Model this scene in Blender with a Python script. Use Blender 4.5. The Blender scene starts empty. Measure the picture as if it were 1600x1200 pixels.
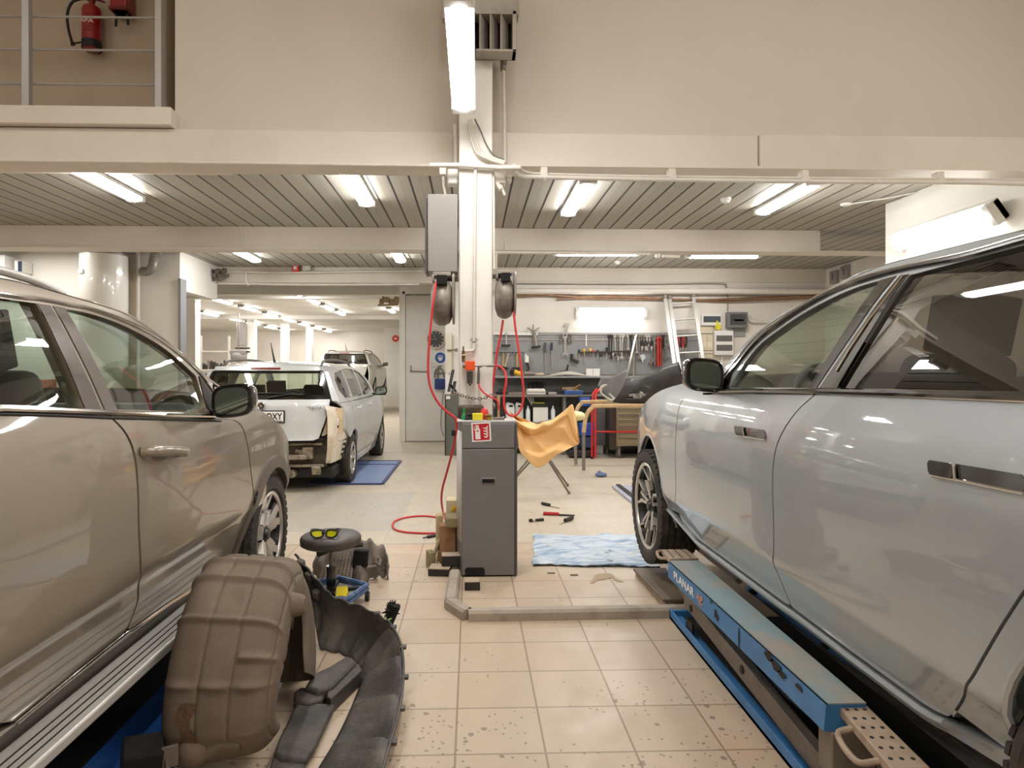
import bpy, bmesh, math, random
from mathutils import Vector, Matrix, Euler
from mathutils.geometry import delaunay_2d_cdt

random.seed(7)
PI = math.pi
scene = bpy.context.scene
COL = scene.collection

# ------------------------------------------------------------------ camera, world, lamps, exposure
F_PX, CAM_H, YAW, CXP, CYP = 1010.0, 1.42, 0.03, 767.0, 580.0
cam_data = bpy.data.cameras.new('camera')
cam = bpy.data.objects.new('camera', cam_data)
COL.objects.link(cam)
cam_data.sensor_fit = 'HORIZONTAL'
cam_data.sensor_width = 36.0
cam_data.lens = 36.0 * F_PX / 1600.0
cam_data.shift_x = (800.0 - CXP) / 1600.0
cam_data.shift_y = (CYP - 600.0) / 1600.0
cam_data.clip_start = 0.02
cam_data.clip_end = 200.0
cam.location = (0, 0, CAM_H)
cam.rotation_euler = (PI / 2, 0, -YAW)
scene.camera = cam

world = bpy.data.worlds.new('world')
scene.world = world
world.use_nodes = True
world.node_tree.nodes['Background'].inputs[0].default_value = (1.0, 0.95, 0.88, 1)
world.node_tree.nodes['Background'].inputs[1].default_value = 0.25

# the rows of ceiling lamps of the tall hall on the camera's side
HALL_ROWS = [(-5.2, 0.6), (-2.6, 0.6), (0.2, 0.0), (2.6, 0.6), (4.2, 0.6)]
for hx, hy in HALL_ROWS:
    for k in range(2):
        ld = bpy.data.lights.new('hall_lamp', 'AREA')
        ld.shape = 'RECTANGLE'
        ld.size, ld.size_y = 0.22, 2.6
        ld.energy = (18, 38)[k]
        ld.color = (1.0, 0.96, 0.91)
        lo = bpy.data.objects.new('hall_lamp', ld)
        lo.location = (hx, hy - 4.2 + k * 4.4, 5.55)
        COL.objects.link(lo)

# two unseen ceiling lamps, added to brighten the low bay's left part
for bx_, by_ in ((-6.4, 9.25), (-7.4, 6.6)):
    ld = bpy.data.lights.new('added_bay_lamp', 'AREA')
    ld.shape = 'RECTANGLE'
    ld.size, ld.size_y = 1.3, 0.17
    ld.energy = 20
    ld.color = (1.0, 0.975, 0.94)
    lo = bpy.data.objects.new('added_bay_lamp', ld)
    lo.location = (bx_, by_, 3.23)
    COL.objects.link(lo)

vs = scene.view_settings
vs.view_transform = 'Standard'
vs.look = 'None'
vs.gamma = 1.0
vs.use_curve_mapping = False
vs.exposure = 0.58
scene.cycles.use_denoising = True
scene.cycles.max_bounces = 10
scene.cycles.diffuse_bounces = 5
scene.cycles.glossy_bounces = 5
scene.cycles.transmission_bounces = 8
scene.cycles.transparent_max_bounces = 16
scene.cycles.sample_clamp_indirect = 6.0
scene.cycles.caustics_reflective = False
scene.cycles.caustics_refractive = False
TUBE = 42.0          # what the lamp diffusers give off

# ------------------------------------------------------------------ measuring: a sight line of the photograph met with a plane of the place
def ray(px, py):
    a, b = (px - CXP) / F_PX, -(py - CYP) / F_PX
    s, c = math.sin(YAW), math.cos(YAW)
    return Vector((s + a * c, c - a * s, b))
EYE = Vector((0, 0, CAM_H))
def atY(px, py, y):
    d = ray(px, py); return EYE + d * (y / d.y)
def atX(px, py, x):
    d = ray(px, py); return EYE + d * (x / d.x)
def atZ(px, py, z):
    d = ray(px, py); return EYE + d * ((z - CAM_H) / d.z)

# ------------------------------------------------------------------ materials
def lin(c):
    def f(u):
        u /= 255.0
        return u / 12.92 if u <= 0.04045 else ((u + 0.055) / 1.055) ** 2.4
    return (f(c[0]), f(c[1]), f(c[2]), 1.0)

class NT:
    def __init__(s, nt): s.nt = nt
    def n(s, t, **kw):
        nd = s.nt.nodes.new(t)
        for k, v in kw.items():
            if k.startswith('i_'):
                key = k[2:]
                key = int(key) if key.isdigit() else key
                if isinstance(v, bpy.types.NodeSocket): s.nt.links.new(v, nd.inputs[key])
                else: nd.inputs[key].default_value = v
            else: setattr(nd, k, v)
        return nd
    def math(s, op, a, b=None, c=None, clamp=False):
        nd = s.nt.nodes.new('ShaderNodeMath'); nd.operation = op; nd.use_clamp = clamp
        for i, v in enumerate((a, b, c)):
            if v is None: continue
            if isinstance(v, bpy.types.NodeSocket): s.nt.links.new(v, nd.inputs[i])
            else: nd.inputs[i].default_value = v
        return nd.outputs[0]
    def mix(s, fac, a, b, blend='MIX'):
        nd = s.nt.nodes.new('ShaderNodeMix'); nd.data_type = 'RGBA'; nd.blend_type = blend
        for k, v in ((0, fac), (6, a), (7, b)):
            if isinstance(v, bpy.types.NodeSocket): s.nt.links.new(v, nd.inputs[k])
            else: nd.inputs[k].default_value = v
        return nd.outputs[2]
    def ramp(s, fac, stops):
        nd = s.nt.nodes.new('ShaderNodeValToRGB')
        el = nd.color_ramp.elements
        while len(el) < len(stops): el.new(0.5)
        for e, (p, c) in zip(el, stops):
            e.position = p; e.color = c if len(c) == 4 else (*c, 1)
        s.nt.links.new(fac, nd.inputs[0])
        return nd.outputs[0]
    def noise(s, vec, scale, detail=4, rough=0.55):
        nd = s.n('ShaderNodeTexNoise', i_Scale=scale, i_Detail=float(detail), i_Roughness=rough)
        if vec is not None: s.nt.links.new(vec, nd.inputs['Vector'])
        return nd.outputs['Fac']

MATS = {}
def newmat(name):
    m = bpy.data.materials.new(name); m.use_nodes = True
    m.node_tree.nodes.clear()
    g = NT(m.node_tree)
    out = g.n('ShaderNodeOutputMaterial')
    b = g.n('ShaderNodeBsdfPrincipled')
    m.node_tree.links.new(b.outputs[0], out.inputs[0])
    return m, g, b, out

def mat(name, col, rough=0.5, metal=0.0, dirt=0.0, dirt_col=(70, 60, 50), dscale=6.0, bump=0.0, bscale=60.0,
        spec=0.5, coat=0.0, emis=0.0, lo=0.45, hi=0.75, trans=0.0):
    if name in MATS: return MATS[name]
    m, g, b, out = newmat(name)
    b.inputs['Base Color'].default_value = lin(col)
    b.inputs['Roughness'].default_value = rough
    b.inputs['Metallic'].default_value = metal
    b.inputs['Specular IOR Level'].default_value = spec
    if coat:
        b.inputs['Coat Weight'].default_value = coat
        b.inputs['Coat Roughness'].default_value = 0.04
    if trans: b.inputs['Transmission Weight'].default_value = trans
    if emis:
        b.inputs['Emission Color'].default_value = lin(col)
        b.inputs['Emission Strength'].default_value = emis
    if dirt or bump:
        tc = g.n('ShaderNodeTexCoord').outputs['Object']
    if dirt:
        f = g.noise(tc, dscale, 6, 0.62)
        f = g.n('ShaderNodeMapRange', i_0=f, i_1=lo, i_2=hi, i_3=0.0, i_4=dirt).outputs[0]
        m.node_tree.links.new(g.mix(f, lin(col), lin(dirt_col)), b.inputs['Base Color'])
    if bump:
        f = g.noise(tc, bscale, 4)
        bn = g.n('ShaderNodeBump', i_Strength=bump, i_Distance=0.02, i_Height=f)
        m.node_tree.links.new(bn.outputs[0], b.inputs['Normal'])
    MATS[name] = m
    return m

def glassmat(name, tint, refl=1.0, ior=1.5, rough=0.0):
    """thin sheet of tinted glass: clear tint plus a mirror share by angle"""
    if name in MATS: return MATS[name]
    m, g, b, out = newmat(name)
    m.node_tree.nodes.remove(b)
    tr = g.n('ShaderNodeBsdfTransparent'); tr.inputs[0].default_value = (*tint, 1)
    gl = g.n('ShaderNodeBsdfGlossy'); gl.inputs['Roughness'].default_value = rough
    fr = g.n('ShaderNodeFresnel'); fr.inputs[0].default_value = ior
    bf = g.n('ShaderNodeNewGeometry').outputs['Backfacing']
    m.node_tree.links.new(g.math('ADD', ior, g.math('MULTIPLY', bf, 1.0 / ior - ior)), fr.inputs[0])   # the same mirror share from both sides of the sheet
    f = g.math('MULTIPLY', fr.outputs[0], refl, clamp=True)
    mx = g.n('ShaderNodeMixShader')
    m.node_tree.links.new(f, mx.inputs[0])
    m.node_tree.links.new(tr.outputs[0], mx.inputs[1])
    m.node_tree.links.new(gl.outputs[0], mx.inputs[2])
    m.node_tree.links.new(mx.outputs[0], out.inputs[0])
    MATS[name] = m
    return m

def emit(name, col, strength):
    if name in MATS: return MATS[name]
    m, g, b, out = newmat(name)
    b.inputs['Base Color'].default_value = (0.8, 0.8, 0.8, 1)
    b.inputs['Emission Color'].default_value = (*col, 1)
    b.inputs['Emission Strength'].default_value = strength
    MATS[name] = m
    return m

# ------------------------------------------------------------------ mesh builder
MW = {}
def rotm(r):
    if r is None: return Matrix.Identity(3)
    if isinstance(r, Matrix): return r.to_3x3()
    if isinstance(r, (int, float)): return Matrix.Rotation(r, 3, 'Z')
    return Euler(r).to_matrix()

def basis(zdir, up=(0, 0, 1)):
    z = Vector(zdir).normalized()
    u = Vector(up)
    if abs(z.dot(u)) > 0.99: u = Vector((0, 1, 0))
    x = u.cross(z).normalized(); y = z.cross(x)
    return Matrix((x, y, z)).transposed()

class MB:
    def __init__(s): s.v = []; s.f = []; s.mi = []; s.nr = None
    def add(s, vs, fs, mi=0):
        o = len(s.v)
        s.v += [tuple(p) for p in vs]
        s.f += [tuple(i + o for i in f) for f in fs]
        s.mi += [mi] * len(fs)
        return s
    def box(s, c, size, rot=None, mi=0, top=None):
        R = rotm(rot); c = Vector(c); hx, hy, hz = (k / 2 for k in size)
        t = top or (1, 1)
        P = []
        for z, k in ((-hz, (1, 1)), (hz, t)):
            for x, y in ((-1, -1), (1, -1), (1, 1), (-1, 1)):
                P.append(c + R @ Vector((x * hx * k[0], y * hy * k[1], z)))
        return s.add(P, [(3, 2, 1, 0), (4, 5, 6, 7), (0, 1, 5, 4), (1, 2, 6, 5), (2, 3, 7, 6), (3, 0, 4, 7)], mi)
    def bb(s, x0, x1, y0, y1, z0, z1, mi=0):
        return s.box(((x0 + x1) / 2, (y0 + y1) / 2, (z0 + z1) / 2), (abs(x1 - x0), abs(y1 - y0), abs(z1 - z0)), None, mi)
    def bar(s, p0, p1, w, h, mi=0, up=(0, 0, 1)):
        p0, p1 = Vector(p0), Vector(p1)
        B = basis(p1 - p0, up)
        return s.box((p0 + p1) / 2, (w, h, (p1 - p0).length), B, mi)
    def cyl(s, p0, p1, r0, r1=None, n=16, caps=True, mi=0):
        r1 = r0 if r1 is None else r1
        p0, p1 = Vector(p0), Vector(p1); B = basis(p1 - p0)
        P = []
        for p, r in ((p0, r0), (p1, r1)):
            for i in range(n):
                a = 2 * PI * i / n
                P.append(p + B @ Vector((r * math.cos(a), r * math.sin(a), 0)))
        f = [(i, (i + 1) % n, n + (i + 1) % n, n + i) for i in range(n)]
        if caps: f += [tuple(range(n - 1, -1, -1)), tuple(range(n, 2 * n))]
        return s.add(P, f, mi)
    def tube(s, pts, r, n=8, closed=False, mi=0, flat=1.0):
        pts = [Vector(p) for p in pts]; m = len(pts)
        rs = r if isinstance(r, (list, tuple)) else [r] * m
        P = []; prev = None
        for i, p in enumerate(pts):
            a = pts[(i - 1) % m] if (closed or i > 0) else p
            b = pts[(i + 1) % m] if (closed or i < m - 1) else p
            t = (b - a).normalized()
            if prev is None:
                B = basis(t); x = B.col[0]
            else:
                x = (prev - t * prev.dot(t)).normalized()
            y = t.cross(x); prev = x
            for k in range(n):
                q = 2 * PI * k / n
                P.append(p + x * (rs[i] * math.cos(q)) + y * (rs[i] * flat * math.sin(q)))
        f = []
        for i in range(m if closed else m - 1):
            j = (i + 1) % m
            for k in range(n):
                l = (k + 1) % n
                f.append((i * n + k, i * n + l, j * n + l, j * n + k))
        if not closed: f += [tuple(range(n - 1, -1, -1)), tuple(range((m - 1) * n, m * n))]
        return s.add(P, f, mi)
    def lathe(s, prof, M=None, n=24, mi=0, a0=0.0, a1=2 * PI):
        M = M or Matrix.Identity(4)
        full = abs(a1 - a0 - 2 * PI) < 1e-6
        nn = n if full else n + 1
        P = []
        for r, h in prof:
            for i in range(nn):
                a = a0 + (a1 - a0) * i / n
                P.append(M @ Vector((r * math.cos(a), r * math.sin(a), h)))
        f = []
        for j in range(len(prof) - 1):
            for i in range(n):
                k = (i + 1) % nn
                f.append((j * nn + i, j * nn + k, (j + 1) * nn + k, (j + 1) * nn + i))
        return s.add(P, f, mi)
    def prism(s, poly, M, depth, mi=0, z0=0.0):
        n = len(poly)
        P = [M @ Vector((x, y, z0)) for x, y in poly] + [M @ Vector((x, y, z0 + depth)) for x, y in poly]
        f = [tuple(range(n - 1, -1, -1)), tuple(range(n, 2 * n))]
        f += [(i, (i + 1) % n, n + (i + 1) % n, n + i) for i in range(n)]
        return s.add(P, f, mi)
    def ball(s, c, r, nu=16, nv=10, rot=None, mi=0):
        c = Vector(c); R = rotm(rot)
        r = r if isinstance(r, (tuple, list)) else (r, r, r)
        P = [c + R @ Vector((0, 0, -r[2]))]
        for j in range(1, nv):
            b = -PI / 2 + PI * j / nv
            for i in range(nu):
                a = 2 * PI * i / nu
                P.append(c + R @ Vector((r[0] * math.cos(b) * math.cos(a), r[1] * math.cos(b) * math.sin(a), r[2] * math.sin(b))))
        P.append(c + R @ Vector((0, 0, r[2])))
        f = [(0, 1 + (i + 1) % nu, 1 + i) for i in range(nu)]
        for j in range(nv - 2):
            for i in range(nu):
                k = (i + 1) % nu
                f.append((1 + j * nu + i, 1 + j * nu + k, 1 + (j + 1) * nu + k, 1 + (j + 1) * nu + i))
        L = len(P) - 1
        f += [(L, 1 + (nv - 2) * nu + i, 1 + (nv - 2) * nu + (i + 1) % nu) for i in range(nu)]
        return s.add(P, f, mi)
    def grid(s, rows, mi=0, flip=False, closed=False):
        h, w = len(rows), len(rows[0])
        P = [p for r in rows for p in r]
        f = []
        for j in range(h - 1):
            for i in range(w if closed else w - 1):
                k = (i + 1) % w
                q = (j * w + i, j * w + k, (j + 1) * w + k, (j + 1) * w + i)
                f.append(q[::-1] if flip else q)
        return s.add(P, f, mi)
    def build(s, name, ms, parent=None, smooth=38, bevel=0.0, solid=0.0, solid_off=0.0, seg=2, local=False, subsurf=0):
        me = bpy.data.meshes.new(name)
        if parent is not None and not local:
            Mi = MW[parent.name].inverted()
            vs_ = [Mi @ Vector(p) for p in s.v]
        else: vs_ = s.v
        me.from_pydata(vs_, [], s.f)
        ms = ms if isinstance(ms, (list, tuple)) else [ms]
        for m in ms: me.materials.append(m)
        if len(ms) > 1: me.polygons.foreach_set('material_index', s.mi)
        if smooth:
            me.polygons.foreach_set('use_smooth', [True] * len(me.polygons))
            me.set_sharp_from_angle(angle=math.radians(smooth))
        me.update()
        o = bpy.data.objects.new(name, me)
        COL.objects.link(o)
        if parent is not None:
            o.parent = parent; MW[o.name] = MW[parent.name]
        else: MW[o.name] = Matrix.Identity(4)
        if solid:
            md = o.modifiers.new('thickness', 'SOLIDIFY'); md.thickness = solid; md.offset = solid_off
        if bevel:
            md = o.modifiers.new('bevel', 'BEVEL'); md.width = bevel; md.segments = seg; md.limit_method = 'ANGLE'
            md.angle_limit = math.radians(40); md.harden_normals = False
        if subsurf:
            md = o.modifiers.new('subsurf', 'SUBSURF'); md.levels = subsurf; md.render_levels = subsurf
        return o

def thing(name, label, cat, loc=(0, 0, 0), rz=0.0, group=None):
    o = bpy.data.objects.new(name, None)
    COL.objects.link(o)
    o.empty_display_size = 0.1
    o.location = loc; o.rotation_euler = (0, 0, rz)
    MW[o.name] = Matrix.Translation(Vector(loc)) @ Matrix.Rotation(rz, 4, 'Z')
    o['label'] = label; o['category'] = cat
    if group: o['group'] = group
    return o
def tag(o, label, cat, group=None, kind=None):
    o['label'] = label; o['category'] = cat
    if group: o['group'] = group
    if kind: o['kind'] = kind
    return o
def struct(o, label=None):
    o['kind'] = 'structure'
    if label: o['label'] = label; o['category'] = 'building part'
    return o
def dup(src, loc=None, rz=None, label=None, group=None):
    def cp(o, par):
        c = o.copy(); COL.objects.link(c)
        if par is not None: c.parent = par
        for ch in [x for x in bpy.data.objects if x.parent == o]: cp(ch, c)
        return c
    r = cp(src, None)
    if loc is not None: r.location = loc
    if rz is not None: r.rotation_euler = (0, 0, rz)
    if label: r['label'] = label
    if group: r['group'] = group
    return r

def catmull(pts, n=6, closed=False):
    pts = [Vector(p) for p in pts]; m = len(pts); out = []
    segs = m if closed else m - 1
    for i in range(segs):
        p1, p2 = pts[i], pts[(i + 1) % m]
        p0 = pts[i - 1] if (i > 0 or closed) else p1 * 2 - p2
        p3 = pts[(i + 2) % m] if (i + 2 < m or closed) else p2 * 2 - p1
        for k in range(n):
            t = k / n
            out.append(0.5 * ((2 * p1) + (p2 - p0) * t + (2 * p0 - 5 * p1 + 4 * p2 - p3) * t * t + (3 * p1 - p0 - 3 * p2 + p3) * t ** 3))
    if not closed: out.append(pts[-1])
    return out

def pchip(xs, ys):
    n = len(xs); h = [xs[i + 1] - xs[i] for i in range(n - 1)]
    d = [(ys[i + 1] - ys[i]) / h[i] for i in range(n - 1)]
    m = [0.0] * n
    m[0], m[-1] = d[0], d[-1]
    for i in range(1, n - 1):
        if d[i - 1] * d[i] > 0:
            w1, w2 = 2 * h[i] + h[i - 1], h[i] + 2 * h[i - 1]
            m[i] = (w1 + w2) / (w1 / d[i - 1] + w2 / d[i])
    def f(x):
        if x <= xs[0]: return ys[0] + m[0] * (x - xs[0])
        if x >= xs[-1]: return ys[-1] + m[-1] * (x - xs[-1])
        lo, hi = 0, n - 1
        while hi - lo > 1:
            k = (lo + hi) // 2
            if xs[k] <= x: lo = k
            else: hi = k
        t = (x - xs[lo]) / h[lo]
        return ((1 + 2 * t) * (1 - t) ** 2 * ys[lo] + t * (1 - t) ** 2 * h[lo] * m[lo] + t * t * (3 - 2 * t) * ys[lo + 1] + t * t * (t - 1) * h[lo] * m[lo + 1])
    return f

def text_obj(name, txt, M, size, material, parent, depth=0.001, align='CENTER', sx=1.0, bold=0.0):
    """lettering: M maps text plane (x right, y up, z to the reader) to world"""
    cu = bpy.data.curves.new(name, 'FONT')
    cu.body = txt; cu.size = size; cu.extrude = depth; cu.align_x = align; cu.align_y = 'CENTER'; cu.offset = bold
    tmp = bpy.data.objects.new('tmp_text', cu)
    COL.objects.link(tmp)
    dg = bpy.context.evaluated_depsgraph_get()
    me = bpy.data.meshes.new_from_object(tmp.evaluated_get(dg))
    me.name = name
    bpy.data.objects.remove(tmp); bpy.data.curves.remove(cu)
    W = M if parent is None else MW[parent.name].inverted() @ M
    me.transform(W @ Matrix.Diagonal((sx, 1, 1, 1)))
    me.materials.clear(); me.materials.append(material)
    o = bpy.data.objects.new(name, me); COL.objects.link(o)
    if parent is not None: o.parent = parent; MW[o.name] = MW[parent.name]
    return o
def frame(origin, xd, yd):
    x = Vector(xd).normalized(); z = x.cross(Vector(yd)).normalized(); y = z.cross(x)
    M = Matrix((x, y, z)).transposed().to_4x4(); M.translation = Vector(origin)
    return M
# ================================================================== the setting
# painted walls with faint dirt
def wall_mat(name, col, amount=0.25, dirt=(150, 130, 105), rough=0.55):
    m, g, b, out = newmat(name)
    tc = g.n('ShaderNodeTexCoord').outputs['Object']
    big = g.noise(tc, 0.6, 5, 0.6)
    f = g.n('ShaderNodeMapRange', i_0=big, i_1=0.42, i_2=0.75, i_3=0.0, i_4=amount).outputs[0]
    c1 = g.mix(f, lin(col), lin(dirt))
    sp = g.noise(tc, 9.0, 6, 0.7)
    f2 = g.n('ShaderNodeMapRange', i_0=sp, i_1=0.66, i_2=0.8, i_3=0.0, i_4=amount).outputs[0]
    m.node_tree.links.new(g.mix(f2, c1, lin(dirt)), b.inputs['Base Color'])
    b.inputs['Roughness'].default_value = rough
    bn = g.n('ShaderNodeBump', i_Strength=0.05, i_Distance=0.01, i_Height=g.noise(tc, 40, 3))
    m.node_tree.links.new(bn.outputs[0], b.inputs['Normal'])
    MATS[name] = m
    return m
M_WALL = wall_mat('wall_paint', (226, 220, 211))
M_WALLUP = wall_mat('upper_wall_paint', (208, 199, 186), 0.15)
M_WALLW = wall_mat('white_wall_paint', (234, 230, 222), 0.2)
M_BEAM = wall_mat('beam_paint', (220, 212, 200), 0.3)
M_COLUMN = wall_mat('column_paint', (232, 229, 222), 0.2)
M_DIM = wall_mat('landing_wall_dimmed', (196, 182, 162), 0.2, (165, 140, 122))  # brownish landing wall, its weaker light put into the darker colour

def floor_material():
    m, g, b, out = newmat('floor_tiles')
    L = m.node_tree.links
    tc = g.n('ShaderNodeTexCoord').outputs['Object']
    sp = g.n('ShaderNodeSeparateXYZ', i_0=tc)
    x, y = sp.outputs[0], sp.outputs[1]
    def cell(c, off, s):
        q = g.math('DIVIDE', g.math('SUBTRACT', c, off), s)
        fr = g.math('FRACT', q)
        d = g.math('MULTIPLY', g.math('MINIMUM', fr, g.math('SUBTRACT', 1.0, fr)), s)
        return g.math('FLOOR', q), d
    ix, dx = cell(x, -0.06, 0.336)
    iy, dy = cell(y, 2.396, 0.328)
    grout = g.math('LESS_THAN', g.math('MINIMUM', dx, dy), 0.0042)
    back = g.math('GREATER_THAN', y, 5.33)
    grout = g.math('MULTIPLY', grout, g.math('SUBTRACT', 1.0, g.math('MULTIPLY', back, 0.75)))
    cid = g.n('ShaderNodeCombineXYZ', i_0=ix, i_1=iy)
    wn = g.n('ShaderNodeTexWhiteNoise', i_Vector=cid.outputs[0]).outputs['Value']
    big = g.noise(tc, 0.9, 5, 0.6)
    med = g.noise(tc, 5.0, 6, 0.65)
    base = g.mix(wn, lin((183, 165, 142)), lin((194, 177, 155)))
    base = g.mix(g.n('ShaderNodeMapRange', i_0=big, i_1=0.35, i_2=0.7, i_3=0.0, i_4=0.55).outputs[0], base, lin((196, 172, 146)))
    base = g.mix(g.n('ShaderNodeMapRange', i_0=med, i_1=0.5, i_2=0.8, i_3=0.0, i_4=0.35).outputs[0], base, lin((176, 160, 140)))
    # rusty blush
    rust = g.noise(tc, 1.3, 3, 0.5)
    base = g.mix(g.n('ShaderNodeMapRange', i_0=rust, i_1=0.58, i_2=0.75, i_3=0.0, i_4=0.4).outputs[0], base, lin((196, 148, 108)))
    # back half: paler concrete, with a rectangle of grey tiles
    backc = g.mix(med, lin((194, 183, 165)), lin((183, 171, 152)))
    base = g.mix(back, base, backc)
    def inbox(x0, x1, y0, y1):
        a = g.math('MULTIPLY', g.math('GREATER_THAN', x, x0), g.math('LESS_THAN', x, x1))
        c = g.math('MULTIPLY', g.math('GREATER_THAN', y, y0), g.math('LESS_THAN', y, y1))
        return g.math('MULTIPLY', a, c)
    patch = inbox(-1.95, -0.66, 5.75, 7.6)
    base = g.mix(g.math('MULTIPLY', patch, 0.8), base, lin((170, 164, 154)))
    seam = g.math('LESS_THAN', g.math('ABSOLUTE', g.math('SUBTRACT', y, 5.33)), 0.014)
    base = g.mix(g.math('MULTIPLY', seam, 0.55), base, lin((135, 120, 102)))
    seam2 = g.math('LESS_THAN', g.math('ABSOLUTE', g.math('SUBTRACT', y, 11.3)), 0.05)
    base = g.mix(g.math('MULTIPLY', seam2, 0.4), base, lin((140, 126, 108)))
    # oil specks and drops near the front
    zone = g.n('ShaderNodeTexNoise', i_Scale=1.5, i_Detail=2.0); L.new(tc, zone.inputs['Vector'])
    near = g.n('ShaderNodeMapRange', i_0=y, i_1=3.2, i_2=2.4, i_3=0.0, i_4=1.0).outputs[0]
    for sc, rad, thr in ((16.0, 0.20, 0.47), (38.0, 0.23, 0.40), (5.0, 0.16, 0.56)):
        vo = g.n('ShaderNodeTexVoronoi', i_Scale=sc); L.new(tc, vo.inputs['Vector'])
        wob = g.math('ADD', vo.outputs['Distance'], g.math('MULTIPLY', g.math('SUBTRACT', g.noise(tc, sc * 3.0, 3), 0.5), 0.22))
        spot = g.math('LESS_THAN', wob, rad)
        dens = g.math('ADD', zone.outputs['Fac'], g.math('MULTIPLY', near, 0.17))
        wsel = g.n('ShaderNodeSeparateColor', i_0=vo.outputs['Color']).outputs[0]
        on = g.math('GREATER_THAN', g.math('ADD', dens, g.math('MULTIPLY', wsel, 0.35)), thr + 0.47)
        base = g.mix(g.math('MULTIPLY', g.math('MULTIPLY', spot, on), 0.6), base, lin((88, 78, 66)))
    base = g.mix(g.math('MULTIPLY', grout, 0.75), base, lin((124, 104, 84)))
    L.new(base, b.inputs['Base Color'])
    b.inputs['Roughness'].default_value = 0.42
    L.new(g.n('ShaderNodeMapRange', i_0=med, i_1=0.3, i_2=0.7, i_3=0.32, i_4=0.55).outputs[0], b.inputs['Roughness'])
    hgt = g.math('SUBTRACT', g.math('MULTIPLY', med, 0.15), grout)
    bn = g.n('ShaderNodeBump', i_Strength=0.25, i_Distance=0.004, i_Height=hgt)
    L.new(bn.outputs[0], b.inputs['Normal'])
    return m

def board_material(name, col, dark, pitch=0.2, x0=0.0):
    m, g, b, out = newmat(name)
    L = m.node_tree.links
    tc = g.n('ShaderNodeTexCoord').outputs['Object']
    sp = g.n('ShaderNodeSeparateXYZ', i_0=tc)
    x, y = sp.outputs[0], sp.outputs[1]
    q = g.math('DIVIDE', g.math('SUBTRACT', x, x0), pitch)
    fr = g.math('FRACT', q)
    d = g.math('MULTIPLY', g.math('MINIMUM', fr, g.math('SUBTRACT', 1.0, fr)), pitch)
    line = g.math('LESS_THAN', d, 0.011)
    q2 = g.math('FRACT', g.math('MULTIPLY', q, 2.0))
    d2 = g.math('MULTIPLY', g.math('MINIMUM', q2, g.math('SUBTRACT', 1.0, q2)), pitch / 2)
    thin = g.math('MULTIPLY', g.math('LESS_THAN', d2, 0.003), 0.3)
    wn = g.n('ShaderNodeTexWhiteNoise', noise_dimensions='1D')
    L.new(g.math('FLOOR', q), wn.inputs['W'])
    mp = g.n('ShaderNodeMapping'); L.new(tc, mp.inputs[0]); mp.inputs['Scale'].default_value = (12, 0.7, 1)
    grain = g.noise(mp.outputs[0], 1.0, 6, 0.6)
    blot = g.noise(tc, 0.8, 5, 0.6)
    c = g.mix(wn.outputs['Value'], lin(col), lin(tuple(int(k * 0.93) for k in col)))
    c = g.mix(g.math('MULTIPLY', grain, 0.35), c, lin(tuple(int(k * 0.8) for k in col)))
    c = g.mix(g.n('ShaderNodeMapRange', i_0=blot, i_1=0.5, i_2=0.75, i_3=0.0, i_4=0.4).outputs[0], c, lin((150, 140, 118)))
    c = g.mix(g.math('MAXIMUM', line, thin), c, lin(dark))
    L.new(c, b.inputs['Base Color'])
    b.inputs['Roughness'].default_value = 0.5
    bn = g.n('ShaderNodeBump', i_Strength=0.5, i_Distance=0.01, i_Height=g.math('SUBTRACT', 1.0, line))
    L.new(bn.outputs[0], b.inputs['Normal'])
    return m

M_FLOOR = floor_material()
M_BOARD = board_material('ceiling_boards', (176, 170, 158), (44, 37, 30))
M_WHITE = mat('white_plastic', (228, 226, 220), 0.4)
M_GREYCEIL = wall_mat('far_ceiling_paint', (214, 212, 206), 0.3)

def sbox(name, x0, x1, y0, y1, z0, z1, m, bevel=0.0, label=None):
    return struct(MB().bb(x0, x1, y0, y1, z0, z1).build(name, m, None, bevel=bevel), label)

sbox('floor', -17, 9, -7, 31, -0.12, 0.0, M_FLOOR)
# tall hall on the camera's side
sbox('wall_back', -8.7, 8.2, -6.2, -6.0, 0, 6.0, M_WALL)
sbox('wall_hall_left', -8.7, -8.5, -6, 5.0, 0, 6.0, M_WALL)
sbox('wall_hall_right', 4.6, 4.8, -6, 7.05, 0, 6.0, M_WALLW)
sbox('ceiling_hall', -8.7, 8.2, -6.2, 6.6, 6.0, 6.2, M_WALLW)
# front beam and the wall above it
YB = 5.0
xe = atY(268, 190, YB).x
sbox('wall_above_beam', xe, 4.6, YB + 0.06, YB + 0.2, 3.27, 6.0, M_WALLUP)
xj = atY(1185, 240, YB).x
sbox('trim_front_beam_left', -8.5, xj, YB, YB + 0.22, 3.02, 3.27, M_BEAM, 0.008)
sbox('trim_front_beam_right', xj + 0.004, 4.6, YB - 0.018, YB + 0.22, 3.01, 3.272, M_BEAM, 0.008)
sbox('trim_front_beam_flange', -8.5, 4.6, YB - 0.03, YB + 0.24, 3.0, 3.018, M_BEAM)
sbox('trim_landing_edge', -8.5, xe + 0.02, YB - 0.06, 6.2, 3.275, 3.415, M_BEAM, 0.01)
sbox('wall_landing', -8.7, xe + 3.0, 6.2, 6.3, 3.4, 6.0, M_DIM)
sbox('wall_landing_side', xe + 0.0, xe + 0.12, YB + 0.22, 6.2, 3.42, 6.0, M_DIM)
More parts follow.
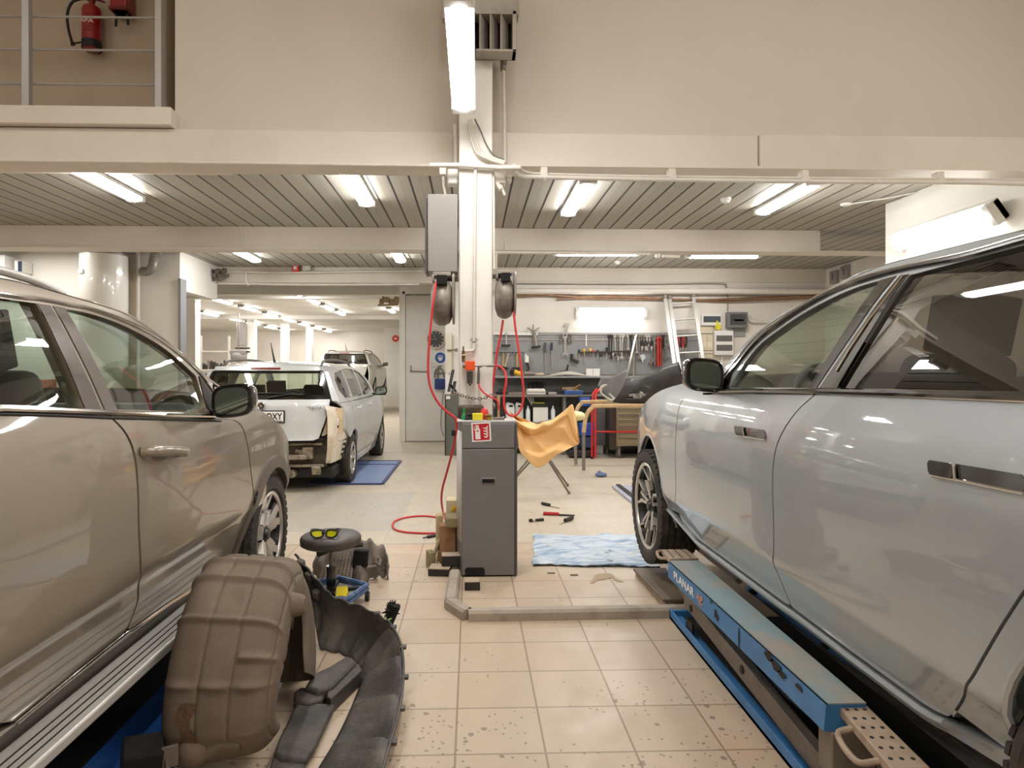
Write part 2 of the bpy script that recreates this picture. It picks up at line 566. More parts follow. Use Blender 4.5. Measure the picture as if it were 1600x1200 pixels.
# lower bays
sbox('ceiling_bay', -9.0, 6.6, YB + 0.2, 11.9, 3.28, 3.4, M_BOARD)
sbox('trim_second_beam', -9.0, 4.6, 8.39, 8.62, 3.0, 3.28, M_BEAM, 0.006)
sbox('trim_second_beam_flange', -9.0, 6.45, 8.37, 8.66, 2.99, 3.005, M_BEAM)
sbox('trim_third_beam', -5.2, -0.3, 11.62, 11.9, 3.0, 3.28, M_BEAM, 0.006)
sbox('wall_right', 6.45, 6.6, 7.05, 11.7, 0, 3.28, M_WALL)
sbox('wall_right_return', 4.8, 6.6, 6.95, 7.05, 0, 3.28, M_WALL)
sbox('wall_tool_side', -0.35, 6.6, 11.6, 11.75, 0, 3.28, M_WALL)
sbox('wall_tool_return', -0.47, -0.35, 11.6, 13.1, 0, 3.28, M_WALL)
xl = atY(281, 500, 10.15).x
sbox('wall_left', -9.0, xl, 10.15, 10.3, 0, 3.28, M_WALLW)
sbox('wall_bay_left', -9.0, -8.85, 5.0, 10.2, 0, 3.28, M_WALLW)
sbox('trim_left_lintel', xl - 0.14, xl, 10.3, 11.62, 2.68, 3.28, M_WALLW)
# far room
sbox('ceiling_far', -17, 0.2, 11.9, 30.0, 3.24, 3.4, M_GREYCEIL)
sbox('wall_far', -17, 0.2, 29.8, 30.0, 0, 3.3, M_WALL)
sbox('wall_far_left', -17, -16.8, 10.3, 30.0, 0, 3.3, M_WALLW)
sbox('wall_far_right', -0.75, -0.6, 13.25, 30, 0, 3.3, M_WALLW)
sbox('wall_far_front_left', -17, -9.0, 10.2, 10.35, 0, 3.3, M_WALLW)
sbox('ceiling_far_left', -17, xl - 0.1, 10.3, 11.9, 3.24, 3.4, M_GREYCEIL)
for yy, zb in ((13.45, 3.0), (15.32, 3.12), (21.22, 3.12)):
    sbox('trim_far_beam', -16.8, -0.75, yy, yy + 0.25, zb, 3.24, M_GREYCEIL)
# wall with the big white door, left of the column
xo = atY(624, 600, 13.1).x
sbox('wall_door_side', xo, -0.35, 13.1, 13.25, 0.0, 3.3, M_WALLW)
# white columns standing in the far room
M_COLW = M_COLUMN
for i, (pxl, pxr, yy) in enumerate(((283, 305, 16.0), (386, 397, 22.0), (438, 449, 25.0), (478, 487, 27.0))):
    a, b_ = atY(pxl, 540, yy).x, atY(pxr, 540, yy).x
    sbox('trim_far_column', a, b_, yy, yy + 0.3, 0, 3.24, M_COLW)
a, b_ = atY(600, 545, 27).x, atY(624, 545, 27).x
sbox('trim_far_pier', a, b_ + 1.0, 27, 27.5, 0, 3.24, M_COLW)

# the column in the middle
COLX0, COLX1 = atY(717, 500, 4.74).x, atY(769.5, 500, 4.74).x
sbox('trim_column', COLX0, COLX1, 4.74, 4.99, 0, 6.0, M_COLUMN, 0.01)
# grey jamb strip beside the far opening
sbox('trim_jamb', xl - 0.005, xl + 0.035, 10.1, 10.3, 0, 2.85, mat('jamb_grey', (140, 140, 142), 0.5))
# low kerb rail on the floor round the column
kerb = MB()
M_KERB = mat('kerb_grey', (168, 156, 142), 0.6, dirt=0.6, dirt_col=(120, 105, 90), dscale=9)
def kerb_run(p, q, w=0.075, h=0.06):
    kerb.bar((p[0], p[1], h / 2), (q[0], q[1], h / 2), h, w, up=(1, 0, 0)) if False else None
    d = Vector((q[0] - p[0], q[1] - p[1], 0)).normalized(); n = Vector((-d.y, d.x, 0))
    p3, q3 = Vector((p[0], p[1], 0)), Vector((q[0], q[1], 0))
    prof = [(-w / 2, 0), (-w / 2, h * 0.75), (-w / 3, h), (w / 3, h), (w / 2, h * 0.75), (w / 2, 0)]
    P = [a + n * u + Vector((0, 0, v)) for a in (p3, q3) for u, v in prof]
    m_ = len(prof)
    kerb.add(P, [(i, (i + 1) % m_, m_ + (i + 1) % m_, m_ + i) for i in range(m_)] + [tuple(range(m_))[::-1], tuple(range(m_, 2 * m_))])
ka, kb, kc, kd = atZ(711, 903, 0), atZ(704, 950, 0), atZ(732, 968, 0), atZ(1082, 962, 0)
kerb_run(ka, kb); kerb_run(kb, kc); kerb_run(kc, kd)
tag(kerb.build('floor_kerb', M_KERB), 'low grey floor kerb bent around the foot of the grey cabinet', 'kerb')
# ================================================================== cars
def paint(name, col, metal=0.35, rough=0.32):
    m, g, b, out = newmat(name)
    tc = g.n('ShaderNodeTexCoord').outputs['Object']
    f = g.noise(tc, 2.2, 6, 0.6)
    f = g.n('ShaderNodeMapRange', i_0=f, i_1=0.45, i_2=0.75, i_3=0.0, i_4=0.22).outputs[0]
    m.node_tree.links.new(g.mix(f, lin(col), lin(tuple(int(k * 0.86) for k in col))), b.inputs['Base Color'])
    b.inputs['Metallic'].default_value = metal
    b.inputs['Roughness'].default_value = rough
    b.inputs['Coat Weight'].default_value = 1.0
    b.inputs['Coat Roughness'].default_value = 0.03
    b.inputs['Coat IOR'].default_value = 1.5
    MATS[name] = m
    return m
P_SUV = paint('champagne_beige_paint', (156, 145, 130))
P_SEDAN = paint('pale_blue_grey_paint', (172, 178, 182))
P_ESTATE = paint('silver_white_paint', (208, 210, 210), 0.2)
P_FARCAR = paint('dusty_grey_paint', (186, 184, 178), 0.2)
M_BLACK = mat('black_plastic', (26, 24, 23), 0.5)
M_GLOSSBLACK = mat('gloss_black', (14, 13, 13), 0.12, coat=1.0)
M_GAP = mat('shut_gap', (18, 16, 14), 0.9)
M_CHROME = mat('chrome_trim', (215, 212, 208), 0.12, 1.0)
M_ALU = mat('brushed_aluminium', (204, 201, 196), 0.4, 0.35, dirt=0.3, dirt_col=(150, 145, 138))
M_CLAD = mat('grey_cladding', (98, 90, 82), 0.5, dirt=0.4, dirt_col=(130, 116, 100))
M_PILLAR = mat('satin_pillar_trim', (92, 80, 74), 0.25, coat=0.6)
M_TYRE = mat('tyre_rubber', (44, 40, 37), 0.75, dirt=0.6, dirt_col=(98, 86, 74), dscale=8)
M_RIMDARK = mat('rim_dark', (34, 32, 31), 0.4)
M_RIMSILVER = mat('rim_silver', (206, 202, 196), 0.3, 0.75)
M_DISC = mat('brake_disc', (130, 122, 116), 0.4, 0.9)
M_GLASS_GREEN = glassmat('green_window_glass', (0.80, 0.93, 0.85), 1.8)
M_GLASS_SEDAN = glassmat('clear_window_glass', (0.80, 0.86, 0.74), 1.7)
M_GLASS_DARK = glassmat('privacy_window_glass', (0.16, 0.13, 0.11), 2.2)
M_GLASS_WIND = glassmat('windscreen_glass', (0.78, 0.86, 0.82), 1.3)
M_MIRROR = mat('mirror_silvered', (150, 165, 158), 0.02, 1.0)
M_SEAT = mat('seat_fabric', (46, 43, 42), 0.8, bump=0.2)
M_DASH = mat('dash_plastic', (36, 35, 36), 0.55)
M_LAMPRED = mat('red_lamp_plastic', (120, 22, 18), 0.2, coat=1.0)
M_PRIMER = mat('bare_beige_metal', (206, 184, 152), 0.5, dirt=0.7, dirt_col=(120, 92, 62), dscale=7)
M_RAWMETAL = mat('raw_metal', (160, 148, 130), 0.45, 0.3, dirt=0.9, dirt_col=(70, 54, 40), dscale=14)
M_DARKMETAL = mat('dark_metal_panel', (60, 52, 44), 0.6, dirt=0.8, dirt_col=(120, 102, 80), dscale=9)
M_CORNER = mat('pale_primed_metal', (222, 212, 194), 0.4, dirt=0.5, dirt_col=(160, 130, 95), dscale=8)
M_LINERBLACK = mat('wheel_well_felt', (20, 18, 17), 0.9)

def poly_inside(p, poly):
    x, y = p; ins = False; n = len(poly)
    for i in range(n):
        x1, y1 = poly[i]; x2, y2 = poly[(i + 1) % n]
        if (y1 > y) != (y2 > y) and x < (x2 - x1) * (y - y1) / (y2 - y1) + x1: ins = not ins
    return ins
def seg_dist(p, a, b):
    ax, ay = a; bx, by = b; dx, dy = bx - ax, by - ay
    L = dx * dx + dy * dy
    t = 0 if L == 0 else max(0, min(1, ((p[0] - ax) * dx + (p[1] - ay) * dy) / L))
    return math.hypot(p[0] - ax - t * dx, p[1] - ay - t * dy)

def resample(poly, step):
    out = []
    n = len(poly)
    for i in range(n):
        a, b = poly[i], poly[(i + 1) % n]
        L = math.hypot(b[0] - a[0], b[1] - a[1])
        k = max(1, int(L / step + 0.5))
        for j in range(k):
            t = j / k
            q = (a[0] + (b[0] - a[0]) * t, a[1] + (b[1] - a[1]) * t)
            if not out or math.hypot(q[0] - out[-1][0], q[1] - out[-1][1]) > 1e-4: out.append(q)
    if math.hypot(out[0][0] - out[-1][0], out[0][1] - out[-1][1]) < 1e-4: out.pop()
    return out

def skin(name, material, outline, pos, root, off=0.0, thick=0.02, res=0.04, holes=(), outward=None, parent=None):
    """sheet following the surface pos(a, b, offset), cut to an outline, with a folded rim"""
    outline = resample([(float(p[0]), float(p[1])) for p in outline], res)
    holes = [resample([(float(p[0]), float(p[1])) for p in h], res) for h in holes]
    verts, edges = [], []
    for lp in [outline] + holes:
        o = len(verts); n = len(lp)
        verts += [Vector(p) for p in lp]
        edges += [(o + i, o + (i + 1) % n) for i in range(n)]
    xs = [p[0] for p in outline]; ys = [p[1] for p in outline]
    loops = [outline] + holes
    i = 0
    y = min(ys) + res / 2
    while y < max(ys):
        x = min(xs) + (res / 2 if i % 2 else res)
        while x < max(xs):
            p = (x, y)
            if poly_inside(p, outline) and not any(poly_inside(p, h) for h in holes):
                if all(seg_dist(p, lp[k], lp[(k + 1) % len(lp)]) > res * 0.45 for lp in loops for k in range(len(lp))
                       if abs(lp[k][0] - x) < 3 * res or abs(lp[(k + 1) % len(lp)][0] - x) < 3 * res):
                    verts.append(Vector(p))
            x += res
        y += res * 0.9; i += 1
    v2, e2, f2, _, _, _ = delaunay_2d_cdt(verts, edges, [], 0, 1e-6)
    tris = []
    for f in f2:
        c = (sum(v2[k].x for k in f) / len(f), sum(v2[k].y for k in f) / len(f))
        if poly_inside(c, outline) and not any(poly_inside(c, h) for h in holes): tris.append(tuple(f))
    used = sorted({k for f in tris for k in f}); mp = {k: i for i, k in enumerate(used)}
    tris = [tuple(mp[k] for k in f) for f in tris]
    P2 = [v2[k] for k in used]
    e = 0.004
    P, N = [], []
    for p in P2:
        q = pos(p.x, p.y, off)
        P.append(q)
        da = pos(p.x + e, p.y, off) - pos(p.x - e, p.y, off); db = pos(p.x, p.y + e, off) - pos(p.x, p.y - e, off)
        n = da.cross(db).normalized()
        N.append(n)
    # winding: make faces agree with the outward direction (offsets run inward)
    t0 = tris[len(tris) // 2]
    inw = pos(P2[t0[0]].x, P2[t0[0]].y, off + 0.01) - P[t0[0]]
    s = -1 if N[t0[0]].dot(inw) > 0 else 1
    N = [n * s for n in N]
    ft = []
    for f in tris:
        a, b, c = (P[k] for k in f)
        if (b - a).cross(c - a).dot(N[f[0]]) < 0: f = f[::-1]
        ft.append(f)
    cnt = {}
    for f in ft:
        for k in range(3):
            a, b = f[k], f[(k + 1) % 3]
            cnt[(a, b)] = 1
    V, NN, F = list(P), list(N), list(ft)
    if thick:
        idx = {}
        def rimv(k):
            if k not in idx:
                o = len(V)
                V.append(P[k]); V.append(pos(P2[k].x, P2[k].y, off + thick))
                NN.append(None); NN.append(None)
                idx[k] = (o, o + 1)
            return idx[k]
        for (a, b) in list(cnt):
            if (b, a) in cnt: continue
            a0, a1 = rimv(a); b0, b1 = rimv(b)
            F.append((b0, a0, a1, b1))
            nrm = (V[a0] - V[b0]).cross(V[a1] - V[a0])
            for k in (a0, a1, b0, b1): NN[k] = (NN[k] or Vector((0, 0, 0))) + nrm
    Mi = MW[root.name].inverted()
    me = bpy.data.meshes.new(name)
    me.from_pydata([Mi @ p for p in V], [], F)
    me.materials.append(material)
    me.polygons.foreach_set('use_smooth', [True] * len(me.polygons))
    me.update()
    NN = [(Mi.to_3x3() @ n).normalized() if n is not None and n.length > 1e-12 else Vector((0, 0, 1)) for n in NN]
    me.normals_split_custom_set_from_vertices(NN)
    o = bpy.data.objects.new(name, me); COL.objects.link(o)
    o.parent = parent or root
    MW[o.name] = MW[root.name]
    return o

class Car:
    def __init__(s, root, cx, near, half, y0=0.0, z0=0.0):
        s.root, s.cx, s.near, s.half, s.y0, s.z0 = root, cx, near, half, y0, z0
    def pos(s, side):
        return lambda u, z, off: Vector((s.cx + side * (s.half(u, z) - off), s.y0 + u, s.z0 + z))
    def uz(s, px, py):
        u, z = 3.0, 1.0
        p = None
        for _ in range(40):
            x = s.cx + s.near * s.half(u, z)
            p = atX(px, py, x)
            u2, z2 = p.y - s.y0, p.z - s.z0
            u, z = u * 0.5 + u2 * 0.5, z * 0.5 + z2 * 0.5
        return (u, z)
    def P(s, pts):
        """list of sight points (px, py), or ('uz', u, z) where the photograph ends"""
        return [(p[1], p[2]) if p[0] == 'uz' else s.uz(*p) for p in pts]
    def skin(s, name, material, outline, both=True, **kw):
        o = skin(name, material, outline, s.pos(s.near), s.root, **kw)
        if both: skin(name, material, outline, s.pos(-s.near), s.root, **kw)
        return o
    def tube(s, name, material, pts, r, off=-0.004, both=True, n=8, flat=1.0, parent=None):
        o = None
        for sd in ((s.near, -s.near) if both else (s.near,)):
            f = s.pos(sd)
            c = MB().tube([f(u, z, off) for u, z in pts], r, n, flat=flat).build(name, material, parent if (parent and sd == s.near) else s.root)
            o = o or c
        return o

def arc(cu, cz, r, a0, a1, n=16):
    return [(cu + r * math.cos(math.radians(a0 + (a1 - a0) * i / n)), cz + r * math.sin(math.radians(a0 + (a1 - a0) * i / n))) for i in range(n + 1)]

def wheel(root, c, R, w, rim_r, style, side, tilt=0.0):
    """wheel with its axle along x; side = +1 shows its face to +x"""
    c = Vector(c)
    M = Matrix.Translation(c) @ Matrix.Rotation(tilt, 4, 'X') @ Matrix.Rotation(PI / 2 * side, 4, 'Y')
    hw = w / 2
    t = MB()
    pr = [(rim_r, -hw * 0.86), (rim_r + 0.02, -hw * 0.98), (R - 0.045, -hw), (R - 0.016, -hw * 0.93), (R - 0.004, -hw * 0.8)]
    for g in (-0.5, -0.17, 0.17, 0.5):
        pr += [(R, hw * (g - 0.09)), (R - 0.009, hw * (g - 0.05)), (R - 0.009, hw * (g + 0.05)), (R, hw * (g + 0.09))]
    pr += [(R - 0.004, hw * 0.8), (R - 0.016, hw * 0.93), (R - 0.045, hw), (rim_r + 0.02, hw * 0.98), (rim_r + 0.004, hw * 0.88), (rim_r - 0.004, hw * 0.7)]
    t.lathe(pr, M, 56)
    # shoulder blocks of the tread
    for i in range(44):
        a = 2 * PI * i / 44
        for sg in (-1, 1):
            B = M @ Matrix.Rotation(a, 4, 'Z')
            t.box(B @ Vector((R - 0.006, 0, sg * hw * 0.84)), (0.012, R * 2 * PI / 44 * 0.62, hw * 0.18), B.to_3x3())
    tyre = t.build('tyre', M_TYRE, root, smooth=30)
    b = MB()
    b.lathe([(rim_r - 0.004, hw * 0.88), (rim_r - 0.02, hw * 0.72), (rim_r - 0.03, 0), (rim_r - 0.03, -hw * 0.8)], M, 40)
    b.lathe([(0.001, -hw * 0.5), (rim_r - 0.03, -hw * 0.5)], M, 32)
    b.build('rim_barrel', M_RIMDARK, root)
    d = MB().lathe([(0.001, hw * 0.1), (rim_r * 0.72, hw * 0.1), (rim_r * 0.72, -hw * 0.1), (0.001, -hw * 0.1)], M, 32)
    d.build('brake_disc', M_DISC, root)
    sp = MB()
    zf = hw * 0.74
    sp.lathe([(rim_r + 0.003, hw * 0.9), (rim_r - 0.004, hw * 0.93), (rim_r - 0.018, hw * 0.88), (rim_r - 0.02, hw * 0.8)], M, 48)
    def spoke(a, r0, w0, r1, w1, skew=0.0, mi=0, zz=zf, dep=0.03):
        B = M @ Matrix.Rotation(a, 4, 'Z')
        n0, n1 = r0, r1
        P = []
        for z_, sh in ((zz - dep, 1.25), (zz, 1.0)):
            for r_, w_, dz, off in ((n0, w0, -0.012, 0), (n1, w1, 0.014, skew)):
                for sg in (-1, 1):
                    P.append(B @ Vector((r_, off + sg * w_ * sh / 2, z_ + dz)))
        sp.add(P, [(0, 1, 3, 2), (4, 6, 7, 5), (0, 4, 5, 1), (2, 3, 7, 6), (0, 2, 6, 4), (1, 5, 7, 3)], mi)
    if style == 'star':          # five broad split spokes
        for i in range(5):
            a = 2 * PI * i / 5 + PI / 2
            spoke(a, 0.03, 0.05, rim_r * 0.55, 0.075, 0, 0)
            spoke(a, rim_r * 0.5, 0.045, rim_r - 0.012, 0.05, 0.062, 0)
            spoke(a, rim_r * 0.5, 0.045, rim_r - 0.012, 0.05, -0.062, 0)
            spoke(a + 0.22, rim_r * 0.5, 0.02, rim_r - 0.014, 0.075, 0.03, 1, zf - 0.012)
            spoke(a - 0.22, rim_r * 0.5, 0.02, rim_r - 0.014, 0.075, -0.03, 1, zf - 0.012)
    elif style == 'twin':        # five forked thin spokes with dark flanks
        for i in range(5):
            a = 2 * PI * i / 5 + 0.31
            for sg in (-1, 1):
                spoke(a + sg * 0.10, 0.035, 0.022, rim_r * 0.6, 0.02, sg * 0.012, 0)
                spoke(a + sg * 0.15, rim_r * 0.56, 0.02, rim_r - 0.014, 0.018, sg * 0.05, 0)
                spoke(a + sg * 0.12, rim_r * 0.5, 0.03, rim_r - 0.014, 0.03, -sg * 0.012, 1, zf - 0.012)
            spoke(a, 0.03, 0.06, rim_r * 0.45, 0.05, 0, 1, zf - 0.01)
    else:                        # five plain double spokes
        for i in range(5):
            a = 2 * PI * i / 5 + 0.3
            spoke(a, 0.03, 0.06, rim_r - 0.014, 0.04, 0.045, 0)
            spoke(a, 0.03, 0.06, rim_r - 0.014, 0.04, -0.045, 0)
    rim = sp.build('rim', [M_RIMSILVER, M_RIMDARK], root, smooth=30)
    h = MB().lathe([(0.0005, zf + 0.012), (0.03, zf + 0.01), (0.036, zf - 0.004), (0.07, zf - 0.016), (0.075, zf - 0.04)], M, 24)
    h.build('hub_cap', M_RIMDARK if style != 'plain' else M_RIMSILVER, rim)
    return tyre

def wheel_well(car, u, z, r, depth=0.42):
    for sd in (1, -1):
        b = MB()
        rows = []
        for off in (0.03, depth):
            rows.append([car.pos(sd)(u + r * math.cos(math.radians(a)), z + r * math.sin(math.radians(a)), 0) for a in range(-35, 216, 10)])
            for p in rows[-1]: p.x = car.cx + sd * (car.half(u, z) - off)
        b.grid(rows)
        b.add([car.pos(sd)(u, z, 0)] + rows[1], [(0, i + 1, i + 2) for i in range(len(rows[1]) - 1)])
        b.v[-len(rows[1]) - 1] = (car.cx + sd * (car.half(u, z) - depth), car.y0 + u, car.z0 + z)
        b.build('wheel_housing', M_LINERBLACK, car.root)

def top_shell(car, name, T, u0, u1, crown, material, n=24, tmax=1.0, off=0.0, m=20, p=2.4):
    """roof, bonnet or glass between the two upper side edges"""
    rows = []
    for i in range(n + 1):
        u = u0 + (u1 - u0) * i / n
        z = T(u); hw = car.half(u, z) * tmax
        c = crown(u) if callable(crown) else crown
        rows.append([Vector((car.cx + hw * t, car.y0 + u, car.z0 + z + off + c * (1 - abs(t * tmax) ** p))) for t in [-1 + 2 * k / m for k in range(m + 1)]])
    return MB().grid(rows, flip=(u1 < u0)).build(name, material, car.root, smooth=60)

def seat(root, x, y, z, tilt=0.25, w=0.5):
    s = MB()
    s.box((x, y + 0.02, z), (w, 0.52, 0.16))
    R = Matrix.Rotation(tilt, 3, 'X')
    s.box(Vector((x, y - 0.27, z + 0.36)) , (w * 0.94, 0.15, 0.66), R, top=(0.8, 0.8))
    o = s.build('seat', M_SEAT, root, bevel=0.05, seg=3)
    h = MB().box(Vector((x, y - 0.40, z + 0.78)), (0.25, 0.1, 0.2), R)
    h.cyl((x - 0.06, y - 0.37, z + 0.6), (x - 0.06, y - 0.39, z + 0.75), 0.008); h.cyl((x + 0.06, y - 0.37, z + 0.6), (x + 0.06, y - 0.39, z + 0.75), 0.008)
    h.build('headrest', M_SEAT, root, bevel=0.03, seg=3)

def steering(root, c, r=0.185):
    M = Matrix.Translation(Vector(c)) @ Matrix.Rotation(math.radians(65), 4, 'X')
    s = MB()
    s.tube([M @ Vector((r * math.cos(a * PI / 18), r * math.sin(a * PI / 18), 0)) for a in range(36)], 0.016, 8, closed=True)
    for a in (0.1, PI - 0.1, -PI / 2): s.bar(M @ Vector((0, 0, 0)), M @ Vector((r * math.cos(a), r * math.sin(a), 0)), 0.05, 0.02)
    s.cyl(M @ Vector((0, 0, -0.03)), M @ Vector((0, 0, 0.03)), 0.065)
    s.cyl(M @ Vector((0, 0, 0)), M @ Vector((0, 0, -0.35)), 0.03)
    s.build('steering_wheel', M_DASH, root)

def grab_handle(car, a, b, material, depth=0.035, rad=0.014, cup=True):
    """pull handle on a door, from (u,z) a to b"""
    for sd in (car.near, -car.near):
        f = car.pos(sd)
        ua, za = a; ub, zb = b
        pts = [f(ua, za, 0.0), f(ua + (ub - ua) * 0.06, za, -depth), f((ua * 2 + ub) / 3, (za * 2 + zb) / 3 + 0.004, -depth - 0.006), f((ua + 2 * ub) / 3, (za + 2 * zb) / 3 + 0.004, -depth - 0.006), f(ua + (ub - ua) * 0.94, zb, -depth), f(ub, zb, 0.0)]
        h = MB().tube(catmull(pts, 5), rad, 10).build('door_handle', material, car.root)
        if cup:
            um, zm = (ua + ub) / 2, (za + zb) / 2 - 0.012
            c = f(um, zm, 0.012)
            MB().ball(c, (0.02, abs(ub - ua) * 0.36, 0.03), 20, 10).build('handle_cup', M_CLAD, h)

def wing_mirror(car, c, size, material, glass_tilt=0.12):
    """door mirror: c = centre of its shell"""
    for sd in (car.near, -car.near):
        x = car.cx + sd * abs(c[0] - car.cx)
        w, d, h = size
        b = MB()
        n = 20
        rows = []
        prof = [(-0.5, 0.94), (-0.42, 1.0), (-0.2, 1.0), (0.1, 0.93), (0.32, 0.74), (0.45, 0.45), (0.5, 0.02)]
        for t, k in prof:
            r = []
            for i in range(n):
                a = 2 * PI * i / n
                ca, sa = math.cos(a), math.sin(a)
                ex = 0.55
                px_ = math.copysign(abs(ca) ** ex, ca) * w / 2 * k
                pz_ = math.copysign(abs(sa) ** ex, sa) * h / 2 * k + (px_ * 0.10 * sd)
                r.append(Vector((x + px_, c[1] + t * d, c[2] + pz_)))
            rows.append(r)
        b.grid(rows, closed=True, flip=False)
        mo = b.build('mirror_shell', material, car.root, smooth=60)
        lip = MB().tube([p + Vector((0, 0.002, 0)) for p in rows[0]], 0.006, 6, closed=True)
        lip.add(rows[0], [tuple(range(n))])
        lip.build('mirror_bezel', M_GLOSSBLACK, mo)
        g = MB()
        gl = [Vector(((p.x - x) * 0.86 + x, c[1] - d * 0.5 - 0.004, (p.z - c[2]) * 0.84 + c[2])) for p in rows[0]]
        ct = Vector((x, c[1] - d * 0.5 - 0.004, c[2]))
        g.add([ct] + gl, [(0, i + 1, (i + 1) % n + 1) for i in range(n)])
        g.build('mirror_glass', M_MIRROR, mo)
        root_x = car.cx + sd * (car.half(c[1] - car.y0, c[2] - car.z0) - 0.03)
        MB().bar((root_x, c[1] + d * 0.3, c[2] - h * 0.36), (x - sd * w * 0.2, c[1] + d * 0.05, c[2] - h * 0.42), 0.09, 0.035).build('mirror_arm', M_BLACK, mo, bevel=0.012)

# ------------------------------------------------------------------ the beige crossover on the left
def build_suv():
    X0, CX = -1.155, -2.08
    hwid = X0 - CX
    pz = pchip([0.30, 0.45, 0.56, 0.66, 0.71, 0.80, 0.95, 1.10, 1.22, 1.32, 1.40, 1.50, 1.58, 1.63, 1.70],
               [0.135, 0.095, 0.058, 0.024, 0.003, 0.0, 0.004, 0.022, 0.045, 0.068, 0.085, 0.112, 0.136, 0.155, 0.195])
    pu = pchip([0.2, 0.6, 1.2, 3.4, 4.0, 4.3, 4.55, 4.75], [0.20, 0.06, 0.0, 0.0, 0.012, 0.05, 0.14, 0.34])
    half = lambda u, z: hwid - pz(z) - pu(u)
    root = thing('crossover_car', 'beige crossover car with silver side step filling the left foreground', 'car', (CX, 2.4, 0))
    car = Car(root, CX, 1, half)
    hub = atX(435.5, 834, -1.135); hu, hz = hub.y, hub.z
    ru = hu - 2.67
    belt = car.uz
    # upper edge of the flanks
    sil = car.P([(330, 595), (280, 549), (233, 513), (191, 488), (149, 474), (100, 459), (50, 445), (2, 434)])[::-1]
    T = pchip([0.28, 0.5, 0.9, 1.3] + [p[0] for p in sil] + [3.42, 3.75, 3.98, 4.2, 4.45, 4.62],
              [1.10, 1.45, 1.64, 1.685] + [p[1] for p in sil] + [1.275, 1.185, 1.115, 1.02, 0.88, 0.70])
    win_f = car.P([(100, 482)]) + [tuple(p) for p in catmull(car.P([(100, 482), (140, 490), (187, 506), (233, 529), (268, 553), (306, 587)]), 4)][1:] + car.P([(322, 636), (306, 643), (182, 640)])
    win_r = car.P([(0, 466), (56, 474), (131, 638), (0, 634)])
    u_, z_ = win_r[0]; ub, zb = win_r[3]
    win_r = [(1.05, z_ - 0.02)] + win_r[:3] + [(1.05, zb)]
    # painted frame of the greenhouse
    bl = car.P([(0, 641), (171, 645), (330, 651)])
    frame_poly = [(0.95, bl[0][1])] + bl + [(u, T(u) - 0.004) for u in [3.12 - 0.06 * i for i in range(37)] if u > 0.93]
    car.skin('window_frame', P_SUV, frame_poly, holes=[win_f, win_r], off=0.0, thick=0.05, res=0.045)
    car.skin('window_glass', M_GLASS_GREEN, win_f, off=0.012, thick=0.0, res=0.06)
    car.skin('window_glass', M_GLASS_GREEN, win_r, off=0.012, thick=0.0, res=0.06)
    car.skin('pillar_trim', M_PILLAR, car.P([(57, 474), (77, 477), (157, 639), (132, 639)]), off=-0.003, thick=0.012)
    car.skin('pillar_trim', M_PILLAR, car.P([(82, 478), (100, 481), (183, 641), (163, 640)]), off=-0.003, thick=0.012)
    car.tube('window_trim', M_CHROME, [tuple(p) for p in catmull(car.P([('uz', 1.2, car.uz(0, 459)[1] + 0.004), (0, 459), (56, 466), (100, 474), (140, 482), (187, 498), (233, 520), (268, 544), (306, 577), (336, 618)]), 5)], 0.007, off=-0.002)
    car.tube('belt_trim', M_CHROME, [(1.0, bl[0][1])] + car.P([(0, 638), (90, 641), (171, 645), (250, 648), (334, 650)]), 0.010, off=-0.004)
    car.tube('window_seal', M_BLACK, [(1.0, bl[0][1] - 0.02)] + car.P([(0, 647), (90, 649), (171, 653), (250, 655), (345, 658)]), 0.005, off=-0.001)
    # front quarter triangle (black sail by the mirror)
    car.skin('mirror_sail', M_BLACK, car.P([(310, 588), (322, 636), (334, 648), (340, 630)]), off=-0.004, thick=0.01)
    # doors
    gapline = [(171, 649), (197, 678), (211, 715), (216, 773), (217, 827), (220, 901), (215, 939), (199, 982)]
    gl = [tuple(p) for p in catmull(car.P(gapline), 4)]
    front_edge = [(365, 656), (376, 664), (384, 683), (392, 736), (394, 800), (389, 837), (382, 866)]
    fe = [tuple(p) for p in catmull(car.P(front_edge), 4)]
    g = 0.007
    low = car.P([(372, 873), (325, 903), (260, 943), (203, 984)])
    fd = [(u + g, z) for u, z in gl] + [low[3], low[2], low[1], low[0]] + [(u - g, z) for u, z in fe[::-1]]
    dfront = car.skin('front_door', P_SUV, fd, off=0.0, thick=0.03, res=0.035)
    lowr = car.P([(196, 986), (110, 1055), (22, 1127)])
    arc_r = arc(ru, hz, 0.465, 2, 84, 10)
    rd = [(u - g, z) for u, z in gl] + lowr + [p for p in arc_r if p[1] > 0.5] + [(ru + 0.02, 0.98), (ru - 0.12, 1.1), (ru - 0.3, bl[0][1] - 0.03)] + car.P([(0, 650)])
    car.skin('rear_door', P_SUV, rd, off=0.0, thick=0.03, res=0.035)
    # front wing
    arc_f = arc(hu, hz, 0.452, 168, -8, 24)
    wing = [(u + g, z) for u, z in fe[::-1]][:-3]
    wing = [(u + g, z) for u, z in fe] + [(fe[-1][0] + 0.02, hz + 0.02)] + [p for p in arc_f if p[0] > fe[-1][0] + 0.03] + [(4.55, hz - 0.08), (4.6, 0.62)]
    wing += [(u, T(u)) for u in (4.58, 4.5, 4.45, 4.3, 4.2, 4.05, 3.95, 3.8, 3.65, 3.5, 3.4, 3.3, 3.2)] + [(3.13, T(3.13) - 0.02), (3.05, bl[2][1] - 0.012)]
    car.skin('front_wing', P_SUV, wing, off=0.0, thick=0.03, res=0.035)
    arc_b = arc(ru, hz, 0.452, -10, 190, 20)
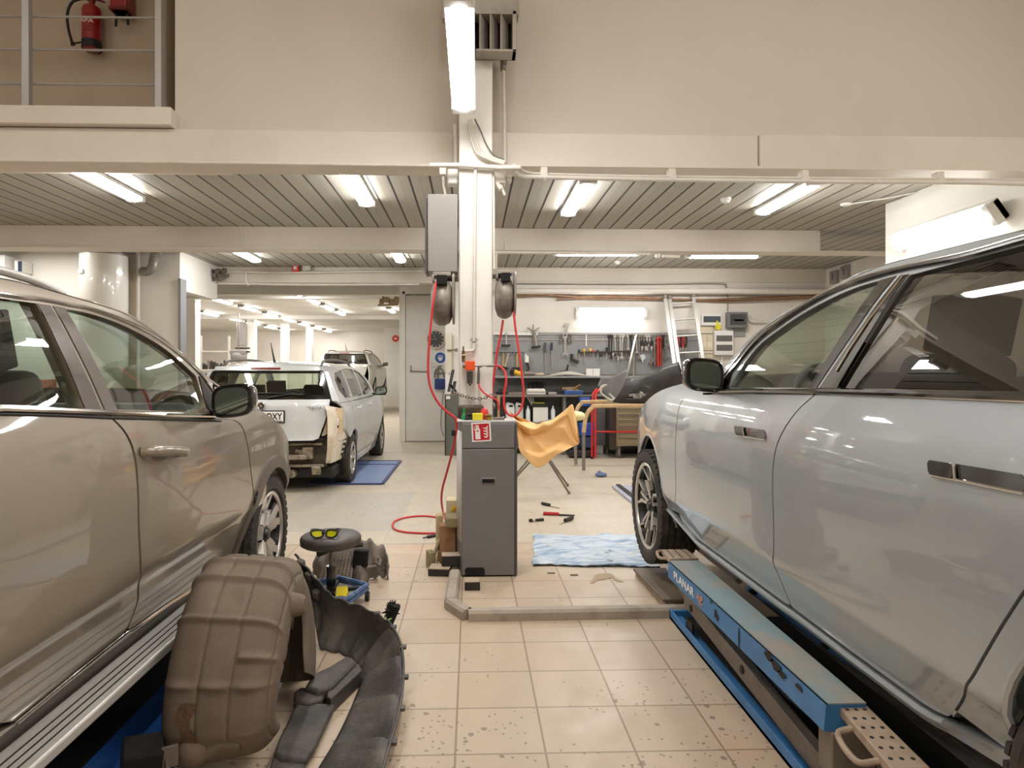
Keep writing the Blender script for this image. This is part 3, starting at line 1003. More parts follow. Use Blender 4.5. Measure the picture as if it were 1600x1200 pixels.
    quarter = [(ru - 0.02, 0.985), (ru - 0.125, 1.105), (ru - 0.305, bl[0][1] - 0.03), (0.95 - 0.02, bl[0][1]), (0.93, 1.6), (0.6, 1.45), (0.35, 1.15), (0.3, 0.9), (0.32, 0.5), (0.6, hz)] + arc_b[::-1][:12]
    car.skin('rear_quarter', P_SUV, quarter, off=0.0, thick=0.03, res=0.05)
    # plastic arch cladding, sill and step
    for (cu, a0, a1) in ((hu, 196, -24), (ru, 200, -24)):
        outer = arc(cu, hz, 0.46, a0, a1, 30); inner = arc(cu, hz, 0.388, a1, a0, 30)
        car.skin('arch_trim', M_CLAD, outer + inner, off=-0.014, thick=0.05, res=0.035)
    sill = [(ru + 0.40, 0.50)] + [(u, z - 0.008) for u, z in lowr[::-1]] + [(u, z - 0.008) for u, z in low[::-1]] + [(hu - 0.40, 0.50), (hu - 0.40, 0.465), (ru + 0.40, 0.45)]
    car.skin('sill', P_SUV, sill, off=-0.002, thick=0.05, res=0.05)
    car.skin('sill_cladding', M_CLAD, [(ru + 0.4, 0.448), (hu - 0.4, 0.463), (hu - 0.4, 0.40), (ru + 0.4, 0.39)], off=0.0, thick=0.05, res=0.06)
    car.tube('sill_trim', M_CHROME, [(u, z - 0.006) for u, z in lowr[::-1]] + [(u, z - 0.006) for u, z in low[::-1]], 0.006, off=-0.008)
    for sd in (1, -1):
        st = MB(); ri = MB()
        xi, xo = CX + sd * (half(2.4, 0.42) + 0.003), CX + sd * (half(2.4, 0.42) + 0.135)
        y0, y1 = ru + 0.42, hu - 0.42
        st.bb(min(xi, xo), max(xi, xo), y0, y1, 0.372, 0.408)
        s_ = st.build('side_step', M_ALU, root, bevel=0.008)
        for k in range(3):
            xx = xi + (xo - xi) * (0.36 + 0.2 * k)
            ri.bb(xx - 0.002, xx + 0.002, y0 + 0.03, y1 - 0.03, 0.4075, 0.4105)
        ri.build('rubber_strip', M_BLACK, s_)
        br = MB()
        for yy in (y0 + 0.2, (y0 + y1) / 2, y1 - 0.2):
            br.bb(min(xi, xi - sd * 0.2), max(xi, xi - sd * 0.2), yy - 0.03, yy + 0.03, 0.37, 0.39)
        br.build('step_bracket', M_BLACK, root)
    # under-body and inner shell (dark, seen through gaps)
    shell = [(ru + 0.39, 0.42), (hu - 0.39, 0.42)] + arc(hu, hz, 0.43, 180, 0, 14) + [(4.55, hz)] + [(u, T(u) - 0.03) for u in (4.5, 4.2, 3.95, 3.65, 3.3)] + [(3.0, 1.2), (1.0, 1.24), (0.5, 1.1), (0.36, hz)] + arc(ru, hz, 0.43, 180, 0, 14)
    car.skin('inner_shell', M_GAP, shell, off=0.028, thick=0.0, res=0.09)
    MB().bb(CX - 0.80, CX + 0.80, 0.5, 4.45, 0.34, 0.46).build('underbody', M_BLACK, root, bevel=0.03)
    wheel_well(car, hu, hz, 0.385); wheel_well(car, ru, hz, 0.385)
    # top panels
    top_shell(car, 'roof', T, 0.5, 2.3, 0.05, P_SUV)
    top_shell(car, 'headliner', T, 0.55, 2.3, 0.05, M_SEAT, tmax=0.97, off=-0.03)
    top_shell(car, 'windscreen', T, 2.3, 3.42, lambda u: 0.05 + 0.03 * math.sin(PI * (u - 2.3) / 1.12), M_GLASS_WIND, tmax=0.955)
    for sd in (1, -1):
        rows = []
        for i in range(21):
            u = 2.28 + 1.15 * i / 20; z = T(u)
            rows.append([Vector((CX + sd * half(u, z) * t, u, z + (0.065) * (1 - t ** 2.4))) for t in (1.0, 0.98, 0.955, 0.94)])
        MB().grid(rows, flip=sd < 0).build('windscreen_pillar', P_SUV, root, solid=0.01)
    top_shell(car, 'bonnet', T, 3.40, 4.6, lambda u: 0.06 - 0.02 * max(0, (u - 3.0) / 1.6), P_SUV)
    top_shell(car, 'tailgate', T, 0.5, 0.285, 0.03, P_SUV)
    nose = MB(); tail = MB()
    for (mb, u, sg) in ((nose, 4.6, 1), (tail, 0.29, -1)):
        rows = []
        for k in range(8):
            z = T(u) + (0.34 - T(u)) * k / 7
            rows.append([Vector((CX + half(u, z) * t, u + sg * 0.16 * (1 - t * t) * (1 if k < 7 else 0.6), z)) for t in [-1 + j / 8 for j in range(17)]])
        mb.grid(rows, flip=sg < 0)
    nose.build('front_bumper', P_SUV, root); tail.build('rear_bumper', P_SUV, root)
    # roof rail
    for sd in (1, -1):
        f = car.pos(sd)
        pts = []
        for u in (0.75, 0.85, 1.05, 1.3, 1.6, 1.8, 1.95, 2.08, 2.2):
            z = T(u); lift = 0.026 if 0.8 < u < 2.0 else (0.02 if u < 2.1 else 0.004)
            p = f(u, z, 0.03); p.z += lift; pts.append(p)
        pts[0].z -= 0.03
        MB().tube(catmull(pts, 5), 0.013, 10).build('roof_rail', M_ALU, root)
    # details
    ha, hb = car.uz(221, 706), car.uz(279, 706)
    grab_handle(car, ha, hb, P_SUV, rad=0.02)
    du = ha[0] - 1.0
    mc = atX(372, 625, -1.09)
    wing_mirror(car, mc, (0.185, 0.16, 0.15), M_GLOSSBLACK)
    bu, bz = car.uz(377, 836)
    p0, p1 = car.pos(1)(bu, bz, -0.004), car.pos(1)(bu - 0.1, bz, -0.004)
    # badge letters read from the rear of the car forwards, as on the photograph
    text_obj('badge', 'AWD', frame(p0, (0, 1, 0), (0, 0, 1)), 0.04, M_CHROME, root, 0.003)
    # inside
    seat(root, CX + 0.4, 2.6, 0.74); seat(root, CX - 0.4, 2.6, 0.74)
    seat(root, CX + 0.38, 1.6, 0.76, w=0.62); seat(root, CX - 0.38, 1.6, 0.76, w=0.62)
    dsh = MB().box((CX, 3.3, 1.08), (1.5, 0.42, 0.34), (math.radians(-8), 0, 0)); dsh.build('dashboard', M_DASH, root, bevel=0.08, seg=3)
    steering(root, (CX - 0.4, 3.0, 1.2))
    MB().bb(CX - 0.82, CX + 0.82, 0.6, 3.4, 0.47, 0.53).build('cabin_floor', M_DASH, root)
    for cu in (hu, ru):
        for sd in (1, -1):
            wheel(root, (CX + sd * (hwid - 0.13), cu, hz), 0.348, 0.225, 0.245, 'star', sd, 0.35 * sd)
    return car
SUV = build_suv()

# ------------------------------------------------------------------ the pale grey saloon on the right
def build_sedan():
    X0, CX = 1.185, 2.16
    hwid = CX - X0
    pz = pchip([0.35, 0.50, 0.56, 0.63, 0.67, 0.74, 0.90, 1.08, 1.20, 1.30, 1.36, 1.44, 1.56, 1.66, 1.70, 1.76],
               [0.12, 0.07, 0.047, 0.020, 0.002, 0.0, 0.0, 0.010, 0.028, 0.052, 0.070, 0.095, 0.135, 0.17, 0.188, 0.22])
    pu = pchip([-0.2, 0.3, 0.9, 4.0, 4.5, 4.8, 5.05, 5.3], [0.22, 0.06, 0.0, 0.0, 0.025, 0.06, 0.14, 0.36])
    half = lambda u, z: hwid - pz(z) - pu(u)
    root = thing('saloon_car', 'pale blue-grey saloon car raised on the blue lift in the right foreground', 'car', (CX, 2.6, 0))
    car = Car(root, CX, -1, half)
    hub = atX(1010, 790, 1.19); hu, hz = hub.y, hub.z
    ru = hu - 3.215
    az = hz + 0.13
    sil = car.P([(1125, 580), (1173, 529), (1217, 496), (1267, 468), (1310, 445), (1353, 424), (1397, 409), (1483, 387), (1598, 359)])[::-1]
    T = pchip([-0.15, 0.0, 0.35, 0.8, 1.3] + [p[0] for p in sil] + [3.55, 3.9, 4.3, 4.55, 4.78, 4.95, 5.1, 5.2],
              [1.05, 1.32, 1.50, 1.66, 1.735] + [p[1] for p in sil] + [1.372, 1.335, 1.275, 1.21, 1.12, 1.0, 0.82, 0.62])
    win_f = [tuple(p) for p in catmull(car.P([(1138, 606), (1180, 546), (1222, 512), (1267, 483), (1323, 455), (1377, 437)]), 4)] + car.P([(1262, 607)])
    wr = car.P([(1421, 430), (1505, 408), (1600, 383)]); wb = car.P([(1600, 613), (1306, 608)])
    win_r = [wr[0], wr[1], wr[2], (1.1, wr[2][1] - 0.03), (0.8, 1.57), (0.66, 1.42), wb[0], wb[1]]
    bl = car.P([(1092, 614), (1180, 612), (1273, 613), (1600, 622)])
    framep = [(3.42, bl[0][1] - 0.01)] + bl + [(0.45, bl[3][1] + 0.01), (0.45, T(0.45) - 0.004)] + [(u, T(u) - 0.004) for u in [0.55 + 0.08 * i for i in range(36)]] + [(3.42, T(3.42) - 0.004)]
    car.skin('window_frame', P_SEDAN, framep, holes=[win_f, win_r], off=0.0, thick=0.05, res=0.045)
    car.skin('window_glass', M_GLASS_SEDAN, win_f, off=0.012, thick=0.0, res=0.06)
    car.skin('window_glass', M_GLASS_DARK, win_r, off=0.012, thick=0.0, res=0.06)
    car.skin('pillar_trim', M_GLOSSBLACK, car.P([(1378, 437), (1401, 431), (1273, 611), (1262, 609)]), off=-0.003, thick=0.012)
    car.skin('pillar_trim', M_GLOSSBLACK, car.P([(1407, 431), (1421, 428), (1306, 610), (1278, 611)]), off=-0.003, thick=0.012)
    car.tube('pillar_strip', M_CHROME, car.P([(1403, 428), (1353, 492), (1326, 541), (1306, 608)]) if False else car.P([(1414, 429), (1360, 500), (1330, 545), (1309, 580)]), 0.004, off=-0.006)
    up = [tuple(p) for p in catmull(car.P([(1126, 605), (1180, 538), (1222, 504), (1267, 475), (1323, 447), (1405, 422), (1505, 402), (1600, 376)]), 5)]
    car.tube('window_trim', M_GLOSSBLACK, up + [(0.95, up[-1][1])], 0.010, off=-0.003)
    up2 = [tuple(p) for p in catmull(car.P([(1122, 600), (1176, 532), (1220, 498), (1266, 469), (1322, 441), (1404, 417), (1504, 396), (1600, 369)]), 5)]
    car.tube('roof_trim', M_CHROME, up2 + [(0.95, up2[-1][1])], 0.005, off=-0.003)
    car.tube('belt_trim', M_GLOSSBLACK, car.P([(1128, 611), (1180, 610), (1273, 611), (1400, 614), (1600, 620)]) + [(0.6, bl[3][1])], 0.012, off=-0.005)
    car.tube('belt_strip', M_CHROME, car.P([(1300, 615), (1400, 618), (1600, 626)]) + [(0.6, bl[3][1] - 0.012)], 0.005, off=-0.004)
    car.skin('mirror_sail', M_GLOSSBLACK, car.P([(1108, 612), (1124, 590), (1150, 566), (1138, 608)]), off=-0.004, thick=0.01)
    g = 0.005
    gl = [tuple(p) for p in catmull(car.P([(1273, 617), (1243, 645), (1217, 687), (1208, 730), (1208, 795), (1209, 853), (1211, 887), (1236, 946)]), 4)]
    fe = [tuple(p) for p in catmull(car.P([(1068, 622), (1061, 637), (1057, 665), (1055, 710), (1056, 760), (1058, 790), (1064, 809), (1074, 829)]), 4)]
    low = car.P([(1090, 842), (1150, 886), (1226, 942)])
    lowr = car.P([(1242, 952), (1330, 1018), (1440, 1098), (1462, 1111), (1480, 1119)])
    re = [tuple(p) for p in catmull(car.P([(1487, 1119), (1504, 1094), (1517, 1061), (1535, 1030), (1563, 982), (1600, 925)]), 4)]
    fd = [(u + g, z) for u, z in gl] + low[::-1] + [(u - g, z) for u, z in fe[::-1]] + car.P([(1092, 617), (1180, 616)])
    car.skin('front_door', P_SEDAN, fd, off=0.0, thick=0.03, res=0.035)
    rd = [(u - g, z) for u, z in gl] + lowr + [(u + g, z) for u, z in re] + [(1.24, 1.12), (1.1, 1.28), (1.05, bl[3][1] - 0.012)] + car.P([(1600, 627), (1400, 619)])
    car.skin('rear_door', P_SEDAN, rd, off=0.0, thick=0.03, res=0.035)
    AR = 0.405
    fc = hu + 0.015
    arcf = arc(fc, az - 0.05, AR, 200, -20, 30)
    wing = [(u + g, z) for u, z in fe] + [(fe[-1][0] + 0.02, 0.585), (fc - AR * 0.97 - 0.02, 0.57)] + [p for p in arcf if p[1] > 0.55] + [(4.95, 0.5), (5.15, 0.55)]
    wing += [(u, T(u)) for u in (5.18, 5.1, 5.03, 4.95, 4.85, 4.75, 4.6, 4.5, 4.35, 4.2, 4.0, 3.8, 3.6, 3.5)] + [(3.43, T(3.43) - 0.004), (3.43, bl[0][1] - 0.014)]
    car.skin('front_wing', P_SEDAN, wing, off=0.0, thick=0.03, res=0.035)
    rc, rz_, rr = ru - 0.09, 0.60, 0.36
    arcr = arc(rc, rz_, rr, -10, 190, 24)
    quarter = [(u - g, z) for u, z in re][::1]
    quarter = [(u - g, z) for u, z in re] + [(1.23, 1.12), (1.09, 1.28), (1.04, bl[3][1] - 0.012), (0.44, bl[3][1]), (0.44, T(0.44) - 0.004)] + [(u, T(u) - 0.004) for u in (0.35, 0.25, 0.15, 0.08, 0.0, -0.06, -0.12)] + [(-0.13, 0.9), (-0.05, 0.5), (rc - rr, 0.52)] + [p for p in arcr[::-1]] + [(rc + rr + 0.02, 0.545), (re[0][0] + 0.0, 0.556)]
    car.skin('rear_quarter', P_SEDAN, quarter, off=0.0, thick=0.03, res=0.045)
    sillp = [(rc + rr + 0.0, 0.552)] + [(u, z - 0.012) for u, z in lowr[::-1]] + [(u, z - 0.012) for u, z in low[::-1]] + [(fc - AR * 0.98, 0.575), (fc - AR * 0.98, 0.535)] + [(u, z - 0.045) for u, z in low] + [(u, z - 0.045) for u, z in lowr] + [(rc + rr, 0.50)]
    car.skin('sill_lip', P_SEDAN, sillp, off=-0.012, thick=0.05, res=0.05)
    under = [(rc + rr, 0.50), (fc - AR, 0.53), (fc - AR, 0.37), (rc + rr, 0.37)]
    car.tube('sill_edge', P_SEDAN, [(u, z - 0.02) for u, z in lowr[::-1]] + [(u, z - 0.02) for u, z in low[::-1]] + [(fc - AR * 0.98, 0.56)], 0.011, off=-0.012)
    car.skin('sill_underside', M_GLOSSBLACK, under, off=0.02, thick=0.03, res=0.06)
    MB().tube([car.pos(-1)(u, 0.46, 0.03) for u in (3.9, 3.6, 3.3, 3.05, 2.95)], 0.014, 8).build('sill_strake', M_GLOSSBLACK, root)
    shell = [(rc + rr, 0.5), (fc - AR, 0.52)] + arc(fc, az - 0.05, AR + 0.01, 180, 0, 14) + [(5.0, 0.5), (5.1, 0.7)] + [(u, T(u) - 0.03) for u in (4.95, 4.75, 4.5, 4.2, 3.6)] + [(3.3, 1.24), (0.5, 1.28), (0.0, 1.1), (0.0, 0.5)] + arc(rc, rz_, rr + 0.01, 180, 0, 14)
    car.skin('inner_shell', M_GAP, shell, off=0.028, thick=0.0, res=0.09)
    MB().bb(CX - 0.80, CX + 0.80, 0.1, 4.9, 0.40, 0.52).build('underbody', M_BLACK, root, bevel=0.03)
    wheel_well(car, fc, az - 0.05, AR + 0.005); wheel_well(car, rc, rz_, rr + 0.005)
    for cu, cz, r_ in ((fc, az - 0.05, AR), (rc, rz_, rr)):
        for sd in (-1, 1):
            MB().tube([car.pos(sd)(u, z, 0.008) for u, z in arc(cu, cz, r_ - 0.003, 200, -20, 30)], 0.012, 8).build('arch_lip', P_SEDAN, root)
    top_shell(car, 'roof', T, 0.8, 2.3, 0.04, P_SEDAN)
    top_shell(car, 'headliner', T, 0.85, 2.3, 0.04, M_SEAT, tmax=0.97, off=-0.03)
    top_shell(car, 'windscreen', T, 2.3, 3.58, lambda u: 0.04 + 0.03 * math.sin(PI * (u - 2.3) / 1.28), M_GLASS_WIND, tmax=0.955)
    for sd in (1, -1):
        rows = []
        for i in range(21):
            u = 2.28 + 1.31 * i / 20; z = T(u)
            rows.append([Vector((CX + sd * half(u, z) * t, u, z + 0.06 * (1 - t ** 2.4))) for t in (1.0, 0.98, 0.955, 0.94)])
        MB().grid(rows, flip=sd < 0).build('windscreen_pillar', P_SEDAN, root, solid=0.01)
    top_shell(car, 'bonnet', T, 3.57, 5.18, lambda u: 0.05 - 0.02 * max(0, (u - 3.0) / 2.2), P_SEDAN)
    top_shell(car, 'rear_window', T, 0.8, 0.2, 0.05, M_GLASS_DARK)
    top_shell(car, 'boot_lid', T, 0.2, -0.14, 0.03, P_SEDAN)
    nose = MB(); tail = MB()
    for (mb, u, sg) in ((nose, 5.18, 1), (tail, -0.14, -1)):
        rows = []
        for k in range(8):
            z = T(u) + (0.38 - T(u)) * k / 7
            rows.append([Vector((CX + half(u, z) * t, u + sg * 0.14 * (1 - t * t), z)) for t in [-1 + j / 8 for j in range(17)]])
        mb.grid(rows, flip=sg < 0)
    nose.build('front_bumper', P_SEDAN, root); tail.build('rear_bumper', P_SEDAN, root)
    # flush door handles
    for a, b, c, d in (((1150, 665), (1196, 672), (1198, 687), (1153, 680)), ((1455, 718), (1602, 742), (1604, 771), (1457, 741))):
        q = car.P([a, b, c, d])
        def rnd(q, k=0.22):
            out = []
            for i in range(4):
                p, n_, pr = Vector(q[i]), Vector(q[(i + 1) % 4]), Vector(q[i - 1])
                s = min((n_ - p).length, (pr - p).length) * k
                out += [tuple(p + (pr - p).normalized() * s), tuple(p + (n_ - p).normalized() * s)]
            return out
        hp = car.skin('door_handle', M_GLOSSBLACK, rnd(q), off=-0.004, thick=0.014, res=0.02)
        car.tube('handle_trim', M_CHROME, [q[3], q[2]], 0.004, off=-0.007)
        k0, k1, k2, k3 = (Vector(p) for p in q)
        grip = [tuple(k0), tuple(k0.lerp(k1, 0.30)), tuple(k3.lerp(k2, 0.30)), tuple(k3)]
        car.skin('handle_grip', M_GLOSSBLACK, rnd(grip), off=-0.012, thick=0.01, res=0.02)
        car.tube('handle_trim', M_CHROME, [tuple(k0.lerp(k1, 0.32)), tuple(k3.lerp(k2, 0.32))], 0.004, off=-0.010)
    mc = atX(1093, 586, 1.15)
    wing_mirror(car, mc, (0.19, 0.16, 0.165), M_GLOSSBLACK)
    seat(root, CX + 0.42, 2.6, 0.80); seat(root, CX - 0.42, 2.6, 0.80)
    seat(root, CX + 0.4, 1.4, 0.80, w=0.66); seat(root, CX - 0.4, 1.4, 0.80, w=0.66)
    MB().box((CX, 3.42, 1.15), (1.55, 0.5, 0.30), (math.radians(-6), 0, 0)).build('dashboard', M_DASH, root, bevel=0.08, seg=3)
    steering(root, (CX - 0.42, 3.05, 1.28))
    MB().bb(CX - 0.85, CX + 0.85, 0.3, 3.6, 0.53, 0.58).build('cabin_floor', M_DASH, root)
    for sd in (1, -1):
        wheel(root, (CX + sd * (hwid - 0.115), hu, hz), 0.382, 0.25, 0.288, 'twin', sd, 0.2)
        wheel(root, (CX + sd * (hwid - 0.135), ru - 0.06, hz), 0.34, 0.25, 0.27, 'twin', sd, 0.2)
    return car
SEDAN = build_sedan()

# ------------------------------------------------------------------ estate cars further back
def build_estate(name, label, cx, y0, z0, pnt, stripped, k=1.04, W=0.905, wheels_drop=0.0):
    root = thing(name, label, 'car', (cx, y0 + 2.3, 0))
    pz = pchip([0.15, 0.30, 0.45, 0.60, 0.80, 0.92, 1.0, 1.10, 1.30, 1.40, 1.47, 1.55],
               [0.10, 0.06, 0.025, 0.0, 0.005, 0.022, 0.06, 0.10, 0.18, 0.24, 0.31, 0.45])
    pu = pchip([-0.1, 0.1, 0.5, 1.0, 3.4, 4.0, 4.4, 4.66], [0.13, 0.07, 0.02, 0.0, 0.0, 0.03, 0.12, 0.34])
    half = lambda u, z: W - pz(z / k) - pu(u)
    car = Car(root, cx, 1, half, y0, z0)
    Tz = pchip([0.30, 0.36, 0.5, 1.0, 1.6, 2.1, 2.5, 2.85, 3.2, 3.45, 3.9, 4.3, 4.55, 4.66], [1.30, 1.37, 1.415, 1.44, 1.445, 1.43, 1.38, 1.27, 1.09, 1.0, 0.94, 0.85, 0.72, 0.55])
    T = lambda u: Tz(u) * k
    ru, hu, hz, AR = 1.0, 3.69, 0.315, 0.345
    zc = hz + 0.02
    def RU(z):
        return RUf(z / k)
    RUf = pchip([0.2, 0.45, 0.62, 0.9, 0.98, 1.1, 1.25, 1.40, 1.5], [0.06, 0.05, 0.10, 0.12, 0.13, 0.18, 0.25, 0.33, 0.40])
    rear = lambda x, z, off: Vector((cx + x, y0 + RU(z) + 0.16 * (abs(x) / 0.88) ** 3 + off, z0 + z))
    def rsk(nm, m_, poly, **kw):
        return skin(nm, m_, [(a, b * k) for a, b in poly], rear, root, **kw)
    # sides
    wf = [(2.93, 1.045), (2.98, 1.08), (2.75, 1.24), (2.5, 1.345), (2.13, 1.39), (2.11, 1.035)]
    wm = [(2.05, 1.035), (2.07, 1.39), (1.6, 1.40), (1.28, 1.385), (1.28, 1.035)]
    wq = [(1.22, 1.035), (1.22, 1.38), (0.75, 1.345), (0.62, 1.26), (0.62, 1.14), (0.78, 1.05)]
    sc = lambda poly: [(a, b * k) for a, b in poly]
    fr = [(0.42, 1.0), (3.0, 1.0), (3.1, 1.05)] + [(u, Tz(u)) for u in (3.15, 3.0, 2.85, 2.65, 2.5, 2.3, 2.1, 1.8, 1.5, 1.2, 0.9, 0.7, 0.5, 0.4)] + [(0.44, 1.25), (0.36, 1.05)]
    car.skin('window_frame', pnt, sc(fr), holes=[sc(wf), sc(wm), sc(wq)], thick=0.05, res=0.06)
    for w_ in (wf, wm, wq): car.skin('window_glass', M_GLASS_DARK if w_ is wq else M_GLASS_SEDAN, sc(w_), off=0.012, thick=0.0, res=0.09)
    g = 0.007
    car.skin('front_door', pnt, sc([(2.09 + g, 0.99), (2.98, 0.99), (3.05, 0.8), (3.05, 0.42), (3.0, 0.30), (2.12, 0.30), (2.09 + g, 0.5)]), thick=0.03, res=0.06)
    ad = [(a, b / k) for a, b in arc(ru, zc, AR + 0.05, 10, 60, 8)]
    car.skin('rear_door', pnt, sc([(2.09 - g, 0.99), (1.22, 0.99), (1.2, 0.7)] + ad[::-1] + [(1.42, 0.30), (2.1, 0.30), (2.09 - g, 0.5)]), thick=0.03, res=0.06)
    af = [(a, b / k) for a, b in arc(hu, zc, AR, 180, 0, 16)]
    car.skin('front_wing', pnt, sc([(3.05 + g, 0.42), (3.05 + g, 0.8), (2.99, 0.995), (3.12, 1.04)] + [(u, Tz(u)) for u in (3.3, 3.45, 3.7, 3.9, 4.1, 4.3, 4.45, 4.55, 4.62)] + [(4.55, 0.3), (hu + AR, 0.3)] + af[::-1] + [(hu - AR, 0.28), (3.05, 0.28)]), thick=0.03, res=0.06)
    ar = [(a, b / k) for a, b in arc(ru, zc, AR, 0, 180, 16)]
    if stripped:
        q = [(1.2 - g, 0.70), (1.22 - g, 0.995), (0.42, 0.995), (0.36, 1.08), (0.33, 1.03), (0.52, 0.95), (0.50, 0.70), (0.58, 0.66), (0.72, 0.58)] + ar[::-1][5:] + [(1.36, 0.4)] + ad
        car.skin('rear_quarter', pnt, sc(q), thick=0.03, res=0.05)
        car.skin('stripped_corner', M_CORNER, sc([(0.16, 0.98), (0.54, 0.93), (0.52, 0.70), (0.70, 0.57), (0.64, 0.45), (0.60, 0.34), (0.20, 0.34), (0.12, 0.6)]), off=0.03, thick=0.06, res=0.06)
    else:
        q = [(1.2 - g, 0.70), (1.22 - g, 0.995), (0.42, 0.995), (0.36, 1.08), (0.14, 1.0), (0.10, 0.6), (0.10, 0.35), (0.6, 0.3)] + ar[::-1] + [(1.36, 0.4)] + ad
        car.skin('rear_quarter', pnt, sc(q), thick=0.03, res=0.06)
    car.skin('sill', pnt, sc([(1.36, 0.29), (3.33, 0.29), (3.33, 0.18), (1.36, 0.18)]), off=0.0, thick=0.04, res=0.08)
    sh = [(1.35, 0.2), (3.34, 0.2)] + af + [(4.5, 0.3), (4.55, 0.6), (4.3, 0.8), (3.5, 0.9), (0.5, 0.9), (0.3, 0.7), (0.3, 0.35)] + ar[::-1]
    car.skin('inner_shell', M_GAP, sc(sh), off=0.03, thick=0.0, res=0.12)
    MB().bb(cx - 0.78, cx + 0.78, y0 + 0.35, y0 + 4.4, z0 + 0.16, z0 + 0.30).build('underbody', M_BLACK, root, bevel=0.03)
    wheel_well(car, ru, zc, AR); wheel_well(car, hu, zc, AR)
    top_shell(car, 'roof', T, 0.36, 2.35, 0.05, pnt)
    top_shell(car, 'windscreen', T, 2.35, 3.3, 0.06, M_GLASS_WIND, tmax=0.95)
    top_shell(car, 'bonnet', T, 3.28, 4.64, 0.05, pnt)
    rows = []
    for j in range(6):
        z = (0.55 + (0.2 - 0.55) * j / 5) * k
        rows.append([Vector((cx + half(4.62, z) * t, y0 + 4.62 + 0.14 * (1 - t * t), z0 + z)) for t in [-1 + i / 6 for i in range(13)]])
    MB().grid(rows).build('front_bumper', pnt, root)
    # rear
    hw = lambda z: half(0.3, z * k)
    rsk('rear_window', M_GLASS_SEDAN if stripped else M_GLASS_DARK, [(-0.70, 1.09), (0.70, 1.09), (0.60, 1.345), (-0.60, 1.345)], off=-0.004, thick=0.0, res=0.08)
    rsk('window_surround', M_GLOSSBLACK, [(-0.76, 1.055), (0.76, 1.055), (0.64, 1.37), (-0.64, 1.37)], holes=[[(a, b * k) for a, b in ((-0.69, 1.10), (0.69, 1.10), (0.60, 1.34), (-0.60, 1.34))]], off=0.0, thick=0.02, res=0.07)
    rsk('tailgate', pnt, [(-0.75, 1.05), (0.75, 1.05), (0.735, 0.92), (0.70, 0.80), (0.64, 0.62), (0.58, 0.60), (-0.58, 0.60), (-0.64, 0.62), (-0.70, 0.80), (-0.735, 0.92)], off=0.0, thick=0.03, res=0.05)
    for sd in (1, -1):
        rsk('rear_pillar', pnt, [(sd * 0.775, 1.03), (sd * 0.855, 1.03), (sd * 0.70, 1.36), (sd * 0.66, 1.36)], off=0.0, thick=0.04, res=0.05)
    ro = rsk('roof_spoiler', pnt, [(-0.62, 1.375), (0.62, 1.375), (0.60, 1.42), (-0.60, 1.42)], off=-0.05, thick=0.06, res=0.05)
    rsk('brake_lamp', M_LAMPRED, [(-0.17, 1.385), (0.17, 1.385), (0.17, 1.405), (-0.17, 1.405)], off=-0.056, thick=0.01, res=0.04)
    w = MB(); w.tube([rear(x, z * k, -0.02) for x, z in ((0.06, 1.07),)] + [rear(0.3, 1.11 * k, -0.02), rear(0.45, 1.10 * k, -0.02)], 0.010, 6)
    w.tube([rear(x, z * k, -0.018) for x, z in ((-0.45, 1.115), (-0.2, 1.125), (0.2, 1.12), (0.48, 1.105))], 0.008, 6)
    w.build('rear_wiper', M_BLACK, root)
    # roof furniture
    for sd in (1, -1):
        f = car.pos(sd)
        pts = []
        for u, l in ((0.55, 0.0), (0.62, 0.035), (0.8, 0.05), (1.4, 0.055), (2.0, 0.05), (2.2, 0.03), (2.28, 0.0)):
            p = f(u, T(u), 0.05); p.z += l + 0.01; pts.append(p)
        MB().tube(catmull(pts, 4), 0.016, 8).build('roof_rail', M_CLAD, root)
    a0 = Vector((cx, y0 + 0.62, z0 + T(0.62) + 0.045))
    MB().tube([a0, a0 + Vector((-0.005, 0, 0.03)), a0 + Vector((-0.03, -0.06, 0.24))], [0.022, 0.012, 0.004], 8).build('aerial', M_BLACK, root)
    # handles, mirror
    for a in (1.3, 2.2): grab_handle(car, (a, 0.90 * k), (a + 0.17, 0.91 * k), pnt, cup=False)
    mc = (cx + W + 0.07, y0 + 2.95, z0 + 1.07 * k)
    wing_mirror(car, mc, (0.19, 0.13, 0.13), M_GLOSSBLACK)
    # insides
    for sx in (-1, 1):
        seat(root, cx + sx * 0.36, y0 + 2.3, z0 + 0.40); seat(root, cx + sx * 0.38, y0 + 1.45, z0 + 0.36, w=0.6)
    MB().box((cx, y0 + 2.95, z0 + 0.85), (1.4, 0.4, 0.16)).build('dashboard', M_DASH, root, bevel=0.06)
    steering(root, (cx - 0.36, y0 + 2.68, z0 + 0.95))
    MB().bb(cx - 0.75, cx + 0.75, y0 + 0.5, y0 + 3.1, z0 + 0.28, z0 + 0.34).build('cabin_floor', M_DASH, root)
    for sd in (1, -1):
        for cu in (ru, hu):
            wheel(root, (cx + sd * (W - 0.12), y0 + cu, z0 + hz - wheels_drop), 0.315, 0.205, 0.205, 'plain', sd, 0.2 * cu)
    # bare metal under the missing bumper
    m = MB()
    zz = z0
    m.bb(cx - 0.66, cx + 0.66, y0 + 0.26, y0 + 0.29, zz + 0.55, zz + 0.585)
    for sx in (-0.4, -0.1, 0.2, 0.42): m.box((cx + sx, y0 + 0.27, zz + 0.47), (0.16, 0.03, 0.06), (0, 0.5 * sx, 0))
    m.bb(cx - 0.60, cx + 0.50, y0 + 0.16, y0 + 0.21, zz + 0.40, zz + 0.455)
    for sx in (-0.5, 0.5): m.bb(cx + sx - 0.06, cx + sx + 0.06, y0 + 0.2, y0 + 0.3, zz + 0.40, zz + 0.54)
    m.bb(cx - 0.68, cx + 0.68, y0 + 0.24, y0 + 0.30, zz + 0.30, zz + 0.335)
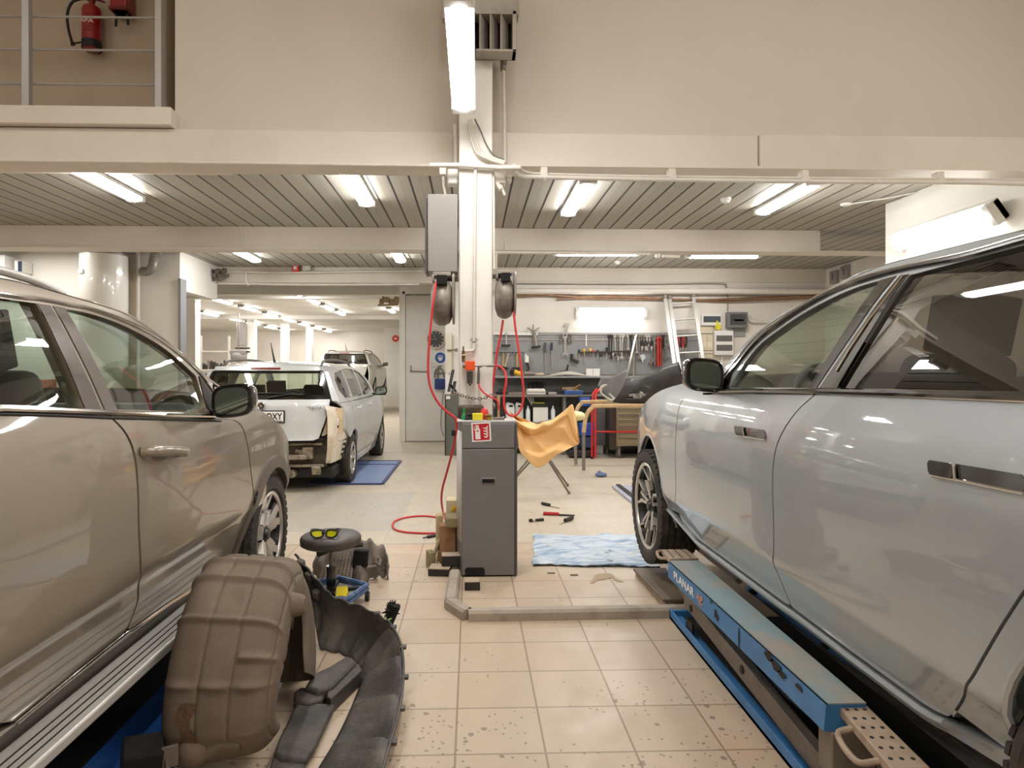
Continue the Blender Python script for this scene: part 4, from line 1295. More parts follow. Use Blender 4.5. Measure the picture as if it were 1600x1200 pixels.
    for sx in (-0.58, -0.2, 0.25, 0.6): m.box((cx + sx, y0 + 0.22, zz + 0.27), (0.1, 0.05, 0.1), (0.3, 0, 0))
    m.cyl((cx + 0.3, y0 + 0.25, zz + 0.22), (cx + 0.3, y0 + 0.7, zz + 0.22), 0.05)
    m.build('crash_bar', M_RAWMETAL if stripped else M_CLAD, root, bevel=0.01)
    MB().bb(cx - 0.70, cx + 0.70, y0 + 0.30, y0 + 0.34, zz + 0.30, zz + 0.64).build('rear_panel', M_DARKMETAL, root)
    return root, car, rear, k
EST, ecar, erear, ek = build_estate('estate_car', 'white estate car with the right tail lamp and rear bumper taken off', -2.40, 7.34, 0.0, P_ESTATE, True)
# tail lamp opening details
rp = lambda x, z, off: erear(x, z * ek, off)
skin('lamp_recess', M_PRIMER, [(0.735, 0.93 * ek), (0.88, 0.95 * ek), (0.88, 0.68 * ek), (0.66, 0.64 * ek), (0.71, 0.80 * ek)], erear, EST, off=0.05, thick=0.05, res=0.05)
o = MB().box(rp(0.80, 0.80, -0.002 + 0.045), (0.085, 0.006, 0.085), (0, 0.12, 0.35)).build('lamp_sticker', M_WHITE, EST)
b = MB()
for x, z, r in ((0.73, 0.63, 0.035), (0.83, 0.74, 0.014), (0.74, 0.72, 0.016)):
    p = rp(x, z, 0.03); b.cyl(p, p + Vector((0, 0.03, 0)), r, n=16)
b.build('body_hole', M_GAP, EST)
q = ecar.pos(1)
b = MB()
for z in (0.40, 0.46, 0.52):
    p = q(0.52, z * ek, 0.01); b.box(p, (0.02, 0.04, 0.035))
b.build('vent_flap', M_BLACK, EST)
skin('tail_lamp', M_LAMPRED, [(-0.73, 0.94 * ek), (-0.87, 0.95 * ek), (-0.87, 0.74 * ek), (-0.70, 0.74 * ek)], erear, EST, off=-0.01, thick=0.05, res=0.05)
# number plate, round emblem, model lettering
xv = (1, 0, 0)
pc = rp(0.035, 0.865, -0.012)
pl = MB().box(pc, (0.44, 0.012, 0.118)).build('number_plate', mat('plate_white', (236, 234, 230), 0.4), EST, bevel=0.004)
MB().box(pc + Vector((0, 0.004, 0)), (0.47, 0.012, 0.145)).build('plate_frame', M_BLACK, pl, bevel=0.004)
M_PLATETXT = mat('plate_ink', (24, 22, 22), 0.5)
text_obj('plate_lettering', 'OXY', frame(pc + Vector((0.115, -0.0075, 0)), xv, (0, 0, 1)), 0.105, M_PLATETXT, pl, 0.0008, sx=0.8, bold=0.002)
MB().box(pc + Vector((0.07, -0.007, -0.05)), (0.28, 0.002, 0.008)).build('plate_strip', M_PLATETXT, pl)
ec = rp(0.0, 0.985, -0.014)
em = MB().lathe([(0.0005, 0.008), (0.032, 0.006), (0.038, 0.0)], frame(ec, xv, (0, 0, 1)), 24).build('emblem', M_GLOSSBLACK, EST)
e2 = MB().lathe([(0.034, 0.006), (0.040, 0.009), (0.046, 0.004), (0.046, -0.004)], frame(ec, xv, (0, 0, 1)), 28)
e2.prism([(-0.026, -0.012), (0.0, -0.018), (0.024, -0.006), (0.006, 0.002), (0.026, 0.016), (0.0, 0.012), (-0.016, 0.024), (-0.012, 0.004)], frame(ec, xv, (0, 0, 1)), 0.004, z0=0.007)
e2.build('emblem_ring', M_CHROME, em)
text_obj('model_lettering', 'OCTAVIA', frame(rp(0.56, 0.955, -0.008), xv, (0, 0, 1)), 0.05, M_CHROME, EST, 0.002, sx=1.1)

FARC, fcar, frear, fk = build_estate('estate_car', 'dusty grey estate car raised high on stands in the far room', -4.13, 20.9, 0.56, P_FARCAR, False, wheels_drop=0.05)
M_STAND = mat('stand_steel', (120, 116, 112), 0.5, 0.3)
for sx, sy, w_ in ((-0.7, 1.5, 'rear left'), (0.7, 1.5, 'rear right'), (-0.7, 3.2, 'front left'), (0.7, 3.2, 'front right')):
    b = MB()
    b.cyl((-4.13 + sx, 20.9 + sy, 0.03), (-4.13 + sx, 20.9 + sy, 0.717), 0.05, 0.03)
    b.box((-4.13 + sx, 20.9 + sy, 0.015), (0.3, 0.3, 0.03))
    tag(b.build('axle_stand', M_STAND), 'grey axle stand under the %s of the raised far estate car' % w_, 'stand', 'axle stands under the far car')
# ================================================================== lamps (each gives off its own light)
M_TUBE = emit('lit_diffuser', (1.0, 0.985, 0.965), TUBE)
M_TUBE_WALL = emit('lit_wall_diffuser', (1.0, 0.98, 0.94), TUBE * 0.3)
M_LAMPBODY = mat('lamp_housing', (226, 224, 218), 0.4)
def tube_lamp(label, p0, p1, w, group, facing=(0, 0, -1), h=0.075, m=None):
    """sealed linear luminaire from p0 to p1 (middle line of its back), shining towards facing"""
    p0, p1 = Vector(p0), Vector(p1)
    c = (p0 + p1) / 2
    t = thing('tube_lamp', label, 'ceiling lamp' if facing[2] < -0.5 else 'wall lamp', tuple(c), 0, group)
    ax = (p1 - p0).normalized(); n = Vector(facing).normalized(); s = ax.cross(n)
    L = (p1 - p0).length
    M3 = Matrix((s, ax, n)).transposed()
    b = MB().box(c + n * h * 0.25, (w, L, h * 0.5), M3)
    for sg in (-1, 1): b.box(c + ax * sg * (L / 2 - 0.035) + n * h * 0.5, (w * 1.02, 0.07, h), M3)
    b.build('lamp_housing', M_LAMPBODY, t, bevel=0.008)
    d = MB()
    rows = []
    for k in (-1, 1):
        rows.append([c + ax * k * (L / 2 - 0.07) + s * (w * 0.47 * math.cos(a)) + n * (h * 0.62 + h * 0.5 * math.sin(a)) for a in [-0.3 + (PI + 0.6) * i / 12 for i in range(13)]])
    d.grid(rows)
    d.build('diffuser', m or M_TUBE, t)
    return t
G1 = 'sealed tube lamps on the boarded ceiling'
for lab, (pf, pn), w in (
    ('long bright ceiling lamp above the boiler side, leftmost in the boarded bay', ((216, 319), (108, 266)), 0.17),
    ('bright ceiling lamp in the boarded bay just left of the grey electric box', ((573, 326), (540, 270)), 0.17),
    ('bright ceiling lamp in the boarded bay just right of the white column', ((893, 341), (912, 288)), 0.17),
    ('long bright ceiling lamp beside the smoke detector, rightmost in the boarded bay', ((1193, 339), (1272, 291)), 0.17)):
    a, b = atZ(*pf, 3.19), atZ(*pn, 3.19)
    xm = (a.x + b.x) / 2
    tube_lamp(lab, (xm, a.y, 3.279), (xm, b.y, 3.279), w, G1)
for lab, xm, y0, y1 in (('ceiling lamp behind the second beam, above the end of the white left wall', -3.53, 9.55, 10.75),
                        ('short looking ceiling lamp behind the second beam, left of the grey electric box', -1.16, 9.4, 10.7)):
    tube_lamp(lab, (xm, y1, 3.279), (xm, y0, 3.279), 0.17, G1)
for lab, x0, x1, y in (('crosswise ceiling lamp behind the second beam, above the tool board', 1.25, 2.6, 9.9),
                       ('crosswise ceiling lamp behind the second beam, above the wall fuse boxes', 3.36, 4.55, 10.05)):
    tube_lamp(lab, (x0, y, 3.279), (x1, y, 3.279), 0.15, G1)
# lamp hung in front of the column
a, b = atY(724.5, 186, 4.45), atY(716.5, 22, 3.3)
t = tube_lamp('large tube lamp hanging lengthwise in front of the white column, nearest lamp', (a.x, a.y, 3.27), (b.x, b.y, 3.40), 0.162, None, h=0.085)
MB().cyl((b.x, b.y + 0.04, 3.40), (b.x, b.y + 0.04, 6.0), 0.004, n=6).build('hanging_wire', mat('dark_wire', (50, 48, 46), 0.5), t)
MB().cyl((a.x, a.y - 0.05, 3.27), (a.x, a.y - 0.05, 6.0), 0.004, n=6).build('hanging_wire', MATS['dark_wire'], t)
# wall lamps
p0, p1 = atX(1412, 362, 4.6), atX(1580, 312, 4.6)
tube_lamp('big glowing wall lamp with white end caps on the right wall above the saloon car', (4.56, p0.y, 2.83), (4.56, p1.y + 0.02, 2.83), 0.2, None, (-0.8, 0, -0.6), 0.13, M_TUBE_WALL)
wl0, wl1 = atY(899, 485, 11.5), atY(1012, 485, 11.5)
tube_lamp('glowing wall lamp above the grey tool board', (wl0.x, 11.58, 2.50), (wl1.x, 11.58, 2.50), 0.20, None, (0, -0.85, -0.5), 0.12, M_TUBE_WALL)
# rows in the far room
G2 = 'tube lamps in rows on the far room ceiling'
ORD = ('nearest', 'second nearest', 'third nearest', 'fourth nearest', 'fifth nearest', 'sixth nearest', 'seventh nearest')
rowlab = ('ceiling lamp in the right hand row of four in the far room', 'ceiling lamp in the long middle row of the far room', 'ceiling lamp in the left hand row of the far room', 'ceiling lamp beyond the first white column of the far room')
for r, x, ys in ((0, -4.0, (14.0, 15.7, 17.4, 19.1)), (1, -6.32, (15.9, 17.9, 19.9, 21.9, 23.9, 25.9, 27.9)), (2, -8.1, (17.6, 19.6, 21.6, 23.6, 25.6, 27.6)), (3, -11.2, (22.5, 25.0))):
    for i, y in enumerate(ys):
        tube_lamp(ORD[i] + ' ' + rowlab[r], (x, y, 3.239), (x, y + 1.25, 3.239), 0.16, G2)
tube_lamp('far room ceiling lamp by the red disc on the white pier', (-2.35, 18.4, 3.239), (-2.35, 19.5, 3.239), 0.16, G2)
# ================================================================== foreground things
M_BLUE = mat('lift_blue_paint', (64, 128, 186), 0.42, dirt=0.5, dirt_col=(40, 78, 118), dscale=5)
M_BLUETOP = mat('worn_blue_deck', (128, 152, 160), 0.5, dirt=0.8, dirt_col=(170, 150, 128), dscale=4, lo=0.42, hi=0.7)
M_DEEPBLUE = mat('deep_blue_paint', (38, 92, 170), 0.45, dirt=0.6, dirt_col=(120, 130, 140), dscale=6, lo=0.55, hi=0.8)
M_STEEL = mat('dusty_steel', (132, 122, 113), 0.5, 0.25, dirt=0.5, dirt_col=(84, 72, 62))
M_DARKSTEEL = mat('dark_steel', (48, 44, 42), 0.5, 0.5)
M_PLATE = mat('beige_dusty_plate', (172, 152, 132), 0.6, dirt=0.7, dirt_col=(110, 90, 74), dscale=14)
M_LETTER = mat('white_lettering', (235, 238, 240), 0.5)
M_ORANGELETTER = mat('orange_lettering', (216, 150, 120), 0.5)
# --- scissor lift under the saloon
XL = 1.09
f_t, n_t = atX(1044, 877, XL), atX(1291, 1101, XL)
f_b, n_b = atX(1044, 902, XL), atX(1287, 1143, XL)
t = thing('scissor_lift', 'blue scissor lift with lettered side holding up the pale grey saloon', 'car lift', (XL, 2.8, 0))
dk = MB()
wF, wN = 0.17, 0.125
dv = Vector((0, 0.0, 0))
P = [f_b, n_b, n_t, f_t, f_b + Vector((wF, 0, 0)), n_b + Vector((wN, 0, 0)), n_t + Vector((wN, 0, 0)), f_t + Vector((wF, 0, 0))]
dk.add(P, [(0, 1, 2, 3), (5, 4, 7, 6), (1, 5, 6, 2), (4, 0, 3, 7), (0, 4, 5, 1)])
flat_slab = dk.build('platform', M_BLUE, t)
tp = MB()
up = Vector((0, 0, 0.004))
ins = Vector((0.006, 0, 0))
tp.add([f_t + ins, n_t + ins, n_t + Vector((wN, 0, 0)), f_t + Vector((wF, 0, 0))] + [p + up for p in (f_t + ins, n_t + ins, n_t + Vector((wN, 0, 0)), f_t + Vector((wF, 0, 0)))],
       [(4, 5, 6, 7), (0, 1, 5, 4), (1, 2, 6, 5), (2, 3, 7, 6), (3, 0, 4, 7)])
tp.build('deck_plate', M_BLUETOP, flat_slab)
# lettering along the side: reads from the far end towards the near end
ydir = (n_t - f_t).normalized()
sidev = (f_t - f_b).normalized()
def on_side(k, v): return f_b.lerp(n_b, k).lerp(f_t.lerp(n_t, k), v) + Vector((-0.003, 0, 0))
text_obj('lettering', 'PLANAR', frame(on_side(0.165, 0.5), ydir, (0, 0, 1)), 0.058, M_LETTER, flat_slab, 0.0006, sx=1.45, bold=0.0015)
text_obj('lettering', 'AP', frame(on_side(0.315, 0.55), ydir, (0, 0, 1)), 0.045, M_ORANGELETTER, flat_slab, 0.0006, sx=1.6, bold=0.001)
text_obj('lettering', 'LIFT', frame(on_side(0.325, 0.27), ydir, (0, 0, 1)), 0.022, M_ORANGELETTER, flat_slab, 0.0006, sx=1.6)
M_CHIP = mat('bare_chipped_paint', (34, 30, 28), 0.7)
for k, v, a, b in ((0.44, 0.55, 0.020, 0.024), (0.455, 0.42, 0.012, 0.022), (0.405, 0.92, 0.016, 0.008), (0.60, 0.45, 0.006, 0.05), (0.76, 0.86, 0.05, 0.016), (0.80, 0.72, 0.045, 0.022), (0.83, 0.62, 0.03, 0.014), (0.9, 0.75, 0.03, 0.012)):
    p = on_side(k, v); n = 9; ch = MB()
    M = frame(p + Vector((0.001, 0, 0)), ydir, (0, 0, 1))
    ch.prism([((a * (0.6 + 0.5 * random.random())) * math.cos(2 * PI * i / n), (b * (0.6 + 0.5 * random.random())) * math.sin(2 * PI * i / n)) for i in range(n)], M, 0.0015)
    ch.build('paint_chip', M_CHIP, flat_slab)
# base frame
ba, bb_ = atZ(1049, 966, 0.0), atZ(1228, 1200, 0.0)
bx = (ba.x + bb_.x) / 2
m = MB()
m.bb(bx, bx + 0.012, 1.2, ba.y, 0.0, 0.055); m.bb(bx, bx + 0.07, 1.2, ba.y, 0.0, 0.02)
m.bb(bx, bx + 0.45, ba.y - 0.02, ba.y, 0.0, 0.05)
m.build('base_frame', M_BLUE, t, bevel=0.003)
MB().bb(bx + 0.072, 2.0, 1.0, ba.y - 0.022, 0.0, 0.012).build('shade_pan', mat('shade_pan_dark', (34, 31, 29), 0.8), t)  # dark sheet added over the floor for the shade under the saloon
arm = MB()
arm.bar((bx + 0.10, 3.50, 0.22), (bx + 0.10, 1.55, 0.02), 0.05, 0.10, up=(1, 0, 0)) if False else None
def lever(b, p, q, th, hh):
    p, q = Vector(p), Vector(q); d = (q - p).normalized(); u = Vector((1, 0, 0)); w = d.cross(u).normalized()
    P = [a + u * sx * th / 2 + w * sz * hh / 2 for a in (p, q) for sx, sz in ((-1, -1), (1, -1), (1, 1), (-1, 1))]
    b.add(P, [(0, 1, 2, 3), (7, 6, 5, 4), (0, 4, 5, 1), (1, 5, 6, 2), (2, 6, 7, 3), (3, 7, 4, 0)])
lever(arm, (bx + 0.052, 3.52, 0.175), (bx + 0.052, 1.7, 0.06), 0.045, 0.085)
a1 = arm.build('lift_arm', M_STEEL, t, bevel=0.006)
arm2 = MB(); lever(arm2, (bx + 0.14, 3.45, 0.07), (bx + 0.14, 1.7, 0.24), 0.05, 0.085)
arm2.build('lift_arm', M_STEEL, t, bevel=0.006)
for yy, zz in ((3.40, 0.16), (2.75, 0.135)):
    j = MB(); j.cyl((bx + 0.024, yy, zz), (bx + 0.18, yy, zz), 0.018, n=14)
    j.build('pivot_pin', M_DARKSTEEL, t)
MB().bb(bx + 0.014, bx + 0.028, 3.34, 3.44, 0.02, 0.10).build('pivot_block', M_DARKSTEEL, t)
MB().bb(XL + 0.02, XL + 0.16, n_b.y - 0.01, n_b.y + 0.07, 0.16, n_b.z).build('end_block', M_STEEL, t, bevel=0.005)
# pull-out plates at both ends
def pull_plate(pts, z, hook):
    b = MB(); n = len(pts)
    P = [Vector((p.x, p.y, z)) for p in pts]
    b.add([p - Vector((0, 0, 0.03)) for p in P] + P, [(0, 1, 2, 3)[::-1], (4, 5, 6, 7)] + [(i, (i + 1) % 4, 4 + (i + 1) % 4, 4 + i) for i in range(4)])
    pl = b.build('pull_out_plate', M_PLATE, t, bevel=0.004)
    h = MB().tube(catmull(hook, 5), 0.009, 8); h.build('pull_handle', M_PLATE, pl)
    for u in range(6):
        for v in range(3):
            q = P[0].lerp(P[1], (v + 0.6) / 3.4).lerp(P[3].lerp(P[2], (v + 0.6) / 3.4), (u + 0.6) / 6.4)
            MB().cyl(q + Vector((0, 0, -0.002)), q + Vector((0, 0, 0.0015)), 0.006, n=8).build('plate_hole', M_CHIP, pl)
zN = n_t.z - 0.012
pN = [atZ(1309, 1101, zN), atZ(1354, 1101, zN), atZ(1455, 1200, zN), atZ(1393, 1200, zN)]
pull_plate(pN, zN, [pN[0].lerp(pN[3], 0.3) + Vector((0.0, 0, -0.02)), pN[0].lerp(pN[3], 0.35) + Vector((-0.05, 0, -0.03)), pN[0].lerp(pN[3], 0.75) + Vector((-0.055, 0, -0.03)), pN[0].lerp(pN[3], 0.8) + Vector((0.0, 0, -0.02))])
zF = f_t.z - 0.004
pF = [atZ(1034, 858, zF), atZ(1073, 858, zF), atZ(1092, 872, zF), atZ(1046, 873, zF)]
pull_plate(pF[::1], zF, [pF[0] + Vector((0, 0, -0.01)), pF[0] + Vector((-0.03, -0.01, -0.015)), pF[0] + Vector((-0.035, -0.07, -0.03)), pF[0] + Vector((0.0, -0.09, -0.03))])
# flat ramp plates at the front of the lift
t = thing('ramp_plate', 'grey-brown ramp plate lying against the front of the blue lift', 'ramp', (1.2, 3.9, 0))
a, b, c, d = atZ(989, 887, 0.05), atZ(1040, 887, 0.05), atZ(1069, 936, 0.075), atZ(1036, 936, 0.075)
m = MB()
P = [a, b, c, d]
m.add([p - Vector((0, 0, 0.02)) for p in P] + P, [(3, 2, 1, 0), (4, 5, 6, 7)] + [(i, (i + 1) % 4, 4 + (i + 1) % 4, 4 + i) for i in range(4)])
m.build('plate', mat('ramp_rubber', (112, 98, 84), 0.6, dirt=0.5, dirt_col=(84, 72, 60)), t, bevel=0.004)
m = MB(); m.add([Vector((p.x + 0.02, p.y + 0.02, 0.0)) for p in P] + [Vector((p.x + 0.02, p.y + 0.02, p.z - 0.022)) for p in P], [(3, 2, 1, 0), (4, 5, 6, 7)] + [(i, (i + 1) % 4, 4 + (i + 1) % 4, 4 + i) for i in range(4)])
m.build('ramp_block', M_PLATE, t, bevel=0.004)
# plates of a second lift let into the floor behind the saloon's wheel, and under the white estate
t = thing('floor_lift_plate', 'grey-blue lift plate set in the floor beyond the saloon front wheel', 'car lift', (1.9, 7.2, 0))
a, b = atZ(956, 762, 0), atZ(990, 792, 0)
m = MB()
m.bb(a.x, a.x + 0.7, b.y - 0.7, a.y, 0.0, 0.03)
m.build('plate', mat('plate_greyblue', (160, 164, 178), 0.5), t, bevel=0.005)
MB().bb(a.x + 0.05, a.x + 0.10, b.y - 0.7, a.y, 0.03, 0.045).build('edge_strip', M_DARKSTEEL, t)
t = thing('floor_lift_plate', 'blue lift plate with dark rim in the floor under the white estate car', 'car lift', (-1.9, 8.6, 0))
a, b = atZ(626, 721, 0), atZ(586, 757, 0)
m = MB(); m.bb(a.x - 0.95, a.x, b.y, a.y, 0.0, 0.012); m.build('plate', mat('plate_blue', (118, 138, 176), 0.5, dirt=0.4, dirt_col=(150, 150, 160)), t)
m = MB()
for x0, x1, y0, y1 in ((a.x - 0.02, a.x + 0.02, b.y, a.y), (a.x - 0.95, a.x, b.y - 0.03, b.y + 0.01), (a.x - 0.95, a.x, a.y - 0.02, a.y + 0.02), (a.x - 0.95, a.x, a.y - 0.42, a.y - 0.38)):
    m.bb(x0, x1, y0, y1, 0.0, 0.018)
m.build('rim', mat('plate_rim_blue', (46, 56, 96), 0.5), t)
# --- blue lift under the crossover
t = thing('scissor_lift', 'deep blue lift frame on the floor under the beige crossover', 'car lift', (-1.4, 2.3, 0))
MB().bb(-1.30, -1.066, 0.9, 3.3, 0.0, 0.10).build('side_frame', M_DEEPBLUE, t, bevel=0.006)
MB().bb(-2.9, -1.30, 0.9, 3.3, 0.0, 0.075).build('flat_slab', mat('under_car_shade', (22, 21, 22), 0.7), t, bevel=0.004)  # black slab added to stand for the deep shade under the crossover
m = MB()
for x in (-1.6, -2.6): m.box((x, 2.4, 0.205), (0.28, 1.5, 0.26))
m.build('lift_pads', M_LINERBLACK, t, bevel=0.01)

# --- big dusty wheel-arch liner standing on the floor
M_LINER = mat('dusty_tan_liner', (118, 104, 90), 0.8, dirt=0.7, dirt_col=(98, 84, 72), dscale=4, bump=0.12, bscale=90)
M_LINERMUD = mat('rusty_mud', (104, 80, 58), 0.85, dirt=0.7, dirt_col=(70, 54, 42), dscale=18, bump=0.4)
t = thing('wheel_arch_liner', 'large dusty tan wheel-arch liner with moulded ribs standing beside the crossover step', 'wheel-arch liner', (-0.86, 2.58, 0))
LX0, LX1, LY, LZ, LR = -1.055, -0.70, 2.58, 0.25, 0.40
def bumpf(x, c, w): return math.exp(-((x - c) / w) ** 2)
rows = []
na, nt_ = 400, 56
for i in range(na + 1):
    a = math.radians(-34 + 246 * i / na)           # from the near foot over the top to the far foot
    deg = math.degrees(a)
    r_ = []
    for k in range(nt_ + 1):
        t_ = k / nt_
        edge = 0.05 * (abs(2 * t_ - 1) ** 7)
        rib = 0.020 * (bumpf(deg, 15, 1.9) * (0.55 + 0.45 * math.cos(2 * PI * (t_ - 0.18) * 3)) ** 0.5 + bumpf(deg, 45, 1.7) + bumpf(deg, 70, 1.7) + bumpf(deg, 88, 1.7) + bumpf(deg, 115, 2.4) + bumpf(deg, 28, 1.9) * (t_ > 0.70))
        grv = -0.007 * (bumpf(t_, 0.36, 0.016) + bumpf(t_, 0.66, 0.016)) * (1 if deg > -12 else 0.3)
        pad = 0.012 * bumpf(deg, 57, 8) ** 2 * bumpf(t_, 0.52, 0.12)
        low = 0.05 * max(0, (-deg - 8) / 26) * (0.6 + t_)
        R = LR - edge + rib + grv - pad - low
        skew = 0.03 * (1 - t_) * math.sin(a)
        x = LX0 + (LX1 - LX0) * t_ + 0.012 * math.sin(a * 2)
        r_.append(Vector((x, LY - (R + 0.0) * math.cos(a) * 0.98, max(0.004, LZ + R * math.sin(a) + skew))))
    rows.append(r_)
m = MB().grid(rows, flip=False)
sh = m.build('arch_shell', M_LINER, t, smooth=60, solid=0.006, solid_off=-1)
# inboard side wall with a pocket
rows = []
for i in range(na + 1):
    a = math.radians(-34 + 246 * i / na)
    o = Vector(m.v[i * (nt_ + 1) + nt_])
    d = Vector((0, LY - o.y, LZ - o.z)).normalized()
    dep = 0.11 + 0.05 * math.sin(a * 2.3) + 0.05 * (a > 1.2)
    rows.append([o + d * dep * q + Vector((0.012 * math.sin(q * PI), 0, 0)) for q in (0, 0.2, 0.45, 0.7, 1.0)])
    for p in rows[-1]: p.z = max(0.004, p.z)
MB().grid(rows).build('side_wall', M_LINER, t, smooth=60, solid=0.006, solid_off=-1)
b = MB()
pc = atY(462, 945, 2.50)
b.lathe([(0.001, 0.10), (0.028, 0.098), (0.04, 0.08), (0.045, 0.05), (0.06, 0.02), (0.08, -0.05)], Matrix.Translation(pc + Vector((-0.06, 0, 0))) @ Matrix.Rotation(PI / 2, 4, 'Y'), 20)
b.build('pocket', M_LINER, t)
b = MB()
bc = atY(302, 1168, 2.235)
b.ball(bc, (0.062, 0.05, 0.06), 18, 12)
b.tube([bc + Vector((0.05, 0, -0.01)), bc + Vector((0.1, -0.01, 0.02)), bc + Vector((0.16, 0.0, 0.02))], [0.03, 0.022, 0.028], 10)
b.build('lower_boss', M_LINER, t)
b = MB()
b.bb(-0.865, -0.76, 2.985, 3.08, 0.0, 0.27)
b.build('inner_bracket', M_LINERBLACK, t, bevel=0.02)
# rust coloured caked mud strip on the near face
rows = []
for i in range(16):
    a = math.radians(-26 + 34 * i / 15)
    rows.append([Vector((LX0 + 0.075 + 0.05 * q + 0.012 * math.sin(i * 0.9 + q), LY - (LR + 0.0025 - 0.05 * max(0, (-math.degrees(a) - 8) / 26) * 0.9) * math.cos(a) * 0.98, LZ + (LR + 0.0025 - 0.05 * max(0, (-math.degrees(a) - 8) / 26) * .9) * math.sin(a) + 0.02 * math.sin(a))) for q in (0, 0.33, 0.66, 1.0)])
MB().grid(rows).build('caked_mud', M_LINERMUD, sh, smooth=60)

# --- curved black liner lying on its side
M_BLKLINER = mat('scuffed_black_liner', (58, 54, 51), 0.55, dirt=0.8, dirt_col=(112, 103, 94), dscale=5, bump=0.15, bscale=60, lo=0.46, hi=0.78)
cols = [((460, 867), .42, (468, 893), .36), ((481, 892), .37, (484, 925), .27), ((503, 917), .31, (494, 985), .08), ((521, 934), .26, (501, 1014), .012),
        ((555, 946), .225, (525, 1020), .006), ((590, 962), .2, (549, 1029), .006), ((611, 979), .17, (563, 1043), .006), ((625, 1006), .14, (566, 1058), .006),
        ((629, 1046), .105, (558, 1081), .006), ((626, 1088), .085, (546, 1110), .006), ((617, 1132), .075, (527, 1150), .006), ((603, 1180), .07, (500, 1195), .006), ((590, 1225), .07, (480, 1228), .006)]
rim = catmull([atZ(*c[0], c[1]) for c in cols], 14); bas = catmull([atZ(*c[2], c[3]) for c in cols], 14)
rows = []
N_ = len(rim)
for i in range(N_):
    R0, B0 = rim[i], bas[i]
    w = i / (N_ - 1)
    r_ = []
    nseg = 18
    for k in range(nseg + 1):
        q = k / nseg
        p = B0.lerp(R0, q)
        sag = 0.05 * math.sin(PI * q) * (0.5 + 0.5 * w)
        p.z = max(0.004, p.z - sag * (0.6 if w > 0.4 else 0.15))
        if w < 0.55:
            p.y += 0.035 * math.sin(PI * q)
        step = 0.0
        if w > 0.5:
            ph = (w - 0.5) * 8.0
            fr = ph - math.floor(ph)
            step = 0.05 * (1 - fr) ** 1.6 * math.sin(PI * min(1, q * 1.05)) ** 0.5
        else:
            step = 0.006 * math.sin(w * 95)
        p.z += step
        r_.append(p)
    rows.append(r_)
t = thing('wheel_arch_liner', 'curved black wheel-arch liner lying open on the floor, ribbed and scuffed', 'wheel-arch liner', (-0.5, 2.8, 0))
m = MB().grid(rows); m.build('liner_shell', M_BLKLINER, t, smooth=50, solid=0.005, solid_off=1)
b = MB()
b.tube([r[-1] + Vector((0.004, 0, 0.003)) for r in rows[::2]], 0.006, 6)
for i in range(52, N_, 16):
    b.box(rows[i][-1] + Vector((0.012, 0, 0.0)), (0.028, 0.03, 0.012))
b.build('liner_flange', M_BLKLINER, t)
b = MB()
for i, (q, s_) in enumerate(((4, 0.05), (14, 0.055), (23, 0.05))):
    p = rows[q][10] + Vector((0, -0.015, 0.01)); b.box(p, (0.04, 0.03, s_), (0.4, 0.2, -0.5))
b.build('clip_plate', M_CLAD, t, bevel=0.004)
fr = thing('foam_plug', 'frayed black foam plug with a green tie at the rim of the curved liner', 'foam piece', (0, 0, 0))
pf = atZ(612, 955, 0.19)
fr.location = pf; MW[fr.name] = Matrix.Translation(pf)
b = MB()
random.seed(3)
for i in range(46):
    d = Vector((random.gauss(0.1, 0.6), random.gauss(0, 0.5), random.gauss(0.5, 0.5))).normalized()
    L = random.uniform(0.03, 0.06)
    b.cyl(pf, pf + d * L, 0.012, 0.002, 6)
b.cyl(pf + Vector((-0.012, 0, -0.06)), pf + Vector((0.02, 0, 0.03)), 0.022, 0.028, 10)
b.build('foam', M_LINERBLACK, fr)
b = MB(); b.tube([pf + Vector((-0.02 + 0.03 * math.cos(a), 0.03 * math.sin(a), -0.035 + 0.01 * math.cos(a))) for a in [2 * PI * i / 14 for i in range(14)]], 0.004, 6, closed=True)
b.build('cable_tie', mat('green_tie', (170, 205, 120), 0.4), fr)

# --- flat black trim piece lying on the floor between the liners
t = thing('splash_guard', 'scuffed black plastic splash guard lying flat between the two liners', 'splash guard', (-0.75, 2.55, 0))
def slab(pxs, z0, z1, name, m_, bev=0.012, lift=0.0):
    b = MB(); n = len(pxs)
    P = [atZ(px, py, z1) for px, py in pxs]
    b.add([Vector((p.x, p.y, z0)) for p in P] + [Vector((p.x, p.y, z1)) for p in P], [tuple(range(n))[::-1], tuple(range(n, 2 * n))] + [(i, (i + 1) % n, n + (i + 1) % n, n + i) for i in range(n)])
    return b.build(name, m_, t, bevel=bev, smooth=25)
def ccw(pts):
    A = sum(pts[i][0] * pts[(i + 1) % len(pts)][1] - pts[(i + 1) % len(pts)][0] * pts[i][1] for i in range(len(pts)))
    return pts if A < 0 else pts[::-1]
slab(ccw([(543, 1023), (558, 1033), (520, 1072), (497, 1078), (476, 1072), (489, 1052), (516, 1040)]), 0.03, 0.085, 'upper_box', M_BLKLINER)
slab(ccw([(560, 1036), (566, 1046), (517, 1092), (510, 1088), (513, 1075)]), 0.005, 0.07, 'side_flange', M_BLKLINER, 0.005)
slab(ccw([(470, 1072), (508, 1078), (505, 1090), (482, 1098), (462, 1094), (458, 1082)]), 0.02, 0.06, 'neck', M_BLKLINER)
slab(ccw([(462, 1096), (524, 1098), (514, 1118), (492, 1165), (478, 1186), (440, 1184), (427, 1176), (436, 1150), (452, 1120)]), 0.01, 0.045, 'flap', M_BLKLINER, 0.014)
slab(ccw([(426, 1180), (478, 1190), (470, 1215), (415, 1215)]), 0.0, 0.03, 'lower_flap', M_BLKLINER)

